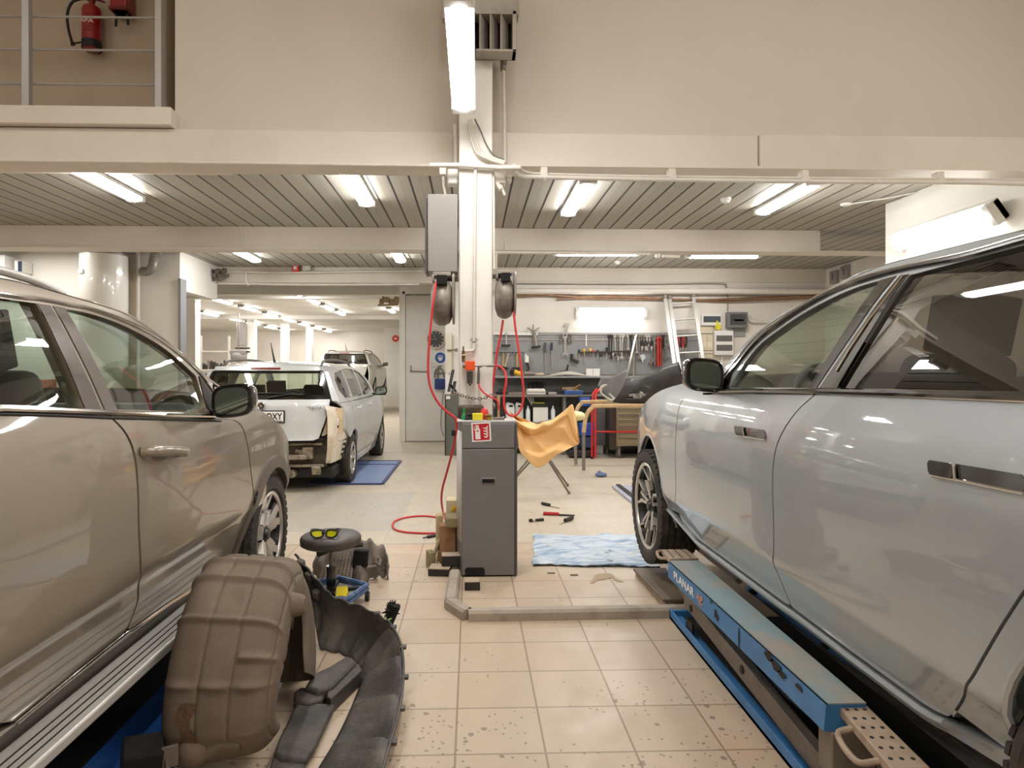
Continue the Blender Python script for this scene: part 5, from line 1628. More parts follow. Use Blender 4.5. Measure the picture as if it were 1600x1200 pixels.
# black bracket lying on the blue frame at the picture's lower left
t = thing('bracket', 'small black plastic bracket lying on the blue lift frame beside the tan liner', 'bracket', (-1.2, 2.2, 0.1))
p = atZ(222, 1180, 0.16)
b = MB(); b.box(p, (0.12, 0.11, 0.08), (0.2, 0.1, 0.5)); b.build('body', M_LINERBLACK, t, bevel=0.008)
b = MB(); b.box(p + Vector((0.09, 0.0, -0.005)), (0.05, 0.012, 0.07), (0, 0, 0.5)); b.box(p + Vector((0.10, -0.04, -0.03)), (0.012, 0.08, 0.05), (0, 0, 0.5)); b.build('clip', M_CLAD, t, bevel=0.003)

# --- grey undertray with a grille, behind the stool
M_TRAYGREY = mat('dusty_grey_plastic', (122, 112, 102), 0.7, dirt=0.7, dirt_col=(86, 78, 70), dscale=7, bump=0.2)
t = thing('undertray', 'dusty grey plastic undertray with a grille lying on the floor behind the stool', 'undertray', (-0.85, 4.5, 0))
def tp3(px, py, z): return atZ(px, py, z)
g0, g1, g2, g3 = tp3(500, 905, 0.03), tp3(548, 905, 0.03), tp3(556, 858, 0.2), tp3(512, 862, 0.2)
b = MB()
for i in range(9):
    q = i / 8; b.bar(g0.lerp(g1, q), g3.lerp(g2, q), 0.008, 0.012)
for i in range(13):
    q = i / 12; b.bar(g0.lerp(g3, q), g1.lerp(g2, q), 0.006, 0.012)
b.build('grille', mat('grille_grey', (150, 140, 128), 0.6), t)
b = MB()
nrm = (g1 - g0).cross(g3 - g0).normalized()
bk = nrm * -0.03
b.add([g0 + bk, g1 + bk, g2 + bk, g3 + bk], [(0, 1, 2, 3)]); b.build('grille_back', M_LINERBLACK, t, solid=0.01)
b = MB()
top = [(488, 880, .10), (505, 858, .2), (530, 847, .24), (560, 848, .25), (578, 846, .24), (594, 856, .2), (603, 868, .15), (607, 884, .1), (604, 898, .06)]
bot = [(484, 905, .01), (496, 908, .01), (515, 912, .01), (545, 912, .01), (566, 916, .01), (576, 908, .01), (588, 903, .01), (598, 906, .01), (606, 905, .01)]
tt, bb2 = catmull([tp3(*p) for p in top], 4), catmull([tp3(*p) for p in bot], 4)
rows = []
for i in range(len(tt)):
    w = i / (len(tt) - 1)
    rows.append([bb2[i].lerp(tt[i], q) + Vector((0, 0.03 * math.sin(q * 5 + i * .7), 0.015 * math.sin(i * 1.3 + q * 6))) for q in [k / 10 for k in range(11)]])
for r in rows:
    for p in r: p.y += 0.05
b.grid(rows); b.build('moulded_panel', M_TRAYGREY, t, smooth=40, solid=0.006)
b = MB(); b.tube([tp3(590, 870, 0.16), tp3(594, 876, 0.14), tp3(592, 884, 0.12), tp3(587, 880, 0.13), tp3(587, 872, 0.16)], 0.012, 8, closed=True); b.box(tp3(580, 893, 0.06), (0.09, 0.03, 0.08), (0.2, 0, 0.3)); b.build('boss', M_TRAYGREY, t, bevel=0.006)
b = MB(); b.tube([tp3(*p) for p in ((497, 866, .2), (520, 856, .25), (548, 852, .27), (566, 850, .27))], 0.02, 8); b.build('top_rail', M_BLACK, t)
pb = tp3(563, 905, 0.02)
b = MB(); b.box(tp3(563, 880, 0.12) , (0.1, 0.05, 0.19), (0.1, 0.1, 0)); b.build('duct_mouth', M_LINERBLACK, t, bevel=0.01)

# --- mechanic's stool on castors
t = thing('work_stool', 'round black padded mechanic stool on castors with a tool tray base', 'stool', (0, 0, 0))
sc = atY(517, 836, 3.95); t.location = (sc.x, sc.y, 0); MW[t.name] = Matrix.Translation((sc.x, sc.y, 0))
zs = sc.z
b = MB(); b.lathe([(0.001, zs), (0.165, zs + 0.004), (0.178, zs - 0.006), (0.182, zs - 0.02), (0.18, zs - 0.048), (0.16, zs - 0.06), (0.001, zs - 0.06)], Matrix.Translation((sc.x, sc.y, 0)), 40)
b.build('seat', mat('stool_vinyl', (66, 60, 56), 0.45, dirt=0.5, dirt_col=(110, 100, 90)), t, smooth=50)
b = MB(); b.cyl((sc.x, sc.y, 0.10), (sc.x, sc.y, zs - 0.055), 0.012); b.cyl((sc.x, sc.y, zs - 0.085), (sc.x, sc.y, zs - 0.055), 0.05, 0.06); b.build('gas_spring', M_STEEL, t)
b = MB(); b.cyl((sc.x, sc.y, 0.09), (sc.x, sc.y, 0.24), 0.029); b.build('column', M_GLOSSBLACK, t)
hexp = [(0.22 * math.cos(PI / 5 + 2 * PI * i / 5 - 0.3), 0.22 * math.sin(PI / 5 + 2 * PI * i / 5 - 0.3)) for i in range(5)]
b = MB(); b.prism([(x * 0.9, y * 0.9) for x, y in hexp], Matrix.Translation((sc.x, sc.y, 0.065)), 0.012); b.build('tray', mat('tray_grey', (140, 132, 124), 0.6), t)
b = MB(); b.tube([(sc.x + x, sc.y + y, 0.10) for x, y in hexp], 0.014, 6, closed=True); b.tube([(sc.x + x, sc.y + y, 0.072) for x, y in hexp], 0.014, 6, closed=True); b.build('tray_rim', mat('tray_blue', (64, 100, 150), 0.45, dirt=0.6, dirt_col=(160, 170, 185), dscale=20), t)
b = MB()
for x, y in hexp: b.bar((sc.x, sc.y, 0.085), (sc.x + x, sc.y + y, 0.085), 0.03, 0.02)
b.build('base_arm', M_BLACK, t)
for x, y in hexp:
    b = MB(); b.cyl((sc.x + x - 0.012, sc.y + y, 0.028), (sc.x + x + 0.012, sc.y + y, 0.028), 0.028); b.cyl((sc.x + x, sc.y + y, 0.03), (sc.x + x, sc.y + y, 0.075), 0.008)
    b.build('castor', M_BLACK, t)
yp = atZ(540, 934, 0.10)
b = MB(); b.prism([(-0.035, -0.03), (0.03, -0.035), (0.036, 0.0), (0.028, 0.035), (-0.036, 0.03)], Matrix.Translation((sc.x + 0.085, sc.y - 0.10, 0.079)) @ Matrix.Rotation(0.9, 4, 'X') @ Matrix.Translation((0, 0.03, 0.0)), 0.02)
tag(b.build('sponge', mat('bright_yellow', (236, 214, 30), 0.6), bevel=0.004), 'bright yellow sponge block lying in the stool tray', 'sponge')
# goggles on the seat
t = thing('safety_glasses', 'black framed safety glasses with yellow lenses lying on the stool seat', 'safety glasses', (sc.x - 0.02, sc.y - 0.06, zs))
ML = glassmat('yellow_lens', (0.75, 0.72, 0.05), 1.0)
gx, gy, gz = sc.x - 0.02, sc.y - 0.09, zs + 0.004
fm = MB()
for sg in (-1, 1):
    C = Vector((gx + sg * 0.043, gy + abs(sg) * 0.006, gz + 0.027))
    shp = [(-0.034, -0.010), (-0.022, -0.022), (0.008, -0.024), (0.03, -0.010), (0.035, 0.012), (0.012, 0.02), (-0.028, 0.016)]
    M = Matrix.Translation(C) @ Matrix.Rotation(-0.28 * sg, 4, 'Z') @ Matrix.Rotation(PI / 2 - 0.35, 4, 'X')
    pts = [M @ Vector((x * sg, y, 0)) for x, y in shp]
    cl = catmull(pts, 4, closed=True)
    fm.tube(cl, 0.0055, 6, closed=True)
    l = MB(); l.add([C] + cl, [(0, i + 1, (i + 1) % len(cl) + 1) for i in range(len(cl))]); l.build('lens', mat('yellow_lens_tint', (214, 214, 20), 0.12, coat=1.0), t)
fm.tube([(gx - 0.012, gy, gz + 0.03), (gx, gy - 0.004, gz + 0.034), (gx + 0.012, gy, gz + 0.03)], 0.006, 6)
for sg in (-1, 1):
    fm.tube(catmull([(gx + sg * 0.078, gy + 0.01, gz + 0.035), (gx + sg * 0.084, gy + 0.05, gz + 0.04), (gx + sg * 0.06, gy + 0.10, gz + 0.028), (gx + sg * 0.02, gy + 0.12, gz + 0.008 + 0.006)], 4), 0.0055, 6)
fm.build('frame', M_BLACK, t)
# ================================================================== cabinet by the column and what is on and round it
M_CAB = mat('cabinet_grey', (116, 115, 114), 0.45, dirt=0.25, dirt_col=(92, 86, 80), dscale=3)
M_CABLIT = mat('cabinet_lit_side', (196, 190, 184), 0.5)  # pale tone puts the light on the cabinet's left face into the colour
M_RED = mat('hose_red', (206, 52, 56), 0.42)
M_SIGNRED = mat('sign_red', (190, 22, 40), 0.4)
YC = 4.47
c0, c1 = atY(721.5, 899, YC), atY(808, 899, YC)
ctop = atY(760, 659, YC).z
X0c, X1c = c0.x, c1.x
D = 0.22
t = thing('tool_cabinet', 'tall narrow grey steel cabinet with a red fire sign in front of the white column', 'cabinet', ((X0c + X1c) / 2, YC + 0.12, 0))
b = MB()
zb = 0.006
b.add([(X0c, YC, zb), (X1c, YC, zb), (X1c, YC + D, zb), (X0c - 0.04, YC + D, zb), (X0c, YC, ctop), (X1c, YC, ctop), (X1c, YC + D, ctop), (X0c - 0.04, YC + D, ctop)],
      [(3, 2, 1, 0), (4, 5, 6, 7), (0, 1, 5, 4), (1, 2, 6, 5), (2, 3, 7, 6), (3, 0, 4, 7)])
b.build('body', M_CAB, t, bevel=0.006)
zl = atY(760, 701, YC).z
b = MB(); b.bb(X0c + 0.002, X1c - 0.018, YC - 0.012, YC, zl + 0.004, ctop - 0.012); b.build('drawer_front', M_CAB, t, bevel=0.004)
dr = MB(); dr.bb(X0c + 0.002, X1c - 0.018, YC - 0.012, YC, zb + 0.006, zl - 0.002)
door = dr.build('door', M_CAB, t, bevel=0.004)
MB().bb(X1c - 0.016, X1c, YC - 0.012, YC, zb + 0.004, ctop - 0.012).build('edge_strip', mat('cabinet_dark', (78, 75, 72), 0.5), t, bevel=0.003)
MB().add([(X0c - 0.001, YC + 0.004, atY(715, 850, YC).z), (X0c - 0.041, YC + D - 0.004, atY(715, 850, YC).z), (X0c - 0.041, YC + D - 0.004, ctop - 0.07), (X0c - 0.001, YC + 0.004, ctop - 0.07)], [(0, 3, 2, 1)]).build('side_panel', M_CABLIT, t, solid=0.003, solid_off=-1)
h0, h1 = atY(751.5, 756.5, YC - 0.012), atY(774.5, 746.5, YC - 0.012)
hb = MB().bb(h0.x, h1.x, YC - 0.016, YC - 0.010, h0.z, h1.z).build('handle_frame', mat('handle_grey', (130, 126, 122), 0.4), door, bevel=0.002)
MB().bb(h0.x + 0.008, h1.x - 0.008, YC - 0.018, YC - 0.012, h0.z + 0.008, h1.z - 0.008).build('handle_recess', M_GAP, hb)
k0, k1 = atY(726.5, 899, YC - 0.012), atY(757.5, 886.5, YC - 0.012)
b = MB(); pr = [(0, 0), (k1.x - k0.x, 0), (k1.x - k0.x, k1.z - k0.z - 0.015), (k1.x - k0.x - 0.012, k1.z - k0.z), (0.012, k1.z - k0.z), (0, k1.z - k0.z - 0.015)]
b.prism(pr, frame((k0.x, YC - 0.0125, k0.z), (1, 0, 0), (0, 0, 1)), 0.002); b.build('foot_cutout', M_GAP, door)
MB().bb(X0c - 0.035, X1c - 0.004, YC + 0.006, YC + D - 0.005, ctop, ctop + 0.008).build('top_sheet', mat('paper_pale', (214, 212, 210), 0.6), t)
# sign with extinguisher and flames
s0, s1 = atY(737, 690, YC - 0.014), atY(767, 660, YC - 0.014)
SC = (s0 + s1) / 2; SW, SH = s1.x - s0.x, s1.z - s0.z
t2 = thing('fire_sign', 'red and white fire extinguisher sign stuck on the grey cabinet front', 'sign', (SC.x, YC - 0.013, SC.z))
R2 = Matrix.Rotation(math.radians(3), 4, 'Z')
FS = frame((SC.x, YC - 0.0125, SC.z), (1, 0, 0), (0, 0, 1)) @ R2
def rect(x0, x1, y0, y1): return [(x0, y0), (x1, y0), (x1, y1), (x0, y1)]
MB().prism(rect(-SW / 2, SW / 2, -SH / 2, SH / 2), FS, 0.0015).build('plate', MATS['plate_white'], t2)
MB().prism(rect(-SW * 0.42, SW * 0.42, -SH * 0.43, SH * 0.43), FS, 0.0008, z0=0.0015).build('red_field', M_SIGNRED, t2)
b = MB()
b.prism(rect(-SW * .32, -SW * .06, -SH * .37, SH * .17), FS, 0.0008, z0=0.0023)
b.prism([(-SW * .29, SH * .19), (-SW * .09, SH * .19), (-SW * .12, SH * .27), (-SW * .26, SH * .27)], FS, 0.0008, z0=0.0023)
b.prism([(-SW * .26, SH * .29), (-SW * .12, SH * .29), (-SW * .12, SH * .36), (-SW * .24, SH * .37), (-SW * .34, SH * .28), (-SW * .34, SH * .12), (-SW * .38, SH * .12), (-SW * .38, SH * .30), (-SW * .30, SH * .39), (-SW * .1, SH * .40), (-SW * .06, SH * .36)][:3] + [(-SW * .24, SH * .34)], FS, 0.0008, z0=0.0023)
b.tube([FS @ Vector((x * SW, y * SH, 0.0025)) for x, y in ((-.14, .34), (-.26, .36), (-.345, .28), (-.36, .12))], 0.0022, 5)
b.build('extinguisher_symbol', MATS['plate_white'], t2)
MB().prism(rect(-SW * .25, -SW * .13, SH * .03, SH * .10), FS, 0.0006, z0=0.0032).build('symbol_mark', M_SIGNRED, t2)
b = MB()
for k in range(4):
    y = -.32 + .15 * k
    b.prism([(SW * (.10 - .01 * k), SH * (y + .11)), (SW * .16, SH * (y + .03)), (SW * .27, SH * y), (SW * .35, SH * (y + .10)), (SW * .33, SH * (y + .20)), (SW * .27, SH * (y + .09)), (SW * .19, SH * (y + .08))], FS, 0.0008, z0=0.0023)
b.build('flame_symbol', MATS['plate_white'], t2)
# things on top of the cabinet
zt = ctop + 0.008
def on_top(px, y): return Vector((atY(px, 650, y).x, y, zt))
ytb = YC + 0.10
def small(name, label, cat, bld, m_, bev=0.0, group=None):
    return tag(bld.build(name, m_, bevel=bev), label, cat, group)
b = MB(); p = on_top(740, YC + 0.16)
pts = [(-0.11, 0), (0.06, 0), (0.09, 0.03), (0.09, 0.045), (-0.11, 0.045)]
b.bb(p.x - 0.115, p.x + 0.075, p.y - 0.035, p.y + 0.05, zt, zt + 0.10)
small('drill_case', 'dark brown open case behind the yellow box on the grey cabinet', 'case', b, mat('case_brown', (66, 54, 44), 0.6, dirt=0.6, dirt_col=(120, 100, 80), dscale=20), 0.02)
p = on_top(725, YC + 0.075)
b = MB(); b.lathe([(0.001, 0), (0.016, 0), (0.017, 0.03), (0.01, 0.04), (0.008, 0.06), (0.01, 0.062), (0.01, 0.08), (0.001, 0.082)], Matrix.Translation(p), 14)
small('bottle', 'small green dropper bottle on the left of the grey cabinet top', 'bottle', b, mat('bottle_green', (20, 140, 70), 0.3))
p = on_top(733, YC + 0.06)
b = MB(); b.cyl(p + Vector((-0.03, 0, 0.016)), p + Vector((0.03, 0.012, 0.016)), 0.015); b.bar(p + Vector((-0.02, 0, 0.03)), p + Vector((0.02, 0, 0.042)), 0.02, 0.012)
small('air_nozzle', 'small black tool lying beside the green bottle on the cabinet', 'tool', b, M_BLACK, 0.003)
p = on_top(746, YC + 0.05)
b = MB(); b.box(p + Vector((0, 0, 0.024)), (0.072, 0.05, 0.048), 0.08)
small('box', 'bright yellow small box on the grey cabinet top', 'box', b, mat('box_yellow', (226, 214, 40), 0.5), 0.006)
p = on_top(757, YC + 0.10)
b = MB(); b.lathe([(0.001, 0), (0.024, 0), (0.03, 0.02), (0.03, 0.05), (0.02, 0.075), (0.001, 0.085)], Matrix.Translation(p), 18)
small('red_dome', 'round red dome standing behind the yellow box on the cabinet', 'spray can', b, mat('cap_red', (214, 62, 58), 0.4))  # plain red dome, shaped like a spray cap
p = on_top(764, YC + 0.05)
b = MB(); b.lathe([(0.001, 0), (0.022, 0), (0.022, 0.022), (0.014, 0.026), (0.014, 0.03), (0.001, 0.03)], Matrix.Translation(p + Vector((0, 0, 0))), 16)
b.tube([p + Vector((0.022 * math.cos(a), 0.022 * math.sin(a), 0.034)) for a in [2 * PI * i / 12 for i in range(12)]], 0.006, 6, closed=True)
small('tape_roll', 'small yellow and black tape roll right of the yellow box on the cabinet', 'tape', b, mat('tape_mustard', (150, 126, 40), 0.5, dirt=1.0, dirt_col=(30, 26, 22), dscale=40))
p = on_top(778, YC + 0.06)
b = MB(); b.cyl(p + Vector((-0.035, 0, 0.011)), p + Vector((0.03, 0.01, 0.011)), 0.010); b.cyl(p + Vector((0.028, 0.01, 0.012)), p + Vector((0.045, 0.013, 0.012)), 0.012)
small('air_coupling', 'steel hose coupling lying on the right of the grey cabinet top', 'coupling', b, mat('coupling_steel', (130, 126, 120), 0.35, 0.8))
p = on_top(779, YC + 0.16)
b = MB(); b.cyl(p, p + Vector((0, 0, 0.10)), 0.008); b.cyl(p + Vector((0, 0, 0.10)), p + Vector((0, 0, 0.165)), 0.011)
small('brush', 'thin upright brush with black grip at the back of the cabinet top', 'brush', b, mat('amber_plastic', (190, 160, 110), 0.4))
# --- white column fittings: pipe, valve, orange filter with bowl, chain
M_BRASS = mat('old_brass', (128, 108, 76), 0.4, 0.8)
M_PIPEW = mat('painted_pipe', (222, 216, 206), 0.45, dirt=0.3, dirt_col=(170, 156, 138))
yf = 4.74
def C(px, py, d=0.03): return atY(px, py, yf - d)
t = thing('column_pipe', 'white painted air pipe running down the middle of the white column', 'pipe', tuple(C(741, 400)))
b = MB(); b.tube([C(743, 262, 0.02), C(742, 330, 0.02), C(740.5, 528, 0.02), C(740.5, 545, 0.02), C(738, 548, 0.025), C(727, 549, 0.03), C(725, 552, 0.03)], 0.012, 10)
b.build('pipe', M_PIPEW, t)
b = MB(); cc = C(740.5, 531, 0.03); b.tube([cc + Vector((0.024 * math.cos(a), 0.004 * math.sin(a), 0.012 * math.sin(a))) for a in [2 * PI * i / 16 for i in range(16)]], 0.004, 6, closed=True); b.build('pipe_ring', M_STEEL, t)
t = thing('air_filter', 'orange air filter with a dark bowl and brass valve on the white column', 'air filter', tuple(C(734, 575)))
b = MB(); a, e = C(727, 579, 0.10), C(742, 564, 0.03); b.bb(a.x, e.x, yf - 0.10, yf - 0.03, a.z, e.z); b.build('filter_head', mat('filter_orange', (232, 84, 34), 0.4), t, bevel=0.006)
b = MB(); q = C(734, 580, 0.065); b.cyl(q - Vector((0, 0, 0.09)), q, 0.022, 0.026); b.cyl(q - Vector((0, 0, 0.105)), q - Vector((0, 0, 0.09)), 0.008); b.build('filter_bowl', mat('smoked_bowl', (64, 60, 58), 0.2, coat=1.0), t)
b = MB(); b.cyl(C(724, 566, .05), C(724, 548, .05), 0.012); b.cyl(C(724, 573, .05), C(728, 573, .06), 0.010); b.tube([C(724, 560, .06), C(724, 545, .07), C(724, 541, .07)], 0.006, 6); b.cyl(C(722, 556, .06), C(727, 556, .06), 0.014); b.build('ball_valve', M_BRASS, t)
b = MB(); b.cyl(C(742, 572, .06), C(762, 571, .06), 0.006); b.cyl(C(749, 572, .06), C(753, 572, .06), 0.010); b.cyl(C(760, 571.5, .06), C(773, 571, .06), 0.010); b.cyl(C(748, 573, .06), C(748, 586, .06), 0.008); b.cyl(C(748, 583, .06), C(747.5, 600, .06), 0.011); b.build('hose_coupling', mat('coupling_steel', (130, 126, 120), 0.35, 0.8), t)
t = thing('chain', 'dark steel chain slung across the white column above the cabinet', 'chain', tuple(C(740, 620)))
pts = [C(*p, 0.035) for p in ((706, 611), (716, 616), (728, 620), (742, 623), (757, 622), (769, 617))]
path = catmull(pts, 3)
b = MB()
for i in range(len(path) - 1):
    p, q = path[i], path[i + 1]; d = (q - p).normalized(); ctr = (p + q) / 2
    B = basis(d, (0, 1, 0)) @ Matrix.Rotation(PI / 2 * (i % 2), 3, 'Z')
    b.tube([ctr + B @ Vector((0.009 * math.cos(a), 0, 0.015 * math.sin(a))) for a in [2 * PI * j / 10 for j in range(10)]], 0.0034, 5, closed=True)
b.build('links', M_STEEL, t)
# hanging hook with chain end right of column
b = MB(); b.tube(catmull([atY(770, 615, 4.8), atY(769, 630, 4.8), atY(770, 640, 4.8)], 4), 0.008, 6); b.ball(atY(770, 634, 4.8), (0.02, 0.02, 0.025), 10, 8)
tag(b.build('padlock', M_STEEL), 'steel lock hanging on the chain end right of the column', 'lock')
# --- grey box high on the left of the column
e0, e1 = atY(668, 425, 4.70), atY(716, 303, 4.70)
t = thing('electric_box', 'large plain grey steel box fixed high on the left of the white column', 'electric box', ((e0.x + e1.x) / 2, 4.8, e0.z))
M_EBOX = mat('box_grey', (148, 142, 138), 0.45, dirt=0.35, dirt_col=(126, 118, 108), dscale=2)
MB().bb(e0.x, e1.x - 0.005, 4.70, 4.95, e0.z, e1.z).build('case', M_EBOX, t, bevel=0.008)
MB().bb(e0.x - 0.022, e0.x - 0.003, 4.74, 4.95, e0.z, e1.z - 0.01).build('hinge_side', mat('box_grey_dark', (106, 100, 98), 0.5), t, bevel=0.004)
# --- hose reels
M_REEL = mat('reel_grey', (150, 142, 132), 0.45, dirt=0.8, dirt_col=(96, 88, 78), dscale=6)
M_REELDARK = mat('reel_dark', (104, 97, 90), 0.4, dirt=0.9, dirt_col=(158, 150, 138), dscale=5, lo=0.4, hi=0.65)
def reel(label, c, w, h, sgn):
    t = thing('hose_reel', label, 'hose reel', tuple(c))
    R = h * 0.42
    b = MB()
    M = Matrix.Translation(c + Vector((0, 0, -h * 0.06))) @ Matrix.Rotation(PI / 2, 4, 'Y')
    b.lathe([(0.001, -w / 2), (R * 0.55, -w / 2), (R * 0.88, -w * 0.36), (R, -w * 0.12), (R, w * 0.12), (R * 0.88, w * 0.36), (R * 0.55, w / 2), (0.001, w / 2)], M, 36)
    b.build('drum_case', M_REELDARK, t, smooth=60)
    f = MB()
    xs = sgn * (w / 2 + 0.006)
    prof = [(R * 0.95 * math.cos(a), R * 0.95 * math.sin(a)) for a in [PI * i / 10 + PI for i in range(11)]] + [(R * 0.9, h * 0.42), (R * 0.6, h * 0.5), (-R * 0.6, h * 0.5), (-R * 0.9, h * 0.42)]
    MF = Matrix.Translation(c + Vector((xs - 0.008, 0, -h * 0.06))) @ Matrix.Rotation(PI / 2, 4, 'Z') @ Matrix.Rotation(PI / 2, 4, 'X')
    f.prism(prof, MF, 0.016)
    f.bb(c.x - w * 0.42, c.x + w * 0.42, c.y - R * 0.4, c.y + R * 0.5, c.z + h * 0.40, c.z + h * 0.48)
    f.bb(c.x - w * 0.46, c.x - w * 0.36, c.y - R * 0.5, c.y + R * 0.4, c.z + h * 0.30, c.z + h * 0.42)
    f.build('bracket', M_REEL, t, bevel=0.006)
    g = MB(); g.bb(c.x - w * 0.22, c.x + w * 0.26, c.y - R * 1.0, c.y - R * 0.6, c.z + h * 0.22, c.z + h * 0.39); g.build('hose_mouth', M_GAP, t, bevel=0.004)
    m_ = MB(); m_.bb(min(c.x, COLX0 if sgn > 0 else COLX1), max(c.x, COLX0 if sgn > 0 else COLX1), c.y + R * 0.5 - 0.02, c.y + R * 0.5 + 0.02, c.z + h * 0.36, c.z + h * 0.44); m_.build('wall_mount', M_STEEL, t)
    return t
c = atY(691, 468, 4.72)
reel('dusty grey hose reel hanging below the grey box left of the column', c, 0.155, 0.40, 1)
c2 = atY(788, 461, 4.80)
reel('dusty grey hose reel on the right side of the white column', c2, 0.135, 0.37, 1)
# --- red hoses
def hose(label, pts, r=0.0085, m=None, n=8, name='air_hose'):
    b = MB(); b.tube(catmull(pts, n), r, 10)
    return tag(b.build(name, m or M_RED, smooth=60), label, 'hose')
yl = 4.52
hose('long red air hose from the left reel past the cabinet to the floor',
     [atY(681, 441, 4.56), atY(677, 470, 4.52), atY(674, 500, yl), atY(670, 545, yl), atY(669, 580, yl), atY(673, 606, yl), atY(684, 628, yl), atY(698, 643, yl), atY(711, 653, yl), atY(713.5, 664, yl), atY(712, 680, yl), atY(707, 705, yl + .05), atY(699, 735, yl + .12),
      atY(691, 765, yl + .25), atY(690, 785, yl + .4), atY(693, 803, 5.2), atZ(696, 812, 0.012)] + [atZ(688, 809, 0.010), atZ(660, 806, 0.009), atZ(632, 809, 0.009), atZ(615, 816, 0.009), atZ(616, 826, 0.009), atZ(632, 831, 0.009), atZ(660, 833, 0.009), atZ(686, 833, 0.009)])
b = MB(); p, q = atZ(688, 835, 0.012), atZ(668, 839, 0.012); b.cyl(p, q, 0.013); b.cyl(q, q + (q - p) * 0.35, 0.005)
tag(b.build('hose_connector', M_BLACK), 'black plug connector at the end of the red hose on the floor', 'connector')
hose('red hose in a deep loop before the orange sheet',
     [atY(803, 485, 4.72), atY(805, 510, 4.70), atY(811, 550, 4.68), atY(816, 590, 4.66), atY(818, 615, 4.65), atY(815, 636, 4.64), atY(806, 649, 4.62), atY(795, 648, 4.60), atY(788, 636, 4.60), atY(788, 615, 4.61), atY(791, 595, 4.62), atY(789, 582, 4.64), atY(782, 573, 4.66), atY(773, 571, 4.68)])
hose('red hose dropping from the bottom of the right reel beside the column',
     [atY(786, 500, 4.78), atY(783, 520, 4.78), atY(777, 550, 4.79), atY(773, 580, 4.80), atY(770, 605, 4.80), atY(769.5, 622, 4.80)])
hose('short red hose slanting down from the orange filter to the cabinet', [atY(748, 598, 4.68), atY(750, 606, 4.66), atY(758, 615, 4.62), atY(770, 622, 4.60), atY(777, 627, 4.60), atY(780, 640, 4.60)], 0.007)
b = MB(); b.cyl(atY(709.5, 672, yl), atY(708.5, 681, yl), 0.017); tag(b.build('hose_stop', M_BLACK), 'black stop ball clamped on the long red hose', 'hose stop')

# --- blocks, wedges and sticks left of the cabinet
M_WOOD = mat('raw_wood', (158, 118, 82), 0.7, dirt=0.8, dirt_col=(112, 80, 56), dscale=14)
M_WOODPALE = mat('pale_wood', (196, 176, 140), 0.7, dirt=0.7, dirt_col=(130, 116, 84), dscale=12)
M_WOODGREEN = mat('mossy_wood', (150, 138, 104), 0.75, dirt=0.8, dirt_col=(80, 72, 48), dscale=10)
M_RUBBER = mat('rubber_black', (38, 34, 32), 0.7, dirt=0.4, dirt_col=(60, 54, 48))
M_RUBTOP = mat('dusty_rubber_top', (176, 158, 136), 0.8)
def block(label, c, size, rz, m_, name='wooden_block', top=None, tilt=0.0, cat='block'):
    t = thing(name, label, cat, tuple(c), rz) if top else None
    b = MB(); R = Euler((tilt, 0, rz)).to_matrix()
    cc = Vector(c) + Vector((0, 0, size[2] / 2)); b.box(cc, size, R)
    if not top: return tag(b.build(name, m_, bevel=0.006), label, cat)
    b.build('rubber_body', m_, t, bevel=0.006)
    d = MB(); d.box(Vector(c) + Vector((0, 0, size[2] + 0.001)), (size[0] * 0.97, size[1] * 0.97, 0.003), R); d.build('dusty_top', top, t)
    return t
p = atZ(738, 924, 0.0)
block('black rubber block with a dusty top lying in front of the grey cabinet', (p.x, p.y + 0.06, 0), (0.10, 0.10, 0.055), 0.0, M_RUBBER, 'rubber_block', M_RUBTOP)
p = atZ(687, 902, 0.0)
block('flat black rubber block with dusty top, lowest and leftmost of the pile by the cabinet', (p.x, p.y + 0.08, 0), (0.15, 0.13, 0.05), -0.12, M_RUBBER, 'rubber_block', M_RUBTOP)
p = atY(705, 891, 4.58)
block('upper black rubber block leaning on the wooden chunk beside the cabinet', (p.x, p.y, 0.055), (0.135, 0.10, 0.07), 0.05, M_RUBBER, 'rubber_block', M_RUBTOP)
p = atY(699, 874, 4.72)
block('upright reddish brown wood chunk in the pile left of the cabinet', (p.x, p.y + 0.03, 0.0), (0.115, 0.12, 0.30), 0.05, M_WOOD)
p = atY(709, 838, 4.70)
block('mossy grey wood wedge resting on top of the pile left of the cabinet', (p.x - 0.012, p.y + 0.02, 0.302), (0.10, 0.16, 0.07), 0.12, M_WOODGREEN, tilt=0.08)
p = atY(686, 868, 4.86)
block('pale wood board standing at the back left of the pile', (p.x, 4.90, 0.0), (0.05, 0.12, 0.34), 0.1, M_WOODPALE)
for lab, a, e in (('mossy thin stick leaning on the left of the wood pile', (672, 893), (690, 838)), ('pale thin stick leaning in the middle of the wood pile', (680, 890), (684, 845))):
    p, q = atY(a[0], a[1], 4.66), atY(e[0], e[1], 4.80)
    p.z = 0.012
    b = MB(); b.bar(p, q, 0.022, 0.035); tag(b.build('wood_stick', M_WOODGREEN if a[0] < 675 else M_WOODPALE, bevel=0.003), lab, 'stick')
p = atY(673, 884, 4.68)
block('small mossy wood offcut at the far left of the pile', (p.x, p.y, 0.0), (0.05, 0.10, 0.12), 0.3, M_WOODGREEN)
p = atY(710, 812, 4.86)
t = thing('cardboard_box', 'cream cardboard carton with an orange mark standing behind the wood pile', 'box', (p.x, 4.88, 0))
MB().bb(p.x - 0.06, p.x + 0.04, 4.80, 4.96, 0.0, 0.46).build('carton', mat('cream_card', (206, 190, 160), 0.7), t, bevel=0.003)
q = atY(710, 795, 4.797)
MB().box(q, (0.045, 0.003, 0.04), None).build('label_patch', mat('label_yellow', (226, 186, 70), 0.6), t)
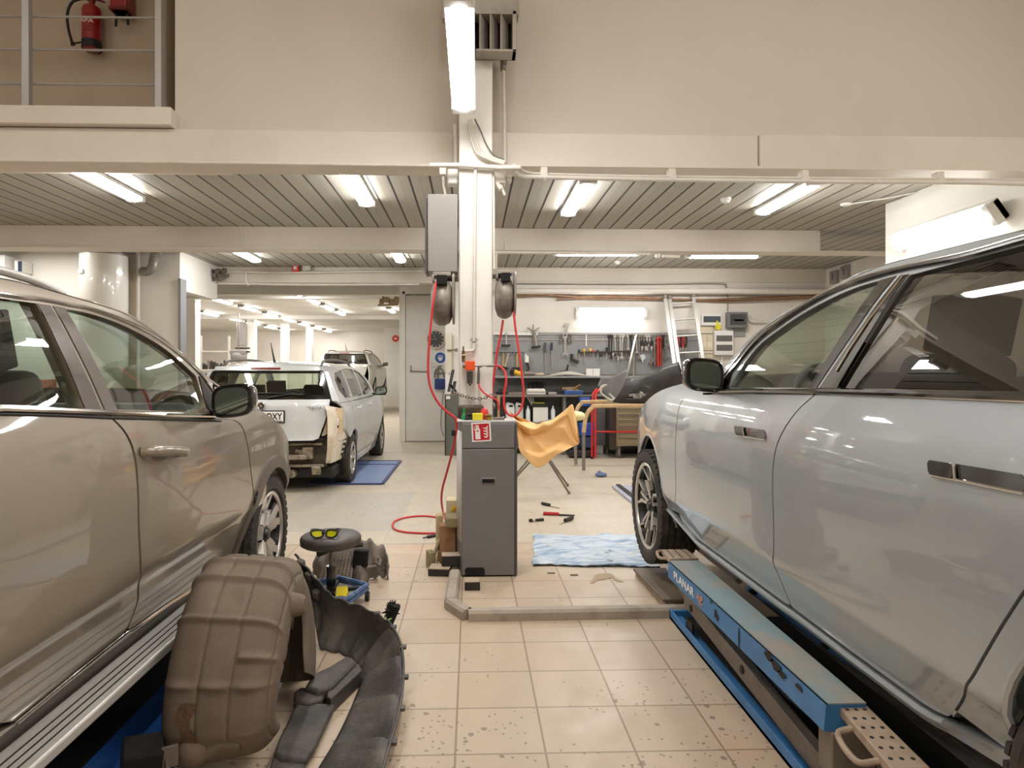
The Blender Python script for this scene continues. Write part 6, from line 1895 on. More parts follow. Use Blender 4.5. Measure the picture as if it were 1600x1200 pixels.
MB().bar(q + Vector((-0.014, -0.003, -0.012)), q + Vector((0.014, -0.003, 0.010)), 0.008, 0.002).build('label_stripe', mat('label_orange', (206, 110, 40), 0.6), t)

# --- blue-white painted sheet lying on the floor
m_, g, bs, out = newmat('crumpled_blue_sheet')
tc = g.n('ShaderNodeTexCoord').outputs['Object']
mp = g.n('ShaderNodeMapping'); m_.node_tree.links.new(tc, mp.inputs[0]); mp.inputs['Rotation'].default_value = (0, 0, 0.6); mp.inputs['Scale'].default_value = (1, 3.5, 1)
n1 = g.noise(mp.outputs[0], 5.0, 6, 0.65); n2 = g.noise(tc, 9.0, 5, 0.7)
c_ = g.ramp(n1, [(0.33, lin((104, 132, 162))), (0.45, lin((156, 178, 200))), (0.56, lin((200, 208, 216))), (0.7, lin((166, 184, 202)))])
c_ = g.mix(g.n('ShaderNodeMapRange', i_0=n2, i_1=0.62, i_2=0.68, i_3=0.0, i_4=0.8).outputs[0], c_, lin((96, 104, 110)))
n3 = g.noise(tc, 4.0, 4, 0.6)
c_ = g.mix(g.n('ShaderNodeMapRange', i_0=n3, i_1=0.66, i_2=0.72, i_3=0.0, i_4=0.6).outputs[0], c_, lin((196, 186, 120)))
m_.node_tree.links.new(c_, bs.inputs['Base Color']); bs.inputs['Roughness'].default_value = 0.5
M_SHEET = m_
f0, f1, f2, f3 = atZ(833, 884, 0.0), atZ(1030, 887, 0.0), atZ(1010, 838, 0.0), atZ(834, 838, 0.0)
rows = []
random.seed(11)
nx, ny = 64, 44
ph = [random.uniform(0, 6) for _ in range(12)]
for j in range(ny + 1):
    r_ = []
    for i in range(nx + 1):
        u, v = i / nx, j / ny
        p = f0.lerp(f1, u).lerp(f3.lerp(f2, u), v)
        w_ = 0.024 + 0.006 * math.sin(9 * u + 5 * v + ph[0]) + 0.005 * math.sin(17 * u - 13 * v + ph[1]) + 0.004 * math.sin(31 * u + 21 * v + ph[2]) + 0.004 * abs(math.sin(23 * v - 11 * u + ph[3]))
        e_ = min(u, 1 - u, v, 1 - v)
        p.z = max(0.004, w_ * min(1, 0.55 + e_ * 9))
        p.x += 0.008 * math.sin(14 * v + 3); p.y += 0.010 * math.sin(12 * u)
        r_.append(p)
    rows.append(r_)
b = MB(); b.grid(rows)
edge = rows[0] + [r[-1] for r in rows[1:]] + rows[-1][::-1][1:] + [r[0] for r in rows[::-1]][1:-1]
o = len(b.v); b.add(list(edge) + [Vector((p.x, p.y, 0.001)) for p in edge], [(i, len(edge) + i, len(edge) + (i + 1) % len(edge), (i + 1) % len(edge)) for i in range(len(edge))])
t = thing('floor_sheet', 'crumpled pale blue paint-smeared sheet on the floor by the saloon front wheel', 'floor sheet', (0.9, 5.0, 0))
b.build('sheet', M_SHEET, t, smooth=60)
b = MB(); b.tube([Vector((p.x, p.y - 0.006, 0.006 + 0.004 * math.sin(i * 0.9))) for i, p in enumerate(rows[0])], 0.007, 6); b.build('dark_edge', M_BLACK, t)

# --- small tools and scraps on the floor
def lying(label, name, cat, a, b_, parts):
    p, q = atZ(*a, 0.012), atZ(*b_, 0.012)
    t = thing(name, label, cat, tuple((p + q) / 2))
    for nm, k0, k1, r0, r1, m_ in parts:
        x, y = p.lerp(q, k0), p.lerp(q, k1)
        bb_ = MB(); x.z = y.z = max(r0, r1) * 1.0 + 0.0005; bb_.cyl(x, y, r0, r1, 12); bb_.build(nm, m_, t)
    return t
M_TOOLSTEEL = mat('tool_steel', (176, 170, 162), 0.3, 0.9)
lying('screwdriver with a black handle on the floor, farthest of the four floor tools', 'screwdriver', 'screwdriver', (847, 787), (874, 793), [('handle', 0, 0.45, 0.016, 0.016, M_BLACK), ('blade', 0.45, 1, 0.005, 0.004, M_TOOLSTEEL)])
lying('pry bar with a red handle lying on the floor right of the cabinet', 'pry_bar', 'pry bar', (849, 803), (898, 805), [('handle', 0, 0.5, 0.018, 0.016, mat('grip_red', (176, 40, 44), 0.4)), ('shaft', 0.5, 1, 0.009, 0.007, M_DARKSTEEL)])
lying('small ratchet with a black handle on the floor nearest the grey cabinet', 'ratchet', 'ratchet', (849, 812), (827, 814), [('handle', 0, 0.55, 0.014, 0.013, M_BLACK), ('shaft', 0.55, 0.8, 0.006, 0.006, M_TOOLSTEEL), ('head', 0.8, 1.0, 0.016, 0.016, M_DARKSTEEL)])
lying('stubby screwdriver with a dark handle on the floor near the blue sheet', 'screwdriver', 'screwdriver', (894, 810), (874, 818), [('handle', 0, 0.55, 0.019, 0.019, M_BLACK), ('blade', 0.55, 1, 0.004, 0.003, M_TOOLSTEEL)])
b = MB(); p = atZ(939, 745, 0.0); b.ball(p + Vector((0, 0, 0.03)), (0.085, 0.06, 0.03), 14, 8); b.ball(p + Vector((-0.02, 0, 0.05)), (0.03, 0.03, 0.035), 10, 6)
tag(b.build('work_glove', mat('glove_blue', (96, 112, 150), 0.8)), 'small crumpled blue glove on the bare floor in front of the trestles', 'glove')
b = MB(); p = atZ(938, 905, 0.0)
pp = [atZ(x, y, 0.0) for x, y in ((922, 911), (925, 906), (932, 898), (942, 896), (956, 897), (962, 903), (974, 910), (964, 909), (955, 903), (944, 906), (934, 907), (927, 912))]
pp = ccw([(q.x, -q.y) for q in pp]); b.prism([(x, -y) for x, y in pp], Matrix.Translation((0, 0, 0.0012)), 0.0016)
tag(b.build('torn_paper', mat('paper_torn', (180, 160, 132), 0.9)), 'torn piece of dirty paper stuck on the floor tiles by the ramp plate', 'paper scrap')
for lab, a, e in (('dark metal strip on the tiles below the blue sheet, left one', (855, 895), (867, 895)), ('dark crumpled scrap on the tiles below the blue sheet, right one', (891, 898), (903, 898))):
    p, q = atZ(*a, 0.004), atZ(*e, 0.004); b = MB(); b.bar(p, q, 0.016, 0.006); tag(b.build('metal_scrap', M_STEEL), lab, 'scrap')

# --- folding stand draped with orange masking sheet
YS = 7.1
t = thing('folding_stand', 'dark folding stand with crossed legs under the orange sheet', 'stand', (atY(850, 700, YS).x, YS, 0))
b = MB()
zt_ = 0.78
def leg(p, q): 
    bb_ = MB(); bb_.cyl(p, q, 0.013, n=10); bb_.ball(q + Vector((0, 0, 0.004)), 0.02, 10, 6); bb_.build('leg', M_STEEL, t)
xL, xR = atY(818, 650, YS).x, atY(893, 640, YS).x
fR, fL = atZ(889, 770, 0.016), atZ(806, 746, 0.016)
leg(Vector((xL + 0.06, YS + 0.02, zt_)), fR); leg(Vector((xR - 0.12, YS + 0.05, zt_)), fL)
fR2 = fR + Vector((0.06, 0.5, 0)); fL2 = fL + Vector((0.05, 0.4, 0))
leg(Vector((xL + 0.06, YS + 0.4, zt_)), fR2); leg(Vector((xR - 0.12, YS + 0.42, zt_)), fL2)
b.cyl((xL, YS + 0.03, zt_), (xR, YS + 0.03, zt_ + 0.10), 0.014); b.cyl((xL, YS + 0.41, zt_), (xR, YS + 0.41, zt_ + 0.10), 0.014)
b.cyl((xL + 0.06, YS + 0.02, zt_), (xL + 0.06, YS + 0.42, zt_), 0.012); b.cyl((xR - 0.12, YS + 0.04, zt_), (xR - 0.12, YS + 0.42, zt_), 0.012)
b.build('top_frame', M_STEEL, t)
Y_ = YS - 0.075
topc = [(796, 642), (806, 649), (820, 655), (832, 660), (840, 663), (850, 659), (862, 656), (876, 646), (886, 638), (894, 632), (898, 645), (902, 665), (905.5, 691)]
botc = [(803, 655), (807, 668), (809, 684), (812, 704), (822, 716), (832, 726), (841, 731), (850, 727), (860, 719), (870, 711), (882, 705), (893, 699), (904, 694)]
tc_ = catmull([Vector((p[0], p[1], 0)) for p in topc], 10); bc_ = catmull([Vector((p[0], p[1], 0)) for p in botc], 10)
rows = []
N_ = len(tc_)
for i in range(N_):
    w = i / (N_ - 1)
    r_ = []
    for k in range(49):
        q = k / 48
        pp = tc_[i].lerp(bc_[i], q)
        sg_ = 1 - (2 * w - 1) ** 2
        fold = 0.10 * abs(math.sin(4.2 * (q * 1.1 + 0.55 * sg_) + 0.4)) - 0.07 * abs(math.sin(8.5 * (q * 0.8 + 0.45 * sg_) + 2.2 * w)) + 0.045 * abs(math.sin(13 * (q * 0.5 - 0.7 * w) + 0.5)) + 0.02 * math.sin(5 * w + 3 * q)
        r_.append(atY(pp.x, pp.y, Y_ + fold * (0.3 + 0.7 * math.sin(PI * min(1, q + 0.15)) ) - 0.02))
    rows.append(r_)
tag(MB().grid(rows).build('masking_sheet', mat('orange_masking_sheet', (236, 190, 128), 0.6, bump=0.2, bscale=25), smooth=70, solid=0.003), 'creased orange-tan masking sheet draped over the folding stand beside the cabinet', 'sheet')
p = atY(902, 650, YS + 0.1)
b = MB(); b.lathe([(0.001, -0.10), (0.035, -0.09), (0.055, -0.03), (0.05, 0.04), (0.03, 0.08), (0.001, 0.09)], Matrix.Translation(p) @ Matrix.Rotation(PI / 2, 4, 'Y') @ Matrix.Rotation(0.3, 4, 'X'), 20)
b.cyl(p + Vector((-0.09, 0, 0)), (xR, YS + 0.1, zt_ + 0.14), 0.012)
tag(b.build('polishing_pad', mat('pale_yellow_pad', (226, 220, 168), 0.6)), 'pale yellow pad sticking out at the right end of the orange sheet', 'pad')

# --- trestles with paper-wrapped tubes
M_WRAP = mat('wrapped_tube', (206, 176, 134), 0.8, dirt=0.6, dirt_col=(150, 116, 80), dscale=12, bump=0.4)
def trestle(label, footL, footR_x, zt_, lean):
    t = thing('trestle', label, 'trestle', (footL.x, footL.y, 0))
    pts = [Vector((footL.x, footL.y, 0.02)), Vector((footL.x - 0.01, footL.y + lean * 0.6, zt_ * 0.62))]
    b = MB(); b.tube(pts, 0.024, 10); b.build('leg', M_STEEL, t)
    b = MB(); b.tube([Vector((footR_x, footL.y, 0.02)), Vector((footR_x, footL.y + lean * 0.6, zt_ * 0.62))], 0.024, 10); b.build('leg', M_STEEL, t)
    arch_ = [Vector((footL.x - 0.01, footL.y + lean * 0.58, zt_ * 0.6)), Vector((footL.x + 0.02, footL.y + lean * 0.8, zt_ * 0.84)), Vector((footL.x + 0.10, footL.y + lean, zt_ * 0.97)), Vector((footL.x + 0.25, footL.y + lean, zt_)),
             Vector((footR_x - 0.25, footL.y + lean, zt_)), Vector((footR_x - 0.10, footL.y + lean, zt_ * 0.97)), Vector((footR_x - 0.02, footL.y + lean * 0.8, zt_ * 0.84)), Vector((footR_x, footL.y + lean * 0.58, zt_ * 0.6))]
    b = MB(); b.tube(catmull(arch_, 6), 0.030, 10); b.build('wrapped_bar', M_WRAP, t, smooth=60)
    return t
fA, fB = atZ(901, 729, 0.0), atZ(912, 737, 0.0)
trestle('paper-wrapped tube trestle, the farther of the two under the dark bumper', fA + Vector((0, 0.06, 0)), fA.x + 1.75, 0.955, 0.12)
trestle('paper-wrapped tube trestle, the nearer of the two under the dark bumper', fB, fB.x + 1.75, 0.935, -0.10)

# --- dark bumper lying on the trestles
M_BUMPER = mat('bumper_charcoal', (38, 33, 31), 0.5, coat=0.1, dirt=0.3, dirt_col=(84, 74, 66))
M_BUMPERIN = mat('bumper_inside', (110, 106, 104), 0.6)
t = thing('car_bumper', 'dark charcoal car bumper with an open lamp hole lying on the trestles', 'car bumper', (atY(1000, 620, 9.2).x, 9.2, 0.98))
YBm = 9.15
def Bp(px, py, y): return atY(px, py, y)
outT = [Bp(979, 590, YBm + 0.1), Bp(990, 590, YBm), Bp(1004, 589, YBm - 0.05), Bp(1020, 584, YBm - 0.02), Bp(1036, 574, YBm + 0.12), Bp(1060, 566, YBm + 0.3)]
outB = [Bp(957, 628, YBm + 0.06), Bp(975, 631, YBm - 0.06), Bp(990, 631, YBm - 0.12), Bp(1010, 632, YBm - 0.12), Bp(1034, 632, YBm - 0.05), Bp(1070, 628, YBm + 0.15)]
oT, oB = catmull(outT, 8), catmull(outB, 8)
rows = [[oB[i].lerp(oT[i], k / 14) + Vector((0, -0.10 * math.sin(PI * k / 14), 0)) for k in range(15)] for i in range(len(oT))]
# leave the lamp opening out of the skin
b = MB()
P = [p for r in rows for p in r]
fs = []
for i in range(len(rows) - 1):
    for k in range(14):
        cxp, ck = (i + 0.5), (k + 0.5)
        if ((cxp - 15) / 7.5) ** 2 + ((ck - 5.2 - (cxp - 15) * 0.12) / 2.4) ** 2 < 1: continue
        a_ = i * 15 + k
        fs.append((a_, a_ + 15, a_ + 16, a_ + 1))
b.add(P, fs)
b.build('bumper_skin', M_BUMPER, t, smooth=60, solid=0.012)
inT = catmull([Bp(939, 590, 9.75), Bp(955, 588, 9.72), Bp(965, 585, 9.62), Bp(979, 578, 9.4), Bp(982, 590, 9.24)], 6)
inB = catmull([Bp(934, 602, 9.7), Bp(948, 620, 9.65), Bp(957, 625, 9.55), Bp(966, 622, 9.35), Bp(974, 606, 9.2)], 6)
rows = [[inB[i].lerp(inT[i], k / 8) for k in range(9)] for i in range(len(inT))]
MB().grid(rows).build('bumper_return', M_BUMPERIN, t, smooth=60, solid=0.01)
b = MB()
cl = catmull([Bp(948, 602, 9.55), Bp(941, 605, 9.5), Bp(939, 613, 9.45), Bp(946, 620, 9.35), Bp(955, 626, 9.25), Bp(960, 624, 9.25), Bp(952, 615, 9.4)], 6)
b.tube(cl, [0.02 + 0.008 * math.sin(i * 0.3) for i in range(len(cl))], 8)
b.build('lamp_bracket', mat('pale_bracket', (176, 168, 154), 0.6), t)
b = MB()
random.seed(5)
for i in range(9):
    p = Bp(990 + i * 2.4, 617 + random.uniform(-4, 5), YBm + 0.10 + random.uniform(0, 0.08)); b.box(p, (0.05, 0.03, 0.025), (random.random(), random.random(), random.random()))
b.build('wiring_clips', mat('clip_white', (214, 206, 192), 0.5), t)
# --- red tube stand
t = thing('red_stand', 'red tubular stand behind the trestles', 'stand', (atZ(925, 717, 0).x, atZ(925, 717, 0).y, 0))
fr_ = atZ(925, 717, 0.0); ys = fr_.y
M_STANDRED = mat('stand_red', (206, 44, 44), 0.4)
for dx in (0.0, 0.045):
    b = MB(); b.tube([Vector((fr_.x + dx, ys - dx, 0.02)), Vector((fr_.x + dx + 0.0, ys - dx, 0.80)), Vector((fr_.x + dx + 0.02, ys, 1.06)), Vector((fr_.x + dx + 0.09, ys + 0.05, 1.13))], 0.018, 10); b.build('post', M_STANDRED, t)
b = MB(); b.tube([Vector((fr_.x + 0.02, ys, 0.44)), Vector((fr_.x + 1.1, ys, 0.43))], 0.015, 8); b.build('cross_bar', M_STANDRED, t)
b = MB(); b.tube([Vector((fr_.x + 1.1, ys, 0.02)), Vector((fr_.x + 1.1, ys, 0.9))], 0.018, 8); b.build('post', M_STANDRED, t)
b = MB(); b.cyl((fr_.x - 0.02, ys, 0.022), (fr_.x + 0.02, ys, 0.022), 0.022); b.build('foot', M_BLACK, t)
# ================================================================== tool wall, bench and wall fittings
M_PEG = mat('peg_grey', (142, 142, 142), 0.5, dirt=0.3, dirt_col=(116, 114, 112), dscale=3)
M_BENCH = mat('bench_grey', (112, 113, 112), 0.5, dirt=0.4, dirt_col=(66, 64, 62), dscale=4)
M_BENCHTOP = mat('bench_top', (120, 114, 108), 0.5, dirt=0.6, dirt_col=(86, 78, 72))
M_STL = mat('hand_tool_steel', (190, 186, 180), 0.3, 0.85)
M_TBLACK = mat('hand_tool_black', (34, 32, 32), 0.5)
M_YEL = mat('tool_yellow', (232, 178, 30), 0.45)
M_TRED = mat('tool_red', (204, 56, 46), 0.45)
M_TBLUE = mat('tool_blue', (50, 84, 140), 0.5)
YW = 11.6
pb0, pb1 = atY(771, 580, YW - 0.03), atY(1092, 520, YW - 0.03)
t = thing('tool_board', 'long grey tool board fixed to the back wall above the bench', 'tool board', ((pb0.x + pb1.x) / 2, YW, 1.4))
MB().bb(pb0.x, pb1.x, YW - 0.03, YW, 1.36, pb1.z).build('panel', M_PEG, t, bevel=0.004)
b = MB()
for zz in (pb1.z - 0.03, pb1.z - 0.13): b.bb(pb0.x + 0.02, pb1.x - 0.02, YW - 0.045, YW - 0.03, zz - 0.008, zz + 0.008)
b.build('hook_rail', M_STL, t)
YF = YW - 0.045
def W(px, py, d=0.0): return atY(px, py, YF - d)
# upper shelf
ya = 11.22
s0 = atY(771, 588, ya)
t = thing('wall_shelf', 'grey steel shelf along the back wall below the tool board', 'shelf', (2.4, 11.4, s0.z))
MB().bb(0.40, 4.3, ya, YW - 0.005, s0.z - 0.03, s0.z).build('board', mat('shelf_grey', (150, 148, 144), 0.5), t, bevel=0.004)
MB().bb(0.40, 4.3, YW - 0.02, YW - 0.002, s0.z - 0.30, s0.z - 0.03).build('back_plate', M_BENCH, t)
zsh = s0.z
# bench
yb = 10.86
zbn = atY(860, 617, yb).z
t = thing('workbench', 'long dark grey workbench along the back wall', 'workbench', (2.4, 11.2, 0))
MB().bb(0.30, 4.6, yb, YW - 0.005, zbn - 0.035, zbn).build('worktop', M_BENCHTOP, t, bevel=0.004)
MB().bb(0.32, 4.6, 11.30, 11.34, 0.0, zbn - 0.035).build('back_panel', M_BENCH, t)
for x in (0.32, 1.55, 2.9, 4.4):
    MB().bb(x, x + 0.05, yb + 0.05, 11.3, 0.0, zbn - 0.036).build('bench_leg', M_BENCH, t)
MB().bb(0.36, 4.5, yb + 0.2, 11.3, 0.10, 0.13).build('lower_shelf', M_BENCH, t)
MB().bb(2.02, 2.42, yb + 0.06, yb + 0.08, 0.16, zbn - 0.05).build('front_panel', M_BENCH, t, bevel=0.004)

# ---- hand tools: one builder per kind, built at the origin hanging down from z = 0 in the x-z plane
def place(name, label, cat, parts, p, rot=0.0, group=None, s=1.0):
    t = thing(name, label, cat, tuple(p), 0, group)
    M = Matrix.Translation(Vector(p)) @ Matrix.Rotation(rot, 4, 'Y') @ Matrix.Scale(s, 4)
    for nm, fn, m_ in parts:
        b = MB(); fn(b)
        b.v = [tuple(M @ Vector(v)) for v in b.v]
        b.build(nm, m_, t)
    return t
def screwdriver(L, mh, ms=None):
    ms = ms or M_STL
    return [('handle', lambda b: (b.cyl((0, 0, -L * 0.33), (0, 0, 0), 0.022, 0.018, 10)), mh), ('blade', lambda b: (b.cyl((0, 0, -L), (0, 0, -L * 0.33), 0.009, 0.009, 8), b.cyl((0, 0, -L * 1.0), (0, 0, -L * 0.92), 0.012, 0.012, 8)), ms)]
def spanner(L, w=0.03):
    def f(b):
        b.box((0, 0, -L / 2), (w * 0.6, 0.012, L * 0.86))
        for zz, sg in ((-0.02, 1), (-L, -1)):
            pr = [(w * 0.9 * math.cos(a), w * 0.9 * math.sin(a)) for a in [math.radians(d) for d in range(-240, 61, 25)]] + [(w * 0.3, w * 0.2), (0, -w * 0.1), (-w * 0.3, w * 0.2)]
            b.prism([(x, sg * y) if sg > 0 else (x, y * sg) for x, y in pr][::sg], frame((0, 0.007, zz), (1, 0, 0), (0, 0, 1)), 0.014)
    return [('body', f, M_STL)]
def hammer(L, mh, mhead):
    return [('handle', lambda b: b.cyl((0, 0, -L), (0, 0, 0), 0.014, 0.012, 10), mh), ('head', lambda b: (b.box((0, 0, -L), (0.14, 0.04, 0.04)), b.cyl((-0.09, 0, -L), (-0.06, 0, -L), 0.024, 0.024, 10)), mhead)]
def pliers(L, mh):
    def hd(b):
        b.tube([(-0.006, 0, 0), (-0.02, 0, -L * 0.3), (-0.004, 0, -L * 0.62)], 0.011, 6); b.tube([(0.006, 0, 0), (0.022, 0, -L * 0.3), (0.004, 0, -L * 0.62)], 0.011, 6)
    def jw(b):
        b.cyl((0, -0.012, -L * 0.66), (0, 0.012, -L * 0.66), 0.02, n=12); b.prism([(-0.02, 0), (0.02, 0), (0.006, -L * 0.34), (-0.006, -L * 0.34)][::-1], frame((0, 0.006, -L * 0.66), (1, 0, 0), (0, 0, 1)), 0.014)
    return [('handles', hd, mh), ('jaws', jw, M_STL)]
def clampbar(L):
    def f(b):
        b.box((0, 0, -L / 2), (0.024, 0.012, L)); b.box((0.05, 0, -0.03), (0.12, 0.014, 0.03)); b.box((0.05, 0, -L * 0.6), (0.12, 0.014, 0.03))
    return [('bar', f, M_STL), ('screw', lambda b: (b.cyl((0.10, 0, -L * 0.9), (0.10, 0, -L * 0.55), 0.008, n=8), b.cyl((0.10, 0, -L * 0.98), (0.10, 0, -L * 0.86), 0.014, n=8)), M_TBLACK)]
# left half of the board
a, e = W(771, 521), W(840, 522)
t = thing('bar_rail', 'white square bar across the left top of the tool board', 'rail', tuple(a))
MB().bar(a + Vector((0, -0.02, 0)), e + Vector((0, -0.02, 0)), 0.05, 0.02, up=(0, 1, 0)).build('bar', M_WHITE, t)
place('hammer', 'body hammer with steel handle hanging under the white bar, leftmost hammer', 'hammer', hammer(0.24, M_STL, M_TBLACK), W(791, 519, .05))
place('hammer', 'body hammer hanging beside the three-legged puller on the tool board', 'hammer', hammer(0.22, M_STL, M_TBLACK), W(836, 523, .05), -0.12)
def puller(b):
    b.cyl((0, 0, -0.18), (0, 0, 0.06), 0.010, n=8)
    for a_ in (0.95, PI - 0.95, 0.0): pass
    b.bar((-0.11, 0, 0.0), (0, 0, -0.07), 0.026, 0.02); b.bar((0.11, 0, 0.0), (0, 0, -0.07), 0.026, 0.02); b.box((0, 0, -0.08), (0.06, 0.03, 0.05)); b.box((0.03, 0, -0.2), (0.05, 0.02, 0.2)); b.cyl((0.03, -0.02, -0.16), (0.03, 0.02, -0.16), 0.02, n=10)
place('gear_puller', 'grey three-legged puller sticking up over the left part of the tool board', 'puller', [('body', puller, M_STEEL)], W(833, 512, .04))
place('screwdriver', 'very long dark screwdriver with a grey handle on the tool board, left of a pair', 'screwdriver', screwdriver(0.56, mat('grip_dark_grey', (84, 82, 84), 0.6)), W(852, 535, .03))
place('screwdriver', 'long dark screwdriver with a blue handle on the tool board, right of a pair', 'screwdriver', screwdriver(0.44, mat('grip_navy', (44, 52, 84), 0.5)), W(862, 535, .03))
place('spanner', 'large bright open-ended spanner in the middle of the tool board', 'spanner', spanner(0.34, 0.05), W(883, 524, .05))
def lbr(b):
    b.box((0, 0, 0.07), (0.10, 0.03, 0.02)); b.bar((0.0, 0, 0.06), (-0.03, 0, -0.10), 0.03, 0.02); b.bar((0.03, 0, 0.06), (0.0, 0, -0.10), 0.02, 0.02); b.box((0, 0, -0.11), (0.2, 0.03, 0.02))
place('slide_puller', 'steel slide puller hung over the top edge of the tool board above the big spanner', 'puller', [('body', lbr, M_STL)], W(885, 512, .03))
for i, (px, L) in enumerate(((876, .13), (889, .13), (893, .11))):
    place('socket_bar', ('leftmost', 'middle', 'rightmost')[i] + ' of the three short socket bars hanging around the big spanner', 'socket', [('body', lambda b, L=L: (b.cyl((0, 0, -L), (0, 0, 0), 0.014, n=10), b.cyl((0, 0, -L), (0, 0, -L + 0.05), 0.024, n=10)), M_STEEL)], W(px, 524, .03))
def gun(b): b.box((0, 0, -0.05), (0.05, 0.03, 0.10)); b.box((0.05, 0, -0.12), (0.15, 0.04, 0.05), (0, 0.35, 0))
place('angle_tool', 'black angled air tool hanging on the tool board right of the big spanner', 'air tool', [('body', gun, M_TBLACK)], W(893, 553, .04))
# row of hammers with pale handles at the left
for i, (px, rot, mh) in enumerate(((787, 0.05, mat('handle_ochre', (196, 160, 90), 0.6)), (795, 0.28, mat('handle_ash', (206, 186, 150), 0.6)), (808, 0.0, mat('handle_ochre', (196, 160, 90), 0.6)))):
    place('hammer', ('ochre handled hammer beside the red hose, left of three', 'pale handled hammer hanging askew, middle of three', 'ochre handled hammer behind the red hose, right of three')[i], 'hammer', hammer(0.27, mh, M_TBLACK), W(px, 552, .04), rot)
a, e = W(771, 551), W(818, 551)
t = thing('hook_rail', 'dark hook rail with the pale handled hammers on the left of the tool board', 'rail', tuple(a)); b = MB(); b.bar(a + Vector((0, -0.03, 0)), e + Vector((0, -0.03, 0)), 0.012, 0.012); 
for i in range(9): b.cyl(a.lerp(e, i / 8) + Vector((0, -0.04, -0.03)), a.lerp(e, i / 8) + Vector((0, -0.03, 0.01)), 0.007, n=6)
b.build('rail', M_DARKSTEEL, t)
def spray(b): b.cyl((0, 0, -0.12), (0.01, 0, 0), 0.04, 0.035, 14); b.cyl((-0.01, 0, 0), (-0.005, 0, 0.03), 0.02, n=10)
def sprayb(b): b.bar((0.0, 0, -0.11), (0.03, 0, -0.24), 0.05, 0.04); b.bar((0.03, 0, -0.24), (-0.05, 0, -0.30), 0.04, 0.03)
place('spray_gun', 'spray gun with a white cup hanging on the tool board by the red hose', 'spray gun', [('cup', spray, M_WHITE), ('gun_body', sprayb, M_TBLACK)], W(822, 556, .05), -0.1)
# yellow handled drivers in a rack
a, e = W(905, 551), W(985, 549)
t = thing('tool_rack', 'dark narrow tool rack across the middle of the tool board', 'rack', tuple(a)); MB().bar(a + Vector((0, -0.03, 0)), e + Vector((0, -0.03, 0)), 0.03, 0.05, up=(0, 1, 0)).build('rack', mat('rack_brown', (64, 52, 44), 0.6), t)
for i, (px, py, L, m_, lab) in enumerate(((905, 546, .2, M_DARKSTEEL, 'dark handled driver at the left end of the tool rack'), (913, 545, .26, M_YEL, 'yellow handled screwdriver in the tool rack, left of the two yellow ones'), (922.5, 544, .14, M_YEL, 'thick yellow handled driver in the tool rack, right of the two yellow ones'),
    (927, 547, .12, M_TRED, 'red handled driver beside the thick yellow one in the rack'), (934, 547, .17, M_TBLACK, 'black handled driver right of the red one in the rack'), (939, 552, .20, M_TBLACK, 'black handled bit driver hanging low from the rack'), (948, 543, .2, M_DARKSTEEL, 'dark chunky driver near the right of the rack'),
    (958, 550, .18, M_STL, 'steel handled driver in the right of the rack'), (966, 556, .24, M_STL, 'long steel tool hanging lowest from the right end of the rack'))):
    place('screwdriver', lab, 'screwdriver', screwdriver(L, m_), W(px, py, .035))
b = MB(); p = W(916, 526, .02); 
place('scraper', 'slim white scraper hanging above the yellow screwdrivers', 'scraper', [('body', lambda b: b.box((0, 0, -0.1), (0.02, 0.008, 0.2)), M_WHITE)], W(916, 523, .02))
# dense row of small spanners
random.seed(21)
for i in range(22):
    px = 952 + i * 4.2
    L = random.choice([0.26, 0.32, 0.38, 0.42]) if px < 1000 else random.choice([0.2, 0.26, 0.45])
    place('spanner', 'slim steel spanner in the packed row hanging along the top right of the tool board', 'spanner', [('body', spanner(L, random.choice([0.03, 0.038]))[0][1], random.choice([M_STL, M_STEEL, M_STEEL, M_DARKSTEEL]))], W(px, 523, .02 + 0.012 * (i % 3)), random.uniform(-.06, .06), 'spanners packed along the top of the tool board')
for i, px in enumerate((1003, 1009, 1018)):
    place('pliers', ('left', 'middle', 'right')[i] + ' of the three dark pliers on the right half of the tool board', 'pliers', pliers(0.18, M_TBLACK), W(px, 532, .06))
for i, (px, m_) in enumerate(((1028, M_TRED), (1032, mat('bar_red_dark', (170, 40, 36), 0.45)))):
    place('pry_bar', ('bright red pry bar hanging on the tool board left of the ladder, left of two', 'darker red pry bar hanging on the tool board left of the ladder, right of two')[i], 'pry bar', [('bar', lambda b: (b.box((0, 0, -0.26), (0.035, 0.02, 0.52)), b.box((0.01, -0.02, -0.02), (0.03, 0.05, 0.02))), m_)], W(px, 527, .05))
for i, (px, L) in enumerate(((1022, .3), (1039, .36), (1044, .4), (1048, .34))):
    place('clamp', ('first', 'second', 'third', 'fourth')[i] + ' of the four steel bar clamps counted from the left beside the red pry bars', 'clamp', clampbar(L), W(px, 527, .04), 0, None, 0.6)
for i, (px, m_) in enumerate(((1060, M_TRED), (1064, M_TBLACK), (1068, M_TRED), (1072, M_TBLACK))):
    place('clamp', ('red', 'black', 'second red', 'second black')[i] + ' hand clamp seen between the ladder rails', 'clamp', pliers(0.36, m_), W(px, 524, .05), 0.05)
def mirr(b): b.cyl((0, -0.01, 0), (0, 0.01, 0), 0.05, n=20); b.cyl((0, 0, -0.09), (0, 0, -0.05), 0.016, n=10)
place('inspection_lamp', 'small pale round lamp head hanging low on the tool board', 'lamp', [('head', mirr, mat('pale_blue_plastic', (196, 206, 208), 0.3))], W(1004, 558, .04))
place('drill', 'dark pistol-grip drill hanging on the tool board left of the red pry bars', 'drill', [('body', lambda b: (b.bar((-0.05, 0, -0.1), (0.05, 0, 0.0), 0.06, 0.05), b.bar((0.03, 0, -0.02), (0.05, 0, -0.12), 0.04, 0.035)), M_STEEL)], W(1019, 560, .05))
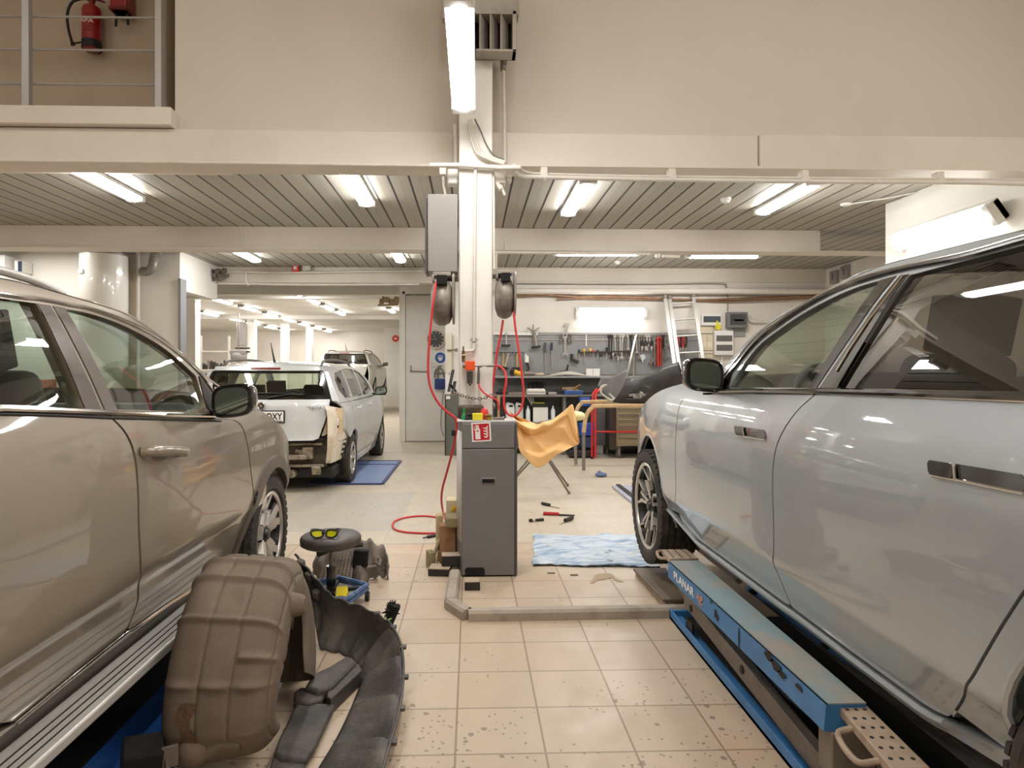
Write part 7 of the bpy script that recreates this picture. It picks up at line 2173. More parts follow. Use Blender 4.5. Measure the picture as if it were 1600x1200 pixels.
# tall steel bars standing on the bench
t = thing('steel_bar', 'bright flat steel bar leaning across the tool board', 'bar', tuple(W(980, 570))); MB().bar(atY(994, 524, YW - 0.08), atY(981, 582, 11.3), 0.035, 0.02).build('bar', M_STL, t)
t = thing('steel_tube', 'upright grey steel tube standing against the tool board', 'tube', tuple(W(990, 570))); MB().cyl(atY(990, 588, 11.42), atY(990, 548, 11.5), 0.03, n=14).build('tube', M_STEEL, t)
# ---- things on the upper shelf
def S(px, y=11.36): return Vector((atY(px, 580, y).x, y, zsh))
t = thing('angle_grinder', 'yellow and black angle grinder on the wall shelf behind the red hose', 'grinder', tuple(S(806)))
p = S(806); MB().cyl(p + Vector((-0.05, 0, 0.09)), p + Vector((0.10, 0, 0.03)), 0.045, 0.04).build('motor', M_YEL, t); b = MB(); b.cyl(p + Vector((-0.09, 0, 0.11)), p + Vector((-0.03, 0, 0.085)), 0.05); b.cyl(p + Vector((-0.07, 0, 0.0)), p + Vector((-0.07, 0, 0.06)), 0.03); b.build('gear_head', M_TBLACK, t)
t = thing('angle_grinder', 'dark angle grinder lying on the wall shelf right of the yellow one', 'grinder', tuple(S(826))); p = S(826); b = MB(); b.cyl(p + Vector((-0.08, 0, 0.05)), p + Vector((0.12, 0.02, 0.045)), 0.042, 0.035); b.cyl(p + Vector((-0.11, 0, 0.02)), p + Vector((-0.11, 0, 0.075)), 0.045); b.build('body', M_STEEL, t)
t = thing('pliers', 'pale handled cutters lying on the wall shelf', 'pliers', tuple(S(840))); p = S(840); b = MB(); b.tube([p + Vector((-0.1, 0, 0.07)), p + Vector((0, 0, 0.035)), p + Vector((0.12, 0, 0.03))], 0.014, 6); b.tube([p + Vector((-0.09, 0, 0.03)), p + Vector((0, 0, 0.035)), p + Vector((0.1, 0, 0.055))], 0.014, 6); b.build('body', mat('handle_ash', (206, 186, 150), 0.6), t)
t = thing('fender_liner', 'long pale plastic strip lying along the wall shelf', 'plastic strip', tuple(S(900)))
rows = []
for i in range(30):
    w = i / 29; x = atY(850 + 82 * w, 580, 11.3).x
    rows.append([Vector((x, 11.23 + 0.28 * k / 4, zsh + 0.006 + 0.085 * math.sin(PI * min(1, w * 1.1)) ** 1.5 * math.sin(PI * (k + 0.5) / 5))) for k in range(5)])
MB().grid(rows).build('strip', mat('dusty_pale_plastic', (170, 162, 150), 0.5), t, solid=0.006, solid_off=1)
t = thing('hammer', 'black rubber hammer standing head down on the pale strip of the shelf', 'hammer', tuple(S(885, 11.4))); p = S(885, 11.42); b = MB(); b.cyl(p + Vector((0, 0, 0.09)), p + Vector((0.03, 0, 0.2)), 0.018); b.build('handle', M_TBLACK, t); MB().cyl(p + Vector((-0.12, 0, 0.06)), p + Vector((0.03, 0, 0.085)), 0.03).build('head', M_TBLACK, t)
for i, (px, w_) in enumerate(((921, .12), (932, .12))):
    p = S(px, 11.5); b = MB(); b.box(p + Vector((0, 0, 0.07)), (w_, 0.012, 0.13)); tag(b.build('white_card', M_WHITE), ('white card standing on the wall shelf, left of the pair', 'white card standing on the wall shelf, right of the pair')[i], 'card')
# hanging air tools under the shelf
for i, (px) in enumerate((827, 834, 841, 847)):
    p = atY(px, 603, YW - 0.06); b = MB(); b.cyl(p + Vector((0, 0, -0.05)), p + Vector((0, 0, 0.07)), 0.022); b.bar(p + Vector((0, 0, 0.03)), p + Vector((0.05, -0.02, 0.03)), 0.025, 0.025)
    tag(b.build('air_tool', M_TBLACK), ('first', 'second', 'third', 'fourth')[i] + ' from left of the black air tools hanging under the wall shelf', 'air tool')
p = Vector((atY(889, 605, 11.4).x, 11.42, zbn)); b = MB(); b.box(p + Vector((0, 0, 0.06)), (0.26, 0.18, 0.12))
tag(b.build('wooden_box', mat('box_wood', (168, 142, 108), 0.7, dirt=0.8, dirt_col=(110, 86, 60)), bevel=0.004), 'small dusty wooden box at the back of the bench below the shelf', 'box')
p = Vector((atY(901, 600, 11.35).x, 11.35, zbn)); b = MB(); b.lathe([(0.001, 0), (0.05, 0), (0.055, 0.05), (0.02, 0.09), (0.02, 0.14), (0.001, 0.14)], Matrix.Translation(p), 16); b.bar(p + Vector((-0.05, -0.04, 0.1)), p + Vector((0.06, -0.04, 0.17)), 0.03, 0.02)
tag(b.build('vice', mat('vice_ochre', (176, 128, 60), 0.5, dirt=0.8, dirt_col=(60, 44, 30), dscale=20)), 'ochre and black small vice on the bench beside the wooden box', 'vice')
# ---- on the bench top
def Bn(px, y=11.0): return Vector((atY(px, 612, y).x, y, zbn))
p = Bn(837); b = MB(); b.box(p + Vector((0, 0, 0.05)), (0.33, 0.2, 0.10), 0.05, top=(0.9, 0.9))
t = thing('plastic_case', 'white plastic tool case on the bench', 'case', tuple(p)); b.build('case_body', mat('case_white', (214, 208, 200), 0.5), t, bevel=0.015); MB().box(p + Vector((0, -0.098, 0.05)), (0.31, 0.008, 0.008), 0.05).build('case_seam', M_STEEL, t)
p = Bn(861); b = MB(); b.box(p + Vector((0, 0, 0.02)), (0.18, 0.08, 0.04), 0.1); tag(b.build('metal_tray', M_STL, bevel=0.004), 'flat steel tray on the bench between the white case and the blue case', 'tray')
p = Bn(852, 10.95); b = MB(); b.cyl(p + Vector((-0.06, 0, 0.03)), p + Vector((0.05, 0, 0.035)), 0.028); tag(b.build('sander', M_TBLACK), 'short black sander lying right against the white case on the bench', 'sander')
p = Bn(896); b = MB(); b.box(p + Vector((0, 0, 0.035)), (0.32, 0.12, 0.07)); tag(b.build('blue_case', M_TBLUE, bevel=0.008), 'long blue tool case on the bench', 'case')
p = Bn(876, 11.1); b = MB(); b.box(p + Vector((0, 0, 0.075)), (0.2, 0.05, 0.02)); b.box(p + Vector((0, 0, 0.035)), (0.16, 0.09, 0.07)); tag(b.build('torque_case', M_TBLACK, bevel=0.004), 'narrow black box behind the blue case on the bench', 'box')
p = Bn(917, 10.97); b = MB(); b.box(p + Vector((0, 0, 0.025)), (0.13, 0.09, 0.05), 0.3); tag(b.build('drill_charger', M_TBLACK, bevel=0.006), 'small black charger at the right end of the blue case', 'charger')
p = Bn(783, 11.1); b = MB(); b.lathe([(0.001, 0), (0.09, 0), (0.10, 0.04), (0.05, 0.09), (0.001, 0.10)], Matrix.Translation(p), 18); tag(b.build('rubber_funnel', M_TBLACK), 'round black rubber bowl on the left end of the bench', 'bowl')
p = Bn(806, 11.0); b = MB(); b.box(p + Vector((0.02, 0, 0.02)), (0.3, 0.15, 0.04)); tag(b.build('steel_tray', M_STEEL, bevel=0.004), 'flat grey tray on the bench behind the red hose', 'tray')
# ---- under and in front of the bench
def jerrycan(label, px, pyb, y, w, h, mcol):
    b0 = atY(px, pyb, y)
    t = thing('jerrycan', label, 'jerrycan', (b0.x, y, b0.z))
    b = MB(); pr = [(-w / 2, 0), (w / 2, 0), (w / 2, h * 0.72), (w * 0.34, h * 0.9), (-w * 0.1, h * 0.93), (-w * 0.28, h * 0.98), (-w / 2, h * 0.86)]
    b.prism(pr, frame((b0.x, y + w * 0.32, b0.z), (1, 0, 0), (0, 0, 1)), w * 0.64); b.build('can', mcol, t, bevel=0.015)
    MB().cyl((b0.x - w * 0.3, y, b0.z + h * 0.95), (b0.x - w * 0.3, y, b0.z + h * 1.04), 0.025, n=12).build('cap', M_TBLACK, t)
    c = MB(); c.box((b0.x + w * 0.08, y - w * 0.325, b0.z + h * 0.78), (w * 0.42, 0.004, h * 0.09)); c.build('grip_hole', M_GAP, t)
    return t
M_JERRY = mat('jerrycan_white', (222, 224, 222), 0.45)
ju = atY(840, 657, 11.0).z
t = thing('parts_bin', 'dark crate with a white paper sheet in front standing under the bench', 'crate', (atY(845, 640, 10.95).x, 10.95, ju))
zA = 0.62
MB().bb(0.6, 2.0, yb + 0.12, 11.29, zA - 0.03, zA).build('shelf_board', M_BENCH, t) if False else None
sh2 = thing('under_bench_shelf', 'dark shelf board under the left half of the bench', 'shelf', (1.0, 11.0, 0.6))
zA = atY(845, 660, 10.95).z
MB().bb(0.38, 1.54, yb + 0.10, 11.29, zA - 0.03, zA).build('board', M_BENCH, sh2)
x0, x1 = atY(832, 640, 10.95).x, atY(857, 640, 10.95).x
t.location = ((x0 + x1) / 2, 10.95, zA); MW[t.name] = Matrix.Translation(t.location)
zc_ = atY(845, 631, 10.95).z
MB().bb(x0, x1, 10.95, 11.2, zA, zc_).build('crate_body', M_TBLACK, t, bevel=0.006)
MB().bb(x0 + 0.01, x1 - 0.01, 10.94, 10.948, zA + 0.01, zc_ - 0.06).build('paper_front', M_WHITE, t)
MB().bb(x0 + 0.02, x1 - 0.06, 10.98, 11.15, zc_, zc_ + 0.02).build('yellow_cloth', mat('lime_cloth', (206, 206, 90), 0.7), t, bevel=0.006)
for i, dx in enumerate((-0.05, -0.01, 0.03)):
    b = MB(); b.cyl((x0 + 0.03 + dx * 0.3, 11.05, zc_ - 0.05), (x0 + dx - 0.06 + 0.02 * i, 11.05, zc_ + 0.17), 0.009, n=8); tag(b.build('paint_stick', M_WHITE), ('leftmost', 'middle', 'rightmost')[i] + ' of the three white sticks standing in the crate under the bench', 'stick')
jerrycan('white jerrycan with a handle hole under the left of the bench', 797, 660, 10.98, 0.15, 0.36, M_JERRY)
jerrycan('taller white jerrycan behind the loop of red hose', 811, 660, 11.05, 0.14, 0.36, M_JERRY)
for i, (px) in enumerate((825, 864)):
    p = Vector((atY(px, 650, 10.97).x, 10.97, zA)); b = MB(); b.lathe([(0.001, 0), (0.038, 0), (0.038, 0.2), (0.014, 0.25), (0.014, 0.28), (0.001, 0.28)], Matrix.Translation(p), 14); tag(b.build('bottle', M_JERRY), ('slim white bottle left of the crate with the paper front', 'slim white bottle right of the crate with the paper front')[i], 'bottle')
# blue box trolley, small cans, big beige tool chest
x0, x1 = atY(905, 690, 10.7).x, atY(926, 690, 10.7).x
t = thing('box_trolley', 'blue plastic box trolley standing behind the trestles', 'trolley', ((x0 + x1) / 2, 10.6, 0))
MB().bb(x0, x1, 10.55, 10.8, 0.36, 0.56).build('upper_box', mat('box_blue', (44, 84, 176), 0.45), t, bevel=0.01)
MB().bb(x0 + 0.02, x1 - 0.02, 10.57, 10.8, 0.16, 0.34).build('lower_box', mat('box_blue_dark', (52, 74, 110), 0.5), t, bevel=0.01)
MB().bb(x0 + 0.01, x1 - 0.05, 10.6, 10.8, 0.84, 0.98).build('top_box', mat('box_blue', (44, 84, 176), 0.45), t, bevel=0.01)
for sx in (x0 + 0.02, x1 - 0.02): MB().bb(sx - 0.012, sx + 0.012, 10.79, 10.82, 0.05, 1.0).build('upright', M_TBLACK, t)
MB().bb(x0 - 0.2, x1, 10.5, 10.8, 0.02, 0.12).build('base', M_TBLACK, t, bevel=0.01)
b0 = atZ(937, 709, 0.0); jerrycan('white jerrycan standing on the floor right of the red stand', 937, 709, b0.y, 0.12, 0.30, M_JERRY)
x0, x1 = atY(964, 690, 10.45).x, atY(1000, 690, 10.45).x
M_CHEST = mat('chest_beige', (166, 152, 126), 0.5, dirt=0.5, dirt_col=(110, 96, 78), dscale=5)
t = thing('tool_chest', 'beige rolling tool chest with wide drawers under the trestles', 'tool chest', ((x0 + x1) / 2, 10.6, 0))
MB().bb(x0, x1 + 0.3, 10.47, 10.85, 0.2, 0.92).build('body', M_CHEST, t, bevel=0.006)
MB().bb(x0 - 0.11, x0 - 0.003, 10.5, 10.85, 0.14, 0.94).build('side_panel', mat('chest_dark', (58, 48, 42), 0.5), t)
for k in range(7):
    z0_ = 0.24 + k * 0.094; d_ = MB(); d_.bb(x0 + 0.012, x1 + 0.28, 10.45, 10.468, z0_, z0_ + 0.082); dd = d_.build('drawer', M_CHEST, t, bevel=0.004)
    MB().bb(x0 + 0.02, x1 + 0.27, 10.442, 10.45, z0_ + 0.068, z0_ + 0.078).build('drawer_pull', mat('chest_pull', (108, 98, 82), 0.5), dd)
for sx in (x0 + 0.04, x1 + 0.24):
    b = MB(); b.cyl((sx - 0.02, 10.55, 0.09), (sx + 0.02, 10.55, 0.09), 0.09, n=20); b.bb(sx - 0.04, sx + 0.04, 10.52, 10.62, 0.15, 0.2); b.build('castor', M_STEEL, t)
p = atZ(948, 709, 0.0); b = MB(); b.bar(p + Vector((0, 0, 0.005)), p + Vector((0.04, 0.1, 0.26)), 0.02, 0.03); tag(b.build('white_lath', M_WHITE), 'thin white lath leaning beside the tool chest', 'lath')

# ---- ladder
def ladder():
    tl, tr = atY(1046, 466, 11.5), atY(1083, 463, 11.5)
    bl_, br_ = atZ(1082, 713, 0.03), atZ(1122, 713, 0.03)
    bl_.y = br_.y = 10.75; bl_ = Vector((atY(1081, 713, 10.3).x, 10.3, 0.03)); br_ = Vector((atY(1121, 713, 10.3).x, 10.3, 0.03))
    t = thing('ladder', 'aluminium extension ladder leaning on the back wall beside the fuse boxes', 'ladder', tuple((bl_ + br_) / 2))
    off = Vector((0.0, -0.07, 0.0))
    for p, q in ((bl_, tl), (br_, tr)):
        MB().bar(p, q, 0.03, 0.06, up=(1, 0, 0)).build('rail', M_ALU, t)
    for p, q in ((bl_ + Vector((-.10, 0, 0)), tl + Vector((-.10, 0, 0))),):
        MB().bar(p + off, q + off, 0.03, 0.06, up=(1, 0, 0)).build('rail', M_ALU, t)
    n = 9
    for i in range(n):
        k = 0.08 + 0.11 * i
        a, e = bl_.lerp(tl, k), br_.lerp(tr, k)
        MB().cyl(a, e, 0.018, n=10).build('rung', M_ALU, t)
    for p in (tl, tr, tl + Vector((-.1, -.07, 0))):
        MB().box(p + Vector((0, 0, 0.02)), (0.07, 0.06, 0.07)).build('end_cap', M_STEEL, t, bevel=0.01)
ladder()

# ---- fuse boxes and meters
YV = YW - 0.003
def wallbox(name, label, cat, x0, y0, x1, y1, d, m_, sub=(), bev=0.006):
    a, e = atY(x0, y1, YV), atY(x1, y0, YV)
    t = thing(name, label, cat, ((a.x + e.x) / 2, YV, (a.z + e.z) / 2))
    MB().bb(a.x, e.x, YV - d, YV, a.z, e.z).build('case', m_, t, bevel=bev)
    for nm, u0, v0, u1, v1, mm in sub:
        MB().bb(a.x + (e.x - a.x) * u0, a.x + (e.x - a.x) * u1, YV - d - 0.006, YV - d + 0.001, e.z - (e.z - a.z) * v1, e.z - (e.z - a.z) * v0).build(nm, mm, t, bevel=0.002)
    return t
M_DISP = mat('dark_display', (78, 84, 92), 0.25, coat=0.5)
M_FUSE = mat('fuse_window', (100, 98, 96), 0.3, coat=0.5)
M_CREAM = mat('cream_panel', (214, 200, 176), 0.5)
wallbox('control_panel', 'white wall control panel with a dark display, top left of the fuse boxes', 'control panel', 1094.5, 491, 1125, 509, 0.07, M_WHITE, [('display', .08, .2, .95, .72, M_DISP)])
wallbox('meter_box', 'dark grey meter box with a window, top right of the fuse boxes', 'meter box', 1133, 488.5, 1164, 513, 0.12, mat('meter_grey', (112, 112, 112), 0.4), [('window', .12, .14, .92, .8, mat('meter_window', (66, 68, 70), 0.15, coat=1.0)), ('meter_label', .3, .45, .8, .58, mat('label_grey', (170, 172, 172), 0.4))])
wallbox('fuse_box', 'white fuse box with two dark breaker rows beneath the dark meter box', 'fuse box', 1114, 517, 1143, 555, 0.09, M_WHITE, [('breaker_row', .08, .2, .93, .44, M_FUSE), ('breaker_row', .08, .58, .93, .82, M_FUSE)])
wallbox('power_outlets', 'cream socket panel left of the white fuse box', 'socket panel', 1094.5, 511, 1113, 560, 0.03, M_CREAM, [('joint_strip', 0, .2, 1, .23, M_STEEL), ('socket', .1, .48, .42, .66, mat('socket_cream', (226, 212, 186), 0.4)), ('socket', .56, .48, .9, .66, mat('socket_cream', (226, 212, 186), 0.4)), ('joint_strip', .48, .24, .5, .46, M_STEEL), ('joint_strip', 0, .74, 1, .76, M_STEEL), ('joint_strip', 0, .84, 1, .86, M_STEEL)])
wallbox('wall_plate', 'grey wall plate under the dark meter box', 'plate', 1145, 513, 1164, 526, 0.02, mat('plate_midgrey', (150, 148, 144), 0.5))
p = atY(1122, 511, YV - 0.08); b = MB(); b.box(p, (0.09, 0.03, 0.10), (0, 0.4, 0)); b.box(p + Vector((-0.02, -0.01, 0.05)), (0.03, 0.03, 0.12)); 
tag(b.build('key_tag', mat('tag_yellow', (222, 206, 50), 0.5), bevel=0.004), 'yellow tag hanging between the control panel and the meter box', 'tag')
# ---- pipes along the back wall
def pipe(label, pts, r, m_, name='wall_pipe', cat='pipe', n=10):
    return tag(MB().tube(pts, r, n).build(name, m_, smooth=60), label, cat)
M_COPPER = mat('old_copper', (150, 112, 84), 0.4, 0.7, dirt=0.5, dirt_col=(196, 176, 150))
pipe('thin copper pipe running along the back wall above the lamp', catmull([atY(px, py, YW - 0.06) for px, py in ((803, 463), (850, 461), (905, 464), (960, 463), (1040, 467), (1100, 469), (1170, 466), (1235, 464), (1290, 462))], 5), 0.022, M_COPPER)
pipe('second copper pipe just under the first on the back wall', catmull([atY(px, py, YW - 0.06) for px, py in ((869, 468), (900, 466), (960, 467), (1080, 469), (1150, 471), (1290, 466))], 5), 0.012, M_COPPER)
pipe('thick white insulated pipe along the back wall', [atY(px, 455, YW - 0.10) for px in (775, 900, 1100, 1298)], 0.058, M_PIPEW, n=16)
pipe('thin dark conduit along the back wall above the white pipe', catmull([atY(px, py, YW - 0.03) for px, py in ((775, 443), (1000, 444), (1120, 443), (1134, 448), (1137, 460), (1137, 488))], 6), 0.012, mat('conduit_grey', (150, 142, 130), 0.5))
pipe('thin white cable running down from the white fuse box', [atY(1128, 556, YV - 0.02), atY(1128, 590, YV - 0.02)], 0.012, M_WHITE)
pipe('white hooked pipe stub right of the meter box', catmull([atY(1170, 496, YV - 0.05), atY(1173, 502, YV - 0.05), atY(1185, 503, YV - 0.05), atY(1208, 502, YV - 0.05)], 5), 0.022, M_PIPEW)
M_TRIM = wall_mat('wall_band_paint', (214, 206, 192), 0.3)
sbox('trim_back_band', -0.3, 6.45, YW - 0.025, YW - 0.001, atY(900, 425.5, YW).z - 0.17, 3.279, M_TRIM)
for i, px in enumerate((1305, 1322)):
    p = atX(px, 432 - i * 8, 6.43); b = MB(); b.bb(6.38, 6.45, p.y - 0.1, p.y + 0.1, p.z - 0.13, p.z + 0.1); b.bb(6.34, 6.38, p.y - 0.03, p.y + 0.04, p.z - 0.06, p.z + 0.05)
    tag(b.build('switch_box', M_EBOX, bevel=0.01), ('grey switch box on the right wall, the farther of two', 'grey switch box on the right wall, the nearer of two')[i], 'switch box')

# ================================================================== wall with the white door, left of the column
YD = 13.1
d0, d1 = atY(634, 688, YD), atY(699, 462, YD)
do = MB().bb(d0.x, d1.x, YD - 0.05, YD - 0.002, 0.01, d1.z).build('door_1', mat('door_white', (222, 218, 212), 0.45, dirt=0.2, dirt_col=(190, 182, 170)), bevel=0.006); struct(do)
b = MB()
for px in (631.5,): 
    x = atY(px, 600, YD).x; b.bb(x - 0.03, x + 0.03, YD - 0.09, YD - 0.002, 0, d1.z + 0.08)
b.bb(d0.x - 0.1, d1.x + 0.1, YD - 0.09, YD - 0.002, d1.z + 0.02, d1.z + 0.2)
struct(b.build('trim_door', M_WALLW, bevel=0.006))
t = thing('door_bolt', 'thin bolt rod across the white door at hand height', 'bolt', tuple(atY(650, 580, YD - 0.06)))
b = MB(); b.cyl(atY(642, 580, YD - 0.07), atY(668, 581, YD - 0.07), 0.012); b.cyl(atY(642, 580, YD - 0.07), atY(642, 571, YD - 0.07), 0.01); b.cyl(atY(642, 580, YD - 0.05), atY(642, 580, YD - 0.08), 0.02); b.build('rod', M_STEEL, t)
b = MB(); p = atY(695, 445, YD - .3)
sbox('trim_door_head', atY(636, 455, YD).x, atY(672, 455, YD).x, YD - 0.10, YD - 0.05, d1.z + 0.02, 3.0, M_WALLW)
# clock
p = atY(681, 530, YD - 0.10)
t = thing('wall_clock', 'round wall clock with a dark dial left of the column', 'clock', tuple(p))
M = frame(p, (1, 0, 0), (0, 0, 1))
MB().lathe([(0.001, 0.0), (0.17, 0.0), (0.17, 0.012)], M, 36).build('dial', mat('clock_dial', (66, 64, 64), 0.4), t)
MB().lathe([(0.17, -0.04), (0.19, -0.04), (0.19, 0.02), (0.165, 0.02)], M, 36).build('rim', M_CREAM, t)
b = MB()
for k in range(12):
    B = M @ Matrix.Rotation(2 * PI * k / 12, 4, 'Z'); b.box(B @ Vector((0, 0.14, 0.014)), (0.012, 0.034, 0.003), B.to_3x3())
b.build('hour_marks', M_WHITE, t)
b = MB(); B = M; b.bar(M @ Vector((0.02, 0, 0.018)), M @ Vector((-0.15, -0.005, 0.018)), 0.012, 0.004); b.bar(M @ Vector((0, 0, 0.018)), M @ Vector((-0.05, 0.09, 0.018)), 0.014, 0.004); b.build('hands', M_WHITE, t)
# blue mask sign
p = atY(688, 559, YD - 0.065)
t = thing('safety_sign', 'round blue mask sign on a white card left of the column', 'sign', tuple(p)); M = frame(p, (1, 0, 0), (0, 0, 1))
MB().prism(rect(-0.13, 0.13, -0.15, 0.13), M, 0.004, z0=-0.008).build('card', M_WHITE, t)
MB().lathe([(0.0005, 0.003), (0.108, 0.003), (0.108, -0.004)], M, 36).build('blue_disc', mat('sign_blue', (34, 84, 160), 0.4), t)
b = MB(); b.prism([(-0.05, 0.045), (-0.05, 0.0), (-0.025, -0.06), (0.025, -0.06), (0.05, 0.0), (0.05, 0.045)], M, 0.002, z0=0.003); b.build('head_symbol', M_WHITE, t)
MB().prism(rect(-0.045, 0.045, 0.012, 0.032), M, 0.001, z0=0.005).build('goggles_symbol', mat('sign_blue', (34, 84, 160), 0.4), t)
# blue socket, pipes, cream board, dark leaning bits, grey locker
p = atY(687.5, 600, YD - 0.08)
t = thing('power_socket', 'blue industrial power socket under the blue mask sign', 'socket', tuple(p)); MB().box(p, (0.21, 0.14, 0.21)).build('housing', mat('socket_blue', (40, 66, 132), 0.45), t, bevel=0.02)
MB().cyl(p + Vector((0, -0.12, 0.0)), p + Vector((0, -0.06, 0)), 0.07, n=20).build('socket_lid', mat('socket_blue_dark', (32, 52, 110), 0.4), t)
b = MB(); q = lambda x, y: atY(x, y, YD - 0.08)
b.tube(catmull([q(679, 590), q(680, 580), q(686, 575), q(692, 580), q(694, 590)], 4), 0.014, 6); b.tube([q(684, 592), q(685, 572), q(690, 572)], 0.014, 6); b.tube([q(678, 583), q(696, 583)], 0.012, 6)
tag(b.build('air_fittings', M_STEEL), 'cluster of steel pipe fittings above the blue power socket', 'pipe fittings')
pipe('thin ring of pale cable hanging by the steel fittings', [q(676 + 4 * math.cos(a), 570 + 4 * math.sin(a)) for a in [2 * PI * i / 14 for i in range(15)]], 0.006, M_PIPEW, 'cable_ring', 'cable')
YR = 11.58
a, e = atY(699, 582, 11.5), atY(716, 520, 11.5)
sbox('wall_cream_board', a.x, -0.355, 11.52, 11.56, a.z, e.z, mat('cream_board', (212, 202, 180), 0.5), label='cream board on the wall left of the column')
b = MB(); b.cyl(atY(698, 547, 11.5), atY(713, 547, 11.5), 0.012); b.box(atY(713, 547, 11.48), (0.05, 0.05, 0.06))
tag(b.build('door_rod', M_STEEL), 'thin steel rod across the cream board', 'rod')
x0, x1 = atY(695, 660, 10.9).x, atY(714, 660, 10.9).x
t = thing('steel_locker', 'dark greenish grey steel locker seen left of the white column', 'locker', ((x0 + x1) / 2, 11, 0))
zt2 = atY(700, 617, 10.9).z
MB().bb(x0, x1 + 0.12, 10.9, 11.4, 0.0, zt2).build('body', mat('locker_grey', (98, 98, 90), 0.5), t, bevel=0.006)
MB().bb(x0 + 0.02, x0 + 0.09, 10.893, 10.9, zt2 - 0.07, zt2 - 0.02).build('locker_label', M_WHITE, t)
MB().bb(x0 - 0.0, x0 + 0.018, 10.89, 10.9, 0.0, zt2).build('edge', M_TBLACK, t)
for i, (a, e) in enumerate((((701, 612), (708, 578)), ((707, 615), (711, 596)), ((703, 600), (712, 612)))):
    p, q2 = atY(*a, 11.0), atY(*e, 11.1); p.z = max(p.z, zt2 + 0.012); b = MB(); b.bar(p, q2, 0.05, 0.02); tag(b.build('wiper_blade', M_TBLACK), ('tall dark blade', 'short dark blade', 'slanting dark blade')[i] + ' standing on the grey locker left of the column', 'blade')
# cable on the door wall
pipe('thin dark cable hanging in a bow beside the steel locker', catmull([atY(693, 612, YD - 0.1), atY(690, 640, YD - 0.1), atY(689, 665, YD - .1), atY(693, 682, YD - .1)], 6), 0.006, M_TBLACK, 'cable', 'cable')
# ================================================================== landing with railing and fire extinguisher, upper left
M_RAIL = mat('rail_grey', (168, 164, 160), 0.4, 0.3)
YL = 5.03
t = thing('railing', 'grey steel railing across the raised landing, upper left', 'railing', (-3, YL, 3.42))
zl_ = 3.415
for px, w in ((41.5, 0.055), (248.5, 0.05)):
    x = atY(px, 100, YL).x
    MB().bb(x - w / 2, x + w / 2, YL - 0.02, YL + 0.03, zl_, 4.6).build('post', M_RAIL, t, bevel=0.004)
for x in (-5.2, -6.9): MB().bb(x - 0.028, x + 0.028, YL - 0.02, YL + 0.03, zl_, 4.6).build('post', M_RAIL, t, bevel=0.004)
xr = atY(246, 100, YL).x
for py0 in (73.5, 21.5, 127.5):
    z = atY(140, py0, YL).z
    MB().tube([(-8.4, YL + 0.045, z + .005), (-5.2, YL + 0.045, z), (-4.3, YL + 0.045, z - 0.004), (-3.4, YL + 0.045, z - 0.004), (xr, YL + 0.045, z - 0.0)], 0.009, 8).build('rail', M_RAIL, t)
MB().bb(-8.4, xr, YL - 0.02, YL + 0.04, 4.6, 4.65).build('hand_rail', M_RAIL, t, bevel=0.006)
sbox('trim_landing_jamb', atY(256, 100, YL + .2).x, atY(268, 100, YL + .2).x, YL + 0.06, YL + 0.26, 3.415, 6.0, M_DIM)
# extinguisher hung on the landing's back wall
YE = 6.08
p = atY(143.5, 78, YE); pt = atY(143.5, 8, YE)
M_EXT = mat('extinguisher_red', (150, 16, 24), 0.3, coat=0.6)
t = thing('fire_extinguisher', 'red fire extinguisher with black hose on the landing wall, upper left', 'fire extinguisher', tuple(p))
H = pt.z - p.z; R = 0.082
b = MB(); b.lathe([(0.001, 0), (R * 0.8, 0.0), (R * 0.97, 0.012), (R, 0.04), (R, H * 0.86), (R * 0.9, H * 0.93), (R * 0.5, H * 0.985), (0.024, H), (0.024, H + 0.03), (0.001, H + 0.03)], Matrix.Translation(p), 28); b.build('cylinder', M_EXT, t, smooth=60)
MB().lathe([(R * 0.98, 0.0), (R * 1.02, 0.004), (R * 1.02, 0.075), (R * 0.98, 0.078)], Matrix.Translation(p), 28).build('base_ring', M_BLACK, t)
top = p + Vector((0, 0, H + 0.03))
b = MB(); b.box(top + Vector((0, 0, 0.02)), (0.05, 0.04, 0.05)); b.bar(top + Vector((-0.01, 0, 0.035)), top + Vector((0.12, -0.01, -0.005)), 0.03, 0.012); b.bar(top + Vector((-0.01, 0, 0.06)), top + Vector((0.11, -0.01, 0.06)), 0.03, 0.012); b.build('valve_lever', mat('lever_red', (110, 20, 24), 0.4), t, bevel=0.003)
hz = lambda x, y: atY(x, y, YE - 0.03)
MB().tube(catmull([top + Vector((-0.02, 0, 0.02)), hz(130, -2), hz(115, 2), hz(107, 14), hz(105, 30), hz(108, 50), hz(112, 64)], 6), 0.012, 10).build('hose', M_BLACK, t, smooth=60)
b = MB(); b.cyl(hz(112, 64), hz(114, 70), 0.011, 0.02); b.bar(hz(113, 68), hz(128, 66), 0.012, 0.012); b.build('nozzle', M_BLACK, t)
text_obj('lettering', 'ABA', frame(p + Vector((0.0, -R - 0.002, H * 0.55)), (1, 0, -0.06), (0, 0, 1)), 0.05, mat('ext_label', (214, 170, 170), 0.5), t, 0.001, sx=1.25, bold=0.003)
b = MB()
for k, w_ in ((0.72, 0.05), (0.67, 0.07), (0.62, 0.06), (0.45, 0.06), (0.40, 0.08), (0.35, 0.07)):
    b.box(p + Vector((0.0, -R - 0.001, H * k)), (w_, 0.003, 0.005))
b.build('label_lines', mat('label_dull_red', (150, 60, 66), 0.5), t)
MB().box(p + Vector((0, 0.10, H * 0.7)), (0.05, 0.04, 0.16)).build('wall_hook', M_BLACK, t)
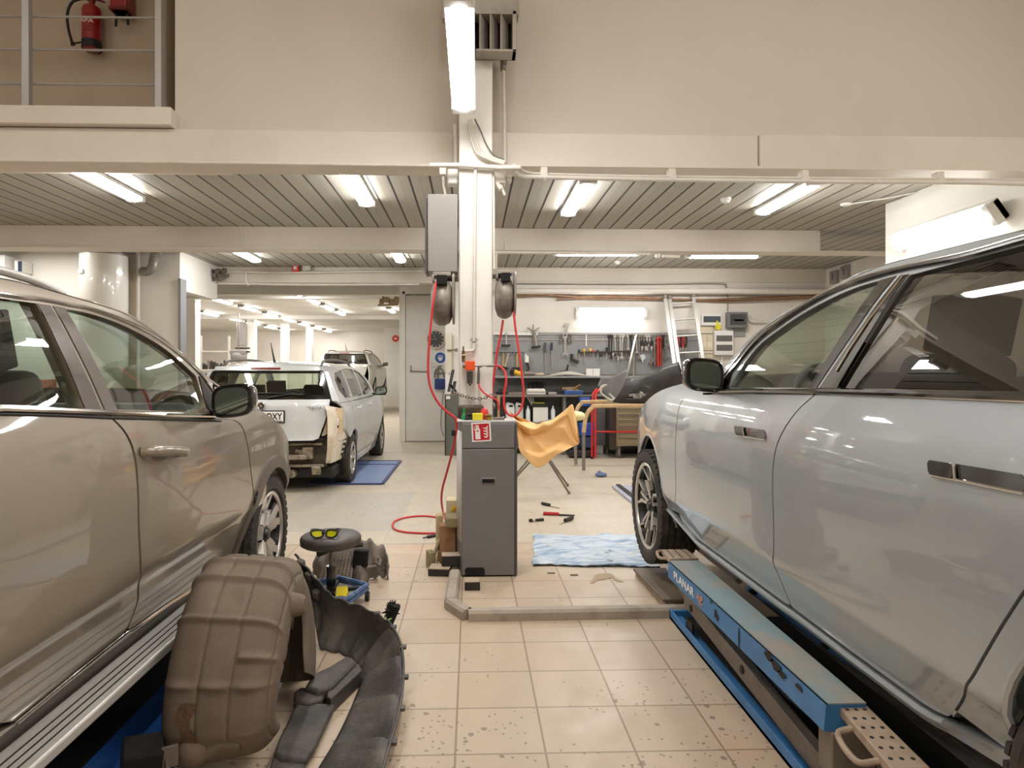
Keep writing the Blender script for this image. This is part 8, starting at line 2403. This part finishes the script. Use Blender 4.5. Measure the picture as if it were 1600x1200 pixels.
# second red unit with two black legs
a, e = atY(176.5, 20, YE), atY(203, -30, YE)
t = thing('fire_hose_box', 'red wall box with two black pipe ends below it on the landing wall', 'fire equipment', tuple(a))
MB().bb(a.x, e.x, YE - 0.06, YE + 0.1, a.z, e.z).build('box_body', M_EXT, t, bevel=0.012)
MB().bb(a.x - 0.005, e.x + 0.005, YE - 0.07, YE + 0.1, a.z, a.z + 0.03).build('lower_rim', mat('lever_red', (110, 20, 24), 0.4), t, bevel=0.005)
for x0, x1_, y1 in ((182, 181, 41), (198.5, 200, 38)):
    b = MB(); b.cyl(atY(x0, 22, YE), atY(x1_, y1, YE), 0.012); b.build('pipe_end', M_BLACK, t)

# ================================================================== heater box with louvres at the top of the column
M_DUCT = mat('duct_grey', (168, 160, 150), 0.45, dirt=0.6, dirt_col=(116, 106, 96), dscale=5)
t = thing('air_heater', 'dusty grey air heater with three slanting louvres at the top of the column', 'heater', tuple(atY(770, 40, 4.7)))
a, e = atY(735, 22, 4.62), atY(811, -60, 4.62)
b = MB(); b.bb(a.x, e.x, 4.62, 4.735, a.z, e.z); b.bb(atY(690, 0, 4.62).x, a.x, 4.66, 4.735, a.z - 0.01, e.z); b.build('case', M_DUCT, t, bevel=0.006)
g0, g1 = atY(737, 86, 4.66), atY(806, 24, 4.66)
b = MB()
b.bb(g0.x, g1.x, 4.60, 4.735, g1.z - 0.025, g1.z); b.bb(g0.x + 0.03, g1.x, 4.60, 4.735, g0.z, g0.z + 0.018); b.bb(g1.x - 0.028, g1.x, 4.60, 4.735, g0.z, g1.z); b.bb(g0.x, g0.x + 0.02, 4.60, 4.735, g0.z + .05, g1.z)
b.build('louvre_frame', M_DUCT, t, bevel=0.003)
MB().bb(g0.x, g1.x, 4.728, 4.735, g0.z, g1.z).build('dark_inside', M_LINERBLACK, t)
for k in range(3):
    x = g0.x + 0.085 + k * 0.075
    b = MB(); b.box((x, 4.66, (g0.z + g1.z) / 2 - 0.005), (0.012, 0.12, g1.z - g0.z - 0.04), (0, 0, -0.45)); b.build('louvre', M_DUCT, t)
# pipes and cables on the column and beams
def pp(px, py, y=4.72): return atY(px, py, y)
t = thing('air_pipe', 'white pipe with a brass valve running down the wall right of the column', 'pipe', tuple(pp(788, 170)))
MB().tube([pp(786, 95, 4.97), pp(788, 180, 4.97), pp(789, 255, 4.97)], 0.013, 10).build('pipe', M_PIPEW, t)
b = MB(); b.cyl(pp(786, 90, 4.97), pp(786, 110, 4.97), 0.022, n=12); b.cyl(pp(786, 84, 4.97), pp(786, 92, 4.97), 0.012); b.box(pp(789, 94, 4.95), (0.03, 0.02, 0.06)); b.build('valve', M_STEEL, t)
pipe('white pipe running down the wall just left of the column', [pp(711, 195, 4.93), pp(712, 225, 4.93), pp(712, 262, 4.93)], 0.017, M_PIPEW)
pipe('white conduit crossing in front of the column under the beam', [pp(672, 258, 4.70), pp(720, 258, 4.70), pp(780, 262, 4.70), pp(812, 262, 4.72)], 0.017, M_PIPEW)
pipe('thin white conduit along the bottom of the front beam on the left', [atY(0, 251, 4.94), atY(300, 254, 4.94), atY(690, 259, 4.94)], 0.011, M_PIPEW)
pipe('long white conduit along the bottom of the front beam on the right', catmull([pp(804, 256, 4.72), pp(806, 268, 4.74), pp(815, 275, 4.80), pp(850, 277, 4.90), pp(1050, 281, 4.90), pp(1300, 284, 4.90), pp(1470, 285, 4.90), pp(1620, 288, 4.90)], 4), 0.016, M_PIPEW)
pipe('second white conduit just above the long one on the right', catmull([pp(812, 262, 4.74), pp(822, 269, 4.85), pp(860, 272, 4.93), pp(1050, 276, 4.93), pp(1480, 280, 4.93), pp(1620, 281, 4.93)], 4), 0.010, M_PIPEW)
for i, px in enumerate((850, 1050, 1257, 1468)):
    b = MB(); p = pp(px, 274 + i * 2.2, 4.92); b.box(p + Vector((0, 0.02, 0.02)), (0.05, 0.08, 0.08)); b.cyl(p + Vector((0, -0.03, -0.01)), p + Vector((0, 0.02, -0.01)), 0.03)
    tag(b.build('pipe_clamp', M_PIPEW, bevel=0.004), ('first', 'second', 'third', 'fourth')[i] + ' pipe clamp from the column on the right hand conduit', 'clamp')
random.seed(9)
labs = ['dark grey cable', 'pale cable', 'second pale cable', 'third pale cable', 'lowest pale cable']
for i, (m__, sx) in enumerate(((mat('cable_grey', (110, 104, 98), 0.5), 8), (M_PIPEW, 0), (M_PIPEW, -3), (M_PIPEW, -6), (M_PIPEW, -9))):
    pipe(labs[i] + ' slung from the big lamp across the column to the junction boxes', catmull([pp(737 + sx * 0.6, 186, 4.70), pp(743 + sx, 205, 4.70), pp(752 + sx, 226 + (0 if i == 0 else 6 + i), 4.69), pp(768 + sx * 0.5, 243 + i * 1.5, 4.69), pp(788, 250 + i * 1.5, 4.70)], 5), 0.006, m__, 'cable', 'cable', 6)
b = MB(); a, e = pp(699, 287, 4.80), pp(715.5, 263, 4.80); b.bb(a.x, e.x, 4.80, 4.9, a.z, e.z)
tag(b.build('junction_box', M_WHITE, bevel=0.012), 'white junction box on the left of the column below the beam', 'junction box')
b = MB(); a, e = pp(771, 286, 4.80), pp(790, 264, 4.80); b.bb(a.x, e.x, 4.80, 4.9, a.z, e.z); b.box(pp(795, 280, 4.84), (0.04, 0.06, 0.05)); b.bar(pp(782, 288, 4.82), pp(789, 306, 4.82), 0.02, 0.02); b.bar(pp(775, 285, 4.82), pp(783, 297, 4.82), 0.05, 0.03)
tag(b.build('junction_box', M_PIPEW, bevel=0.008), 'white junction fittings on the right of the column below the beam', 'junction box')
b = MB(); p = pp(692, 266, 4.86); b.box(p, (0.05, 0.06, 0.08)); b.tube([p, pp(693, 290, 4.86), pp(696, 304, 4.86)], 0.010, 6)
tag(b.build('cable_gland', M_PIPEW, bevel=0.004), 'small cable fitting left of the white junction box', 'fitting')
pipe('thin white conduit running down the right edge of the column', [pp(771, 268, 4.76), pp(771.5, 340, 4.76), pp(772, 420, 4.76)], 0.008, M_PIPEW)
pipe('white conduit under the second beam right of the column', catmull([atY(775, 420, 8.5), atY(776, 396, 8.34), atY(782, 394, 8.34), atY(900, 395, 8.34), atY(1015, 397, 8.34)], 4), 0.014, M_PIPEW)
b = MB(); p = atY(1028, 400, 8.40); b.box(p, (0.06, 0.06, 0.05)); b.cyl(atY(1035, 400, 8.40), atY(1062, 401, 8.40), 0.022)
tag(b.build('cable_fitting', M_PIPEW, bevel=0.006), 'white cable fitting under the second beam between the two crosswise lamps', 'fitting')
# smoke detectors
for i, (px, py, z) in enumerate(((1134, 314, 3.28), (965, 411, 3.28))):
    p = atZ(px, py, z - 0.03); t = thing('smoke_detector', ('white smoke detector on the boarded ceiling left of the rightmost lamp', 'white smoke detector behind the second beam above the tool board')[i], 'smoke detector', (p.x, p.y, z))
    MB().lathe([(0.001, 0), (0.055, 0), (0.055, -0.022), (0.04, -0.03), (0.001, -0.03)], Matrix.Translation((p.x, p.y, z - 0.001)), 24).build('base', M_WHITE, t)
    MB().lathe([(0.001, -0.05), (0.036, -0.048), (0.04, -0.03), (0.001, -0.03)], Matrix.Translation((p.x, p.y, z - 0.001)), 24).build('sensor', M_WHITE, t)
p = atZ(1322, 321, 3.26); b = MB(); b.lathe([(0.001, 0), (0.06, 0), (0.05, -0.02), (0.001, -0.022)], Matrix.Translation((p.x, p.y, 3.279)), 20); b.tube([(p.x, p.y, 3.268), (p.x + 0.3, p.y - 0.3, 3.268), (p.x + 0.5, p.y - 0.6, 3.268)], 0.008, 6)
tag(b.build('ceiling_socket', M_WHITE), 'small white ceiling fitting with a cable at the right end of the boarded bay', 'fitting')
# alarm, sprinkler sign and fittings by the third beam
p = atY(462, 419, 11.55); b = MB(); b.box(p, (0.12, 0.08, 0.13))
t = thing('alarm_box', 'small red alarm box under the ceiling in front of the third beam', 'alarm', tuple(p)); b.build('case', M_TRED, t, bevel=0.01); MB().box(p + Vector((0, -0.043, 0)), (0.05, 0.006, 0.05)).build('button', M_WHITE, t)
p = atY(479, 419, 11.55); b = MB(); b.box(p, (0.15, 0.06, 0.09)); tag(b.build('exit_lamp', mat('pale_green_box', (190, 198, 176), 0.4), bevel=0.008), 'pale green box beside the red alarm on the third beam', 'box')
pipe('white conduit along the top of the third beam', [atY(340, 424, 11.57), atY(460, 426, 11.57), atY(660, 423, 11.57)], 0.022, M_PIPEW)
pipe('white conduit along the bottom of the third beam', catmull([atY(333, 460, 11.57), atY(334, 446, 11.57), atY(345, 443, 11.57), atY(480, 445, 11.57), atY(655, 444, 11.57)], 4), 0.018, M_PIPEW)
pipe('short white conduit drop on the third beam', [atY(384, 426, 11.56), atY(384, 440, 11.56), atY(389, 446, 11.56)], 0.02, M_PIPEW)
b = MB(); 
for k in range(5): b.box(atY(330 + 5 * k, 424 + (k % 2) * 6, 11.4), (0.08, 0.1, 0.08), (0.2 * k, 0.1, 0))
b.tube([atY(328, 437, 11.4), atY(345, 436, 11.4), atY(358, 430, 11.5)], 0.03, 8)
tag(b.build('pipe_fittings', M_CLAD, bevel=0.01), 'bundle of grey pipe fittings at the left end of the third beam', 'pipe fittings')
p = atY(377, 388, 8.36); pipe('thin cable hanging down the second beam on the left', [atY(376, 353, 8.36), atY(378, 372, 8.36), atY(376, 386, 8.36)], 0.005, M_PIPEW, 'cable', 'cable')
pipe('thin cable hanging down the second beam right of the column', catmull([atY(785, 370, 8.36), atY(790, 378, 8.36), atY(789, 390, 8.36)], 4), 0.006, M_PIPEW, 'cable', 'cable')
# ================================================================== left wall: boiler, vent elbow, outlet
M_BOILER = mat('boiler_enamel', (230, 226, 218), 0.18, coat=0.8)
pc_ = atY(161, 394, 9.75)
t = thing('water_heater', 'tall white cylindrical water heater on the left wall', 'water heater', (pc_.x, 9.75, 1.7))
zt_ = pc_.z
b = MB(); b.lathe([(0.001, zt_), (0.20, zt_ - 0.005), (0.315, zt_ - 0.03), (0.32, zt_ - 0.05), (0.32, 1.5), (0.25, 1.42), (0.001, 1.40)], Matrix.Translation((pc_.x, 9.78, 0)), 40); b.build('tank', M_BOILER, t, smooth=50)
MB().lathe([(0.321, zt_ - 0.055), (0.325, zt_ - 0.055), (0.325, zt_ - 0.035), (0.321, zt_ - 0.035)], Matrix.Translation((pc_.x, 9.78, 0)), 40).build('top_band', M_STEEL, t)
MB().box((pc_.x - 0.18, 9.505, zt_ - 0.32), (0.12, 0.02, 0.06), (0, 0, -0.5)).build('badge', M_WHITE, t, bevel=0.006)
for dx in (-0.18, -0.10, 0.22): MB().cyl((pc_.x + dx, 9.80, zt_ - 0.02), (pc_.x + dx, 9.80, 3.27), 0.012, n=8).build('water_pipe', M_PIPEW, t)
MB().bb(pc_.x - 0.1, pc_.x + 0.1, 10.05, 10.145, 1.7, 2.6).build('wall_bracket', M_STEEL, t)
a, e = atY(193, 500, 10.12), atY(213, 398, 10.12)
sbox('wall_recess', a.x, e.x, 10.11, 10.148, 0, e.z, wall_mat('recess_shade', (206, 194, 176), 0.4))  # flat strip, the shade of the recess painted in as a darker tone
pipe('white soil pipe running down the left wall beside the recess', [atY(215.5, 388, 10.05), atY(215.5, 520, 10.05), Vector((atY(215.5, 500, 10.05).x, 10.05, 0.02))], 0.028, M_PIPEW)
b = MB(); a = atY(197, 432, 10.1); b.box(a, (0.06, 0.03, 0.08)); b.box(a + Vector((0.07, 0, 0)), (0.06, 0.03, 0.08)); b.box(a + Vector((0.14, 0, 0)), (0.06, 0.03, 0.08))
tag(b.build('switch_plate', M_CREAM, bevel=0.004), 'row of three cream switches in the recess right of the water heater', 'switch')
t = thing('vent_elbow', 'grey ribbed vent duct elbow on the white left wall', 'duct', tuple(atY(235, 410, 9.95)))
pts = catmull([atY(222, 424, 10.02), atY(231, 424, 9.98), atY(238, 418, 9.95), atY(240, 406, 9.95), atY(243, 397, 9.95), atY(250, 393, 9.95)], 7)
MB().tube(pts, [0.062 + 0.006 * (i % 2) for i in range(len(pts))], 14).build('duct', M_CLAD if False else mat('duct_grey2', (150, 144, 138), 0.45, 0.3, dirt=0.5, dirt_col=(110, 104, 98)), t)
pipe('grey duct running along the top of the white left wall', [atY(250, 392.5, 9.95), atY(300, 392.5, 9.95), atY(345, 392.5, 9.95)], 0.02, mat('duct_grey2', (150, 144, 138)))
a, e = atY(22, 425, 9.9), atY(34, 407, 9.9)
b = MB(); b.bb(a.x, e.x, 9.9, 10.14, a.z, e.z); t = thing('wall_box', 'small white and navy box on the far left wall above the crossover roof', 'box', tuple(a)); b.build('case', M_WHITE, t, bevel=0.01)
MB().bb(a.x + (e.x - a.x) * .55, e.x + 0.002, 9.892, 9.9, a.z + .01, e.z - .01).build('navy_face', mat('navy', (44, 52, 84), 0.4), t)
a, e = atY(-10, 440, 9.9), atY(14, 400, 9.9)
b = MB(); b.bb(a.x, e.x, 9.8, 10.14, a.z, e.z); tag(b.build('wall_cabinet', M_WHITE, bevel=0.01), 'white wall cabinet at the far left edge above the crossover roof', 'cabinet')
# things by the left wall, partly seen through the crossover's windows
t = thing('work_table', 'green painted bench by the left wall seen through the crossover windows', 'bench', (-6.5, 9.4, 0))
MB().bb(-8.2, -5.2, 9.2, 9.9, 0.86, 0.92).build('top', mat('bench_green', (120, 150, 128), 0.5), t)
for x in (-8.1, -6.7, -5.3): MB().bb(x - 0.04, x + 0.04, 9.25, 9.85, 0, 0.86).build('leg', M_STEEL, t)
b = MB(); b.bb(-7.4, -6.9, 9.4, 9.8, 0.92, 1.22); tag(b.build('blue_crate', mat('crate_blue', (70, 104, 150), 0.5), bevel=0.01), 'blue crate on the green bench behind the crossover', 'crate')
b = MB(); b.bb(-6.4, -6.1, 9.4, 9.7, 0.92, 1.3); tag(b.build('orange_box', mat('box_orange', (190, 96, 50), 0.5), bevel=0.01), 'orange box on the green bench behind the crossover', 'box')
# ================================================================== far room
YFs = 20.0
x0, x1 = atY(302, 560, YFs).x, atY(358, 560, YFs).x
t = thing('storage_rack', 'pale storage rack with rows of dark parts in the far room at left', 'rack', ((x0 + x1) / 2, YFs, 0))
zs_ = [atY(330, py, YFs).z for py in (548, 577, 598)]
M_RACK = mat('rack_pale', (206, 200, 190), 0.5)
for z in zs_ + [0.25]:
    MB().bb(x0, x1, YFs, YFs + 0.6, z - 0.04, z).build('shelf', M_RACK, t)
for x in (x0, atY(314, 560, YFs).x, x1): MB().bb(x - 0.03, x + 0.03, YFs - 0.02, YFs + 0.02, 0, zs_[0] + 0.45).build('upright', M_RACK if x != x0 else M_STEEL, t)
random.seed(4)
M_PARTS = mat('parts_dark', (72, 64, 58), 0.6)
for z, n_, lab in ((zs_[1], 10, 'middle'), (zs_[2], 9, 'lower')):
    for i in range(n_):
        x = x0 + 0.10 + (x1 - x0 - 0.2) * i / (n_ - 1); h = random.uniform(0.12, 0.26)
        b = MB(); b.box((x, YFs + 0.25, z + h / 2 + 0.001), (0.055 + 0.02 * random.random(), 0.2, h)); b.cyl((x, YFs + 0.15, z + h), (x, YFs + 0.15, z + h + 0.04), 0.03, n=8)
        tag(b.build('spare_part', M_PARTS if i % 3 else M_STEEL, bevel=0.01), 'dark spare part standing in the row on the %s shelf of the far storage rack' % lab, 'spare part', 'spare parts on the %s shelf of the far rack' % lab)
a = atY(373, 540, 18.5)
t = thing('spot_welder', 'grey hanging machine beside the far column above the white estate', 'machine', (a.x, 18.5, 1.5))
a, e = atY(371, 503, 21.9), atY(384, 520, 21.9)
b = MB(); b.bb(a.x, e.x, 21.8, 22.0, atY(371, 540, 21.9).z, atY(371, 505, 21.9).z); b.build('mast', M_EBOX, t, bevel=0.02)
b = MB(); q0 = atY(373, 557, 18.5); b.ball(q0, (0.23, 0.2, 0.17), 18, 10); b.box(q0 + Vector((0, 0, 0.12)), (0.42, 0.3, 0.12)); b.build('machine_body', M_EBOX, t, bevel=0.02)
MB().cyl(q0 + Vector((0, 0, 0.1)), (q0.x, q0.y, 3.05), 0.02).build('hanger', M_STEEL, t)
for z in (1.95, 2.05): MB().bb(q0.x - 0.1, q0.x + 0.3, 18.5, 18.56, z, z + 0.04).build('arm', M_DARKSTEEL, t)
p = atY(618, 529, 26.985); t = thing('red_disc_sign', 'round red sign on the white pier of the far room', 'sign', tuple(p)); MB().lathe([(0.0005, 0.01), (0.14, 0.01), (0.14, -0.01)], frame(p, (1, 0, 0), (0, 0, 1)), 28).build('disc', M_TRED, t); MB().prism(rect(-0.06, 0.06, -0.03, 0.03), frame(p, (1, 0, 0), (0, 0, 1)), 0.002, z0=0.011).build('symbol', M_WHITE, t)
a, e = atY(590, 470, 14.2), atY(622, 470, 14.2)
b = MB()
for k in range(4): b.box((a.x + 0.08 + k * 0.11, 14.2, 2.93 + 0.05 * (k % 2)), (0.1, 0.3, 0.12), (0.1 * k, 0.1, 0.2))
b.bar((a.x, 14.2, 2.86), (e.x, 14.2, 2.88), 0.03, 0.03); b.bb(a.x + 0.1, a.x + 0.14, 14.18, 14.22, 2.9, 3.239)
tag(b.build('cable_tray', mat('tray_ochre', (150, 130, 100), 0.6)), 'ochre cable tray clutter under the far ceiling beside the opening', 'cable tray')
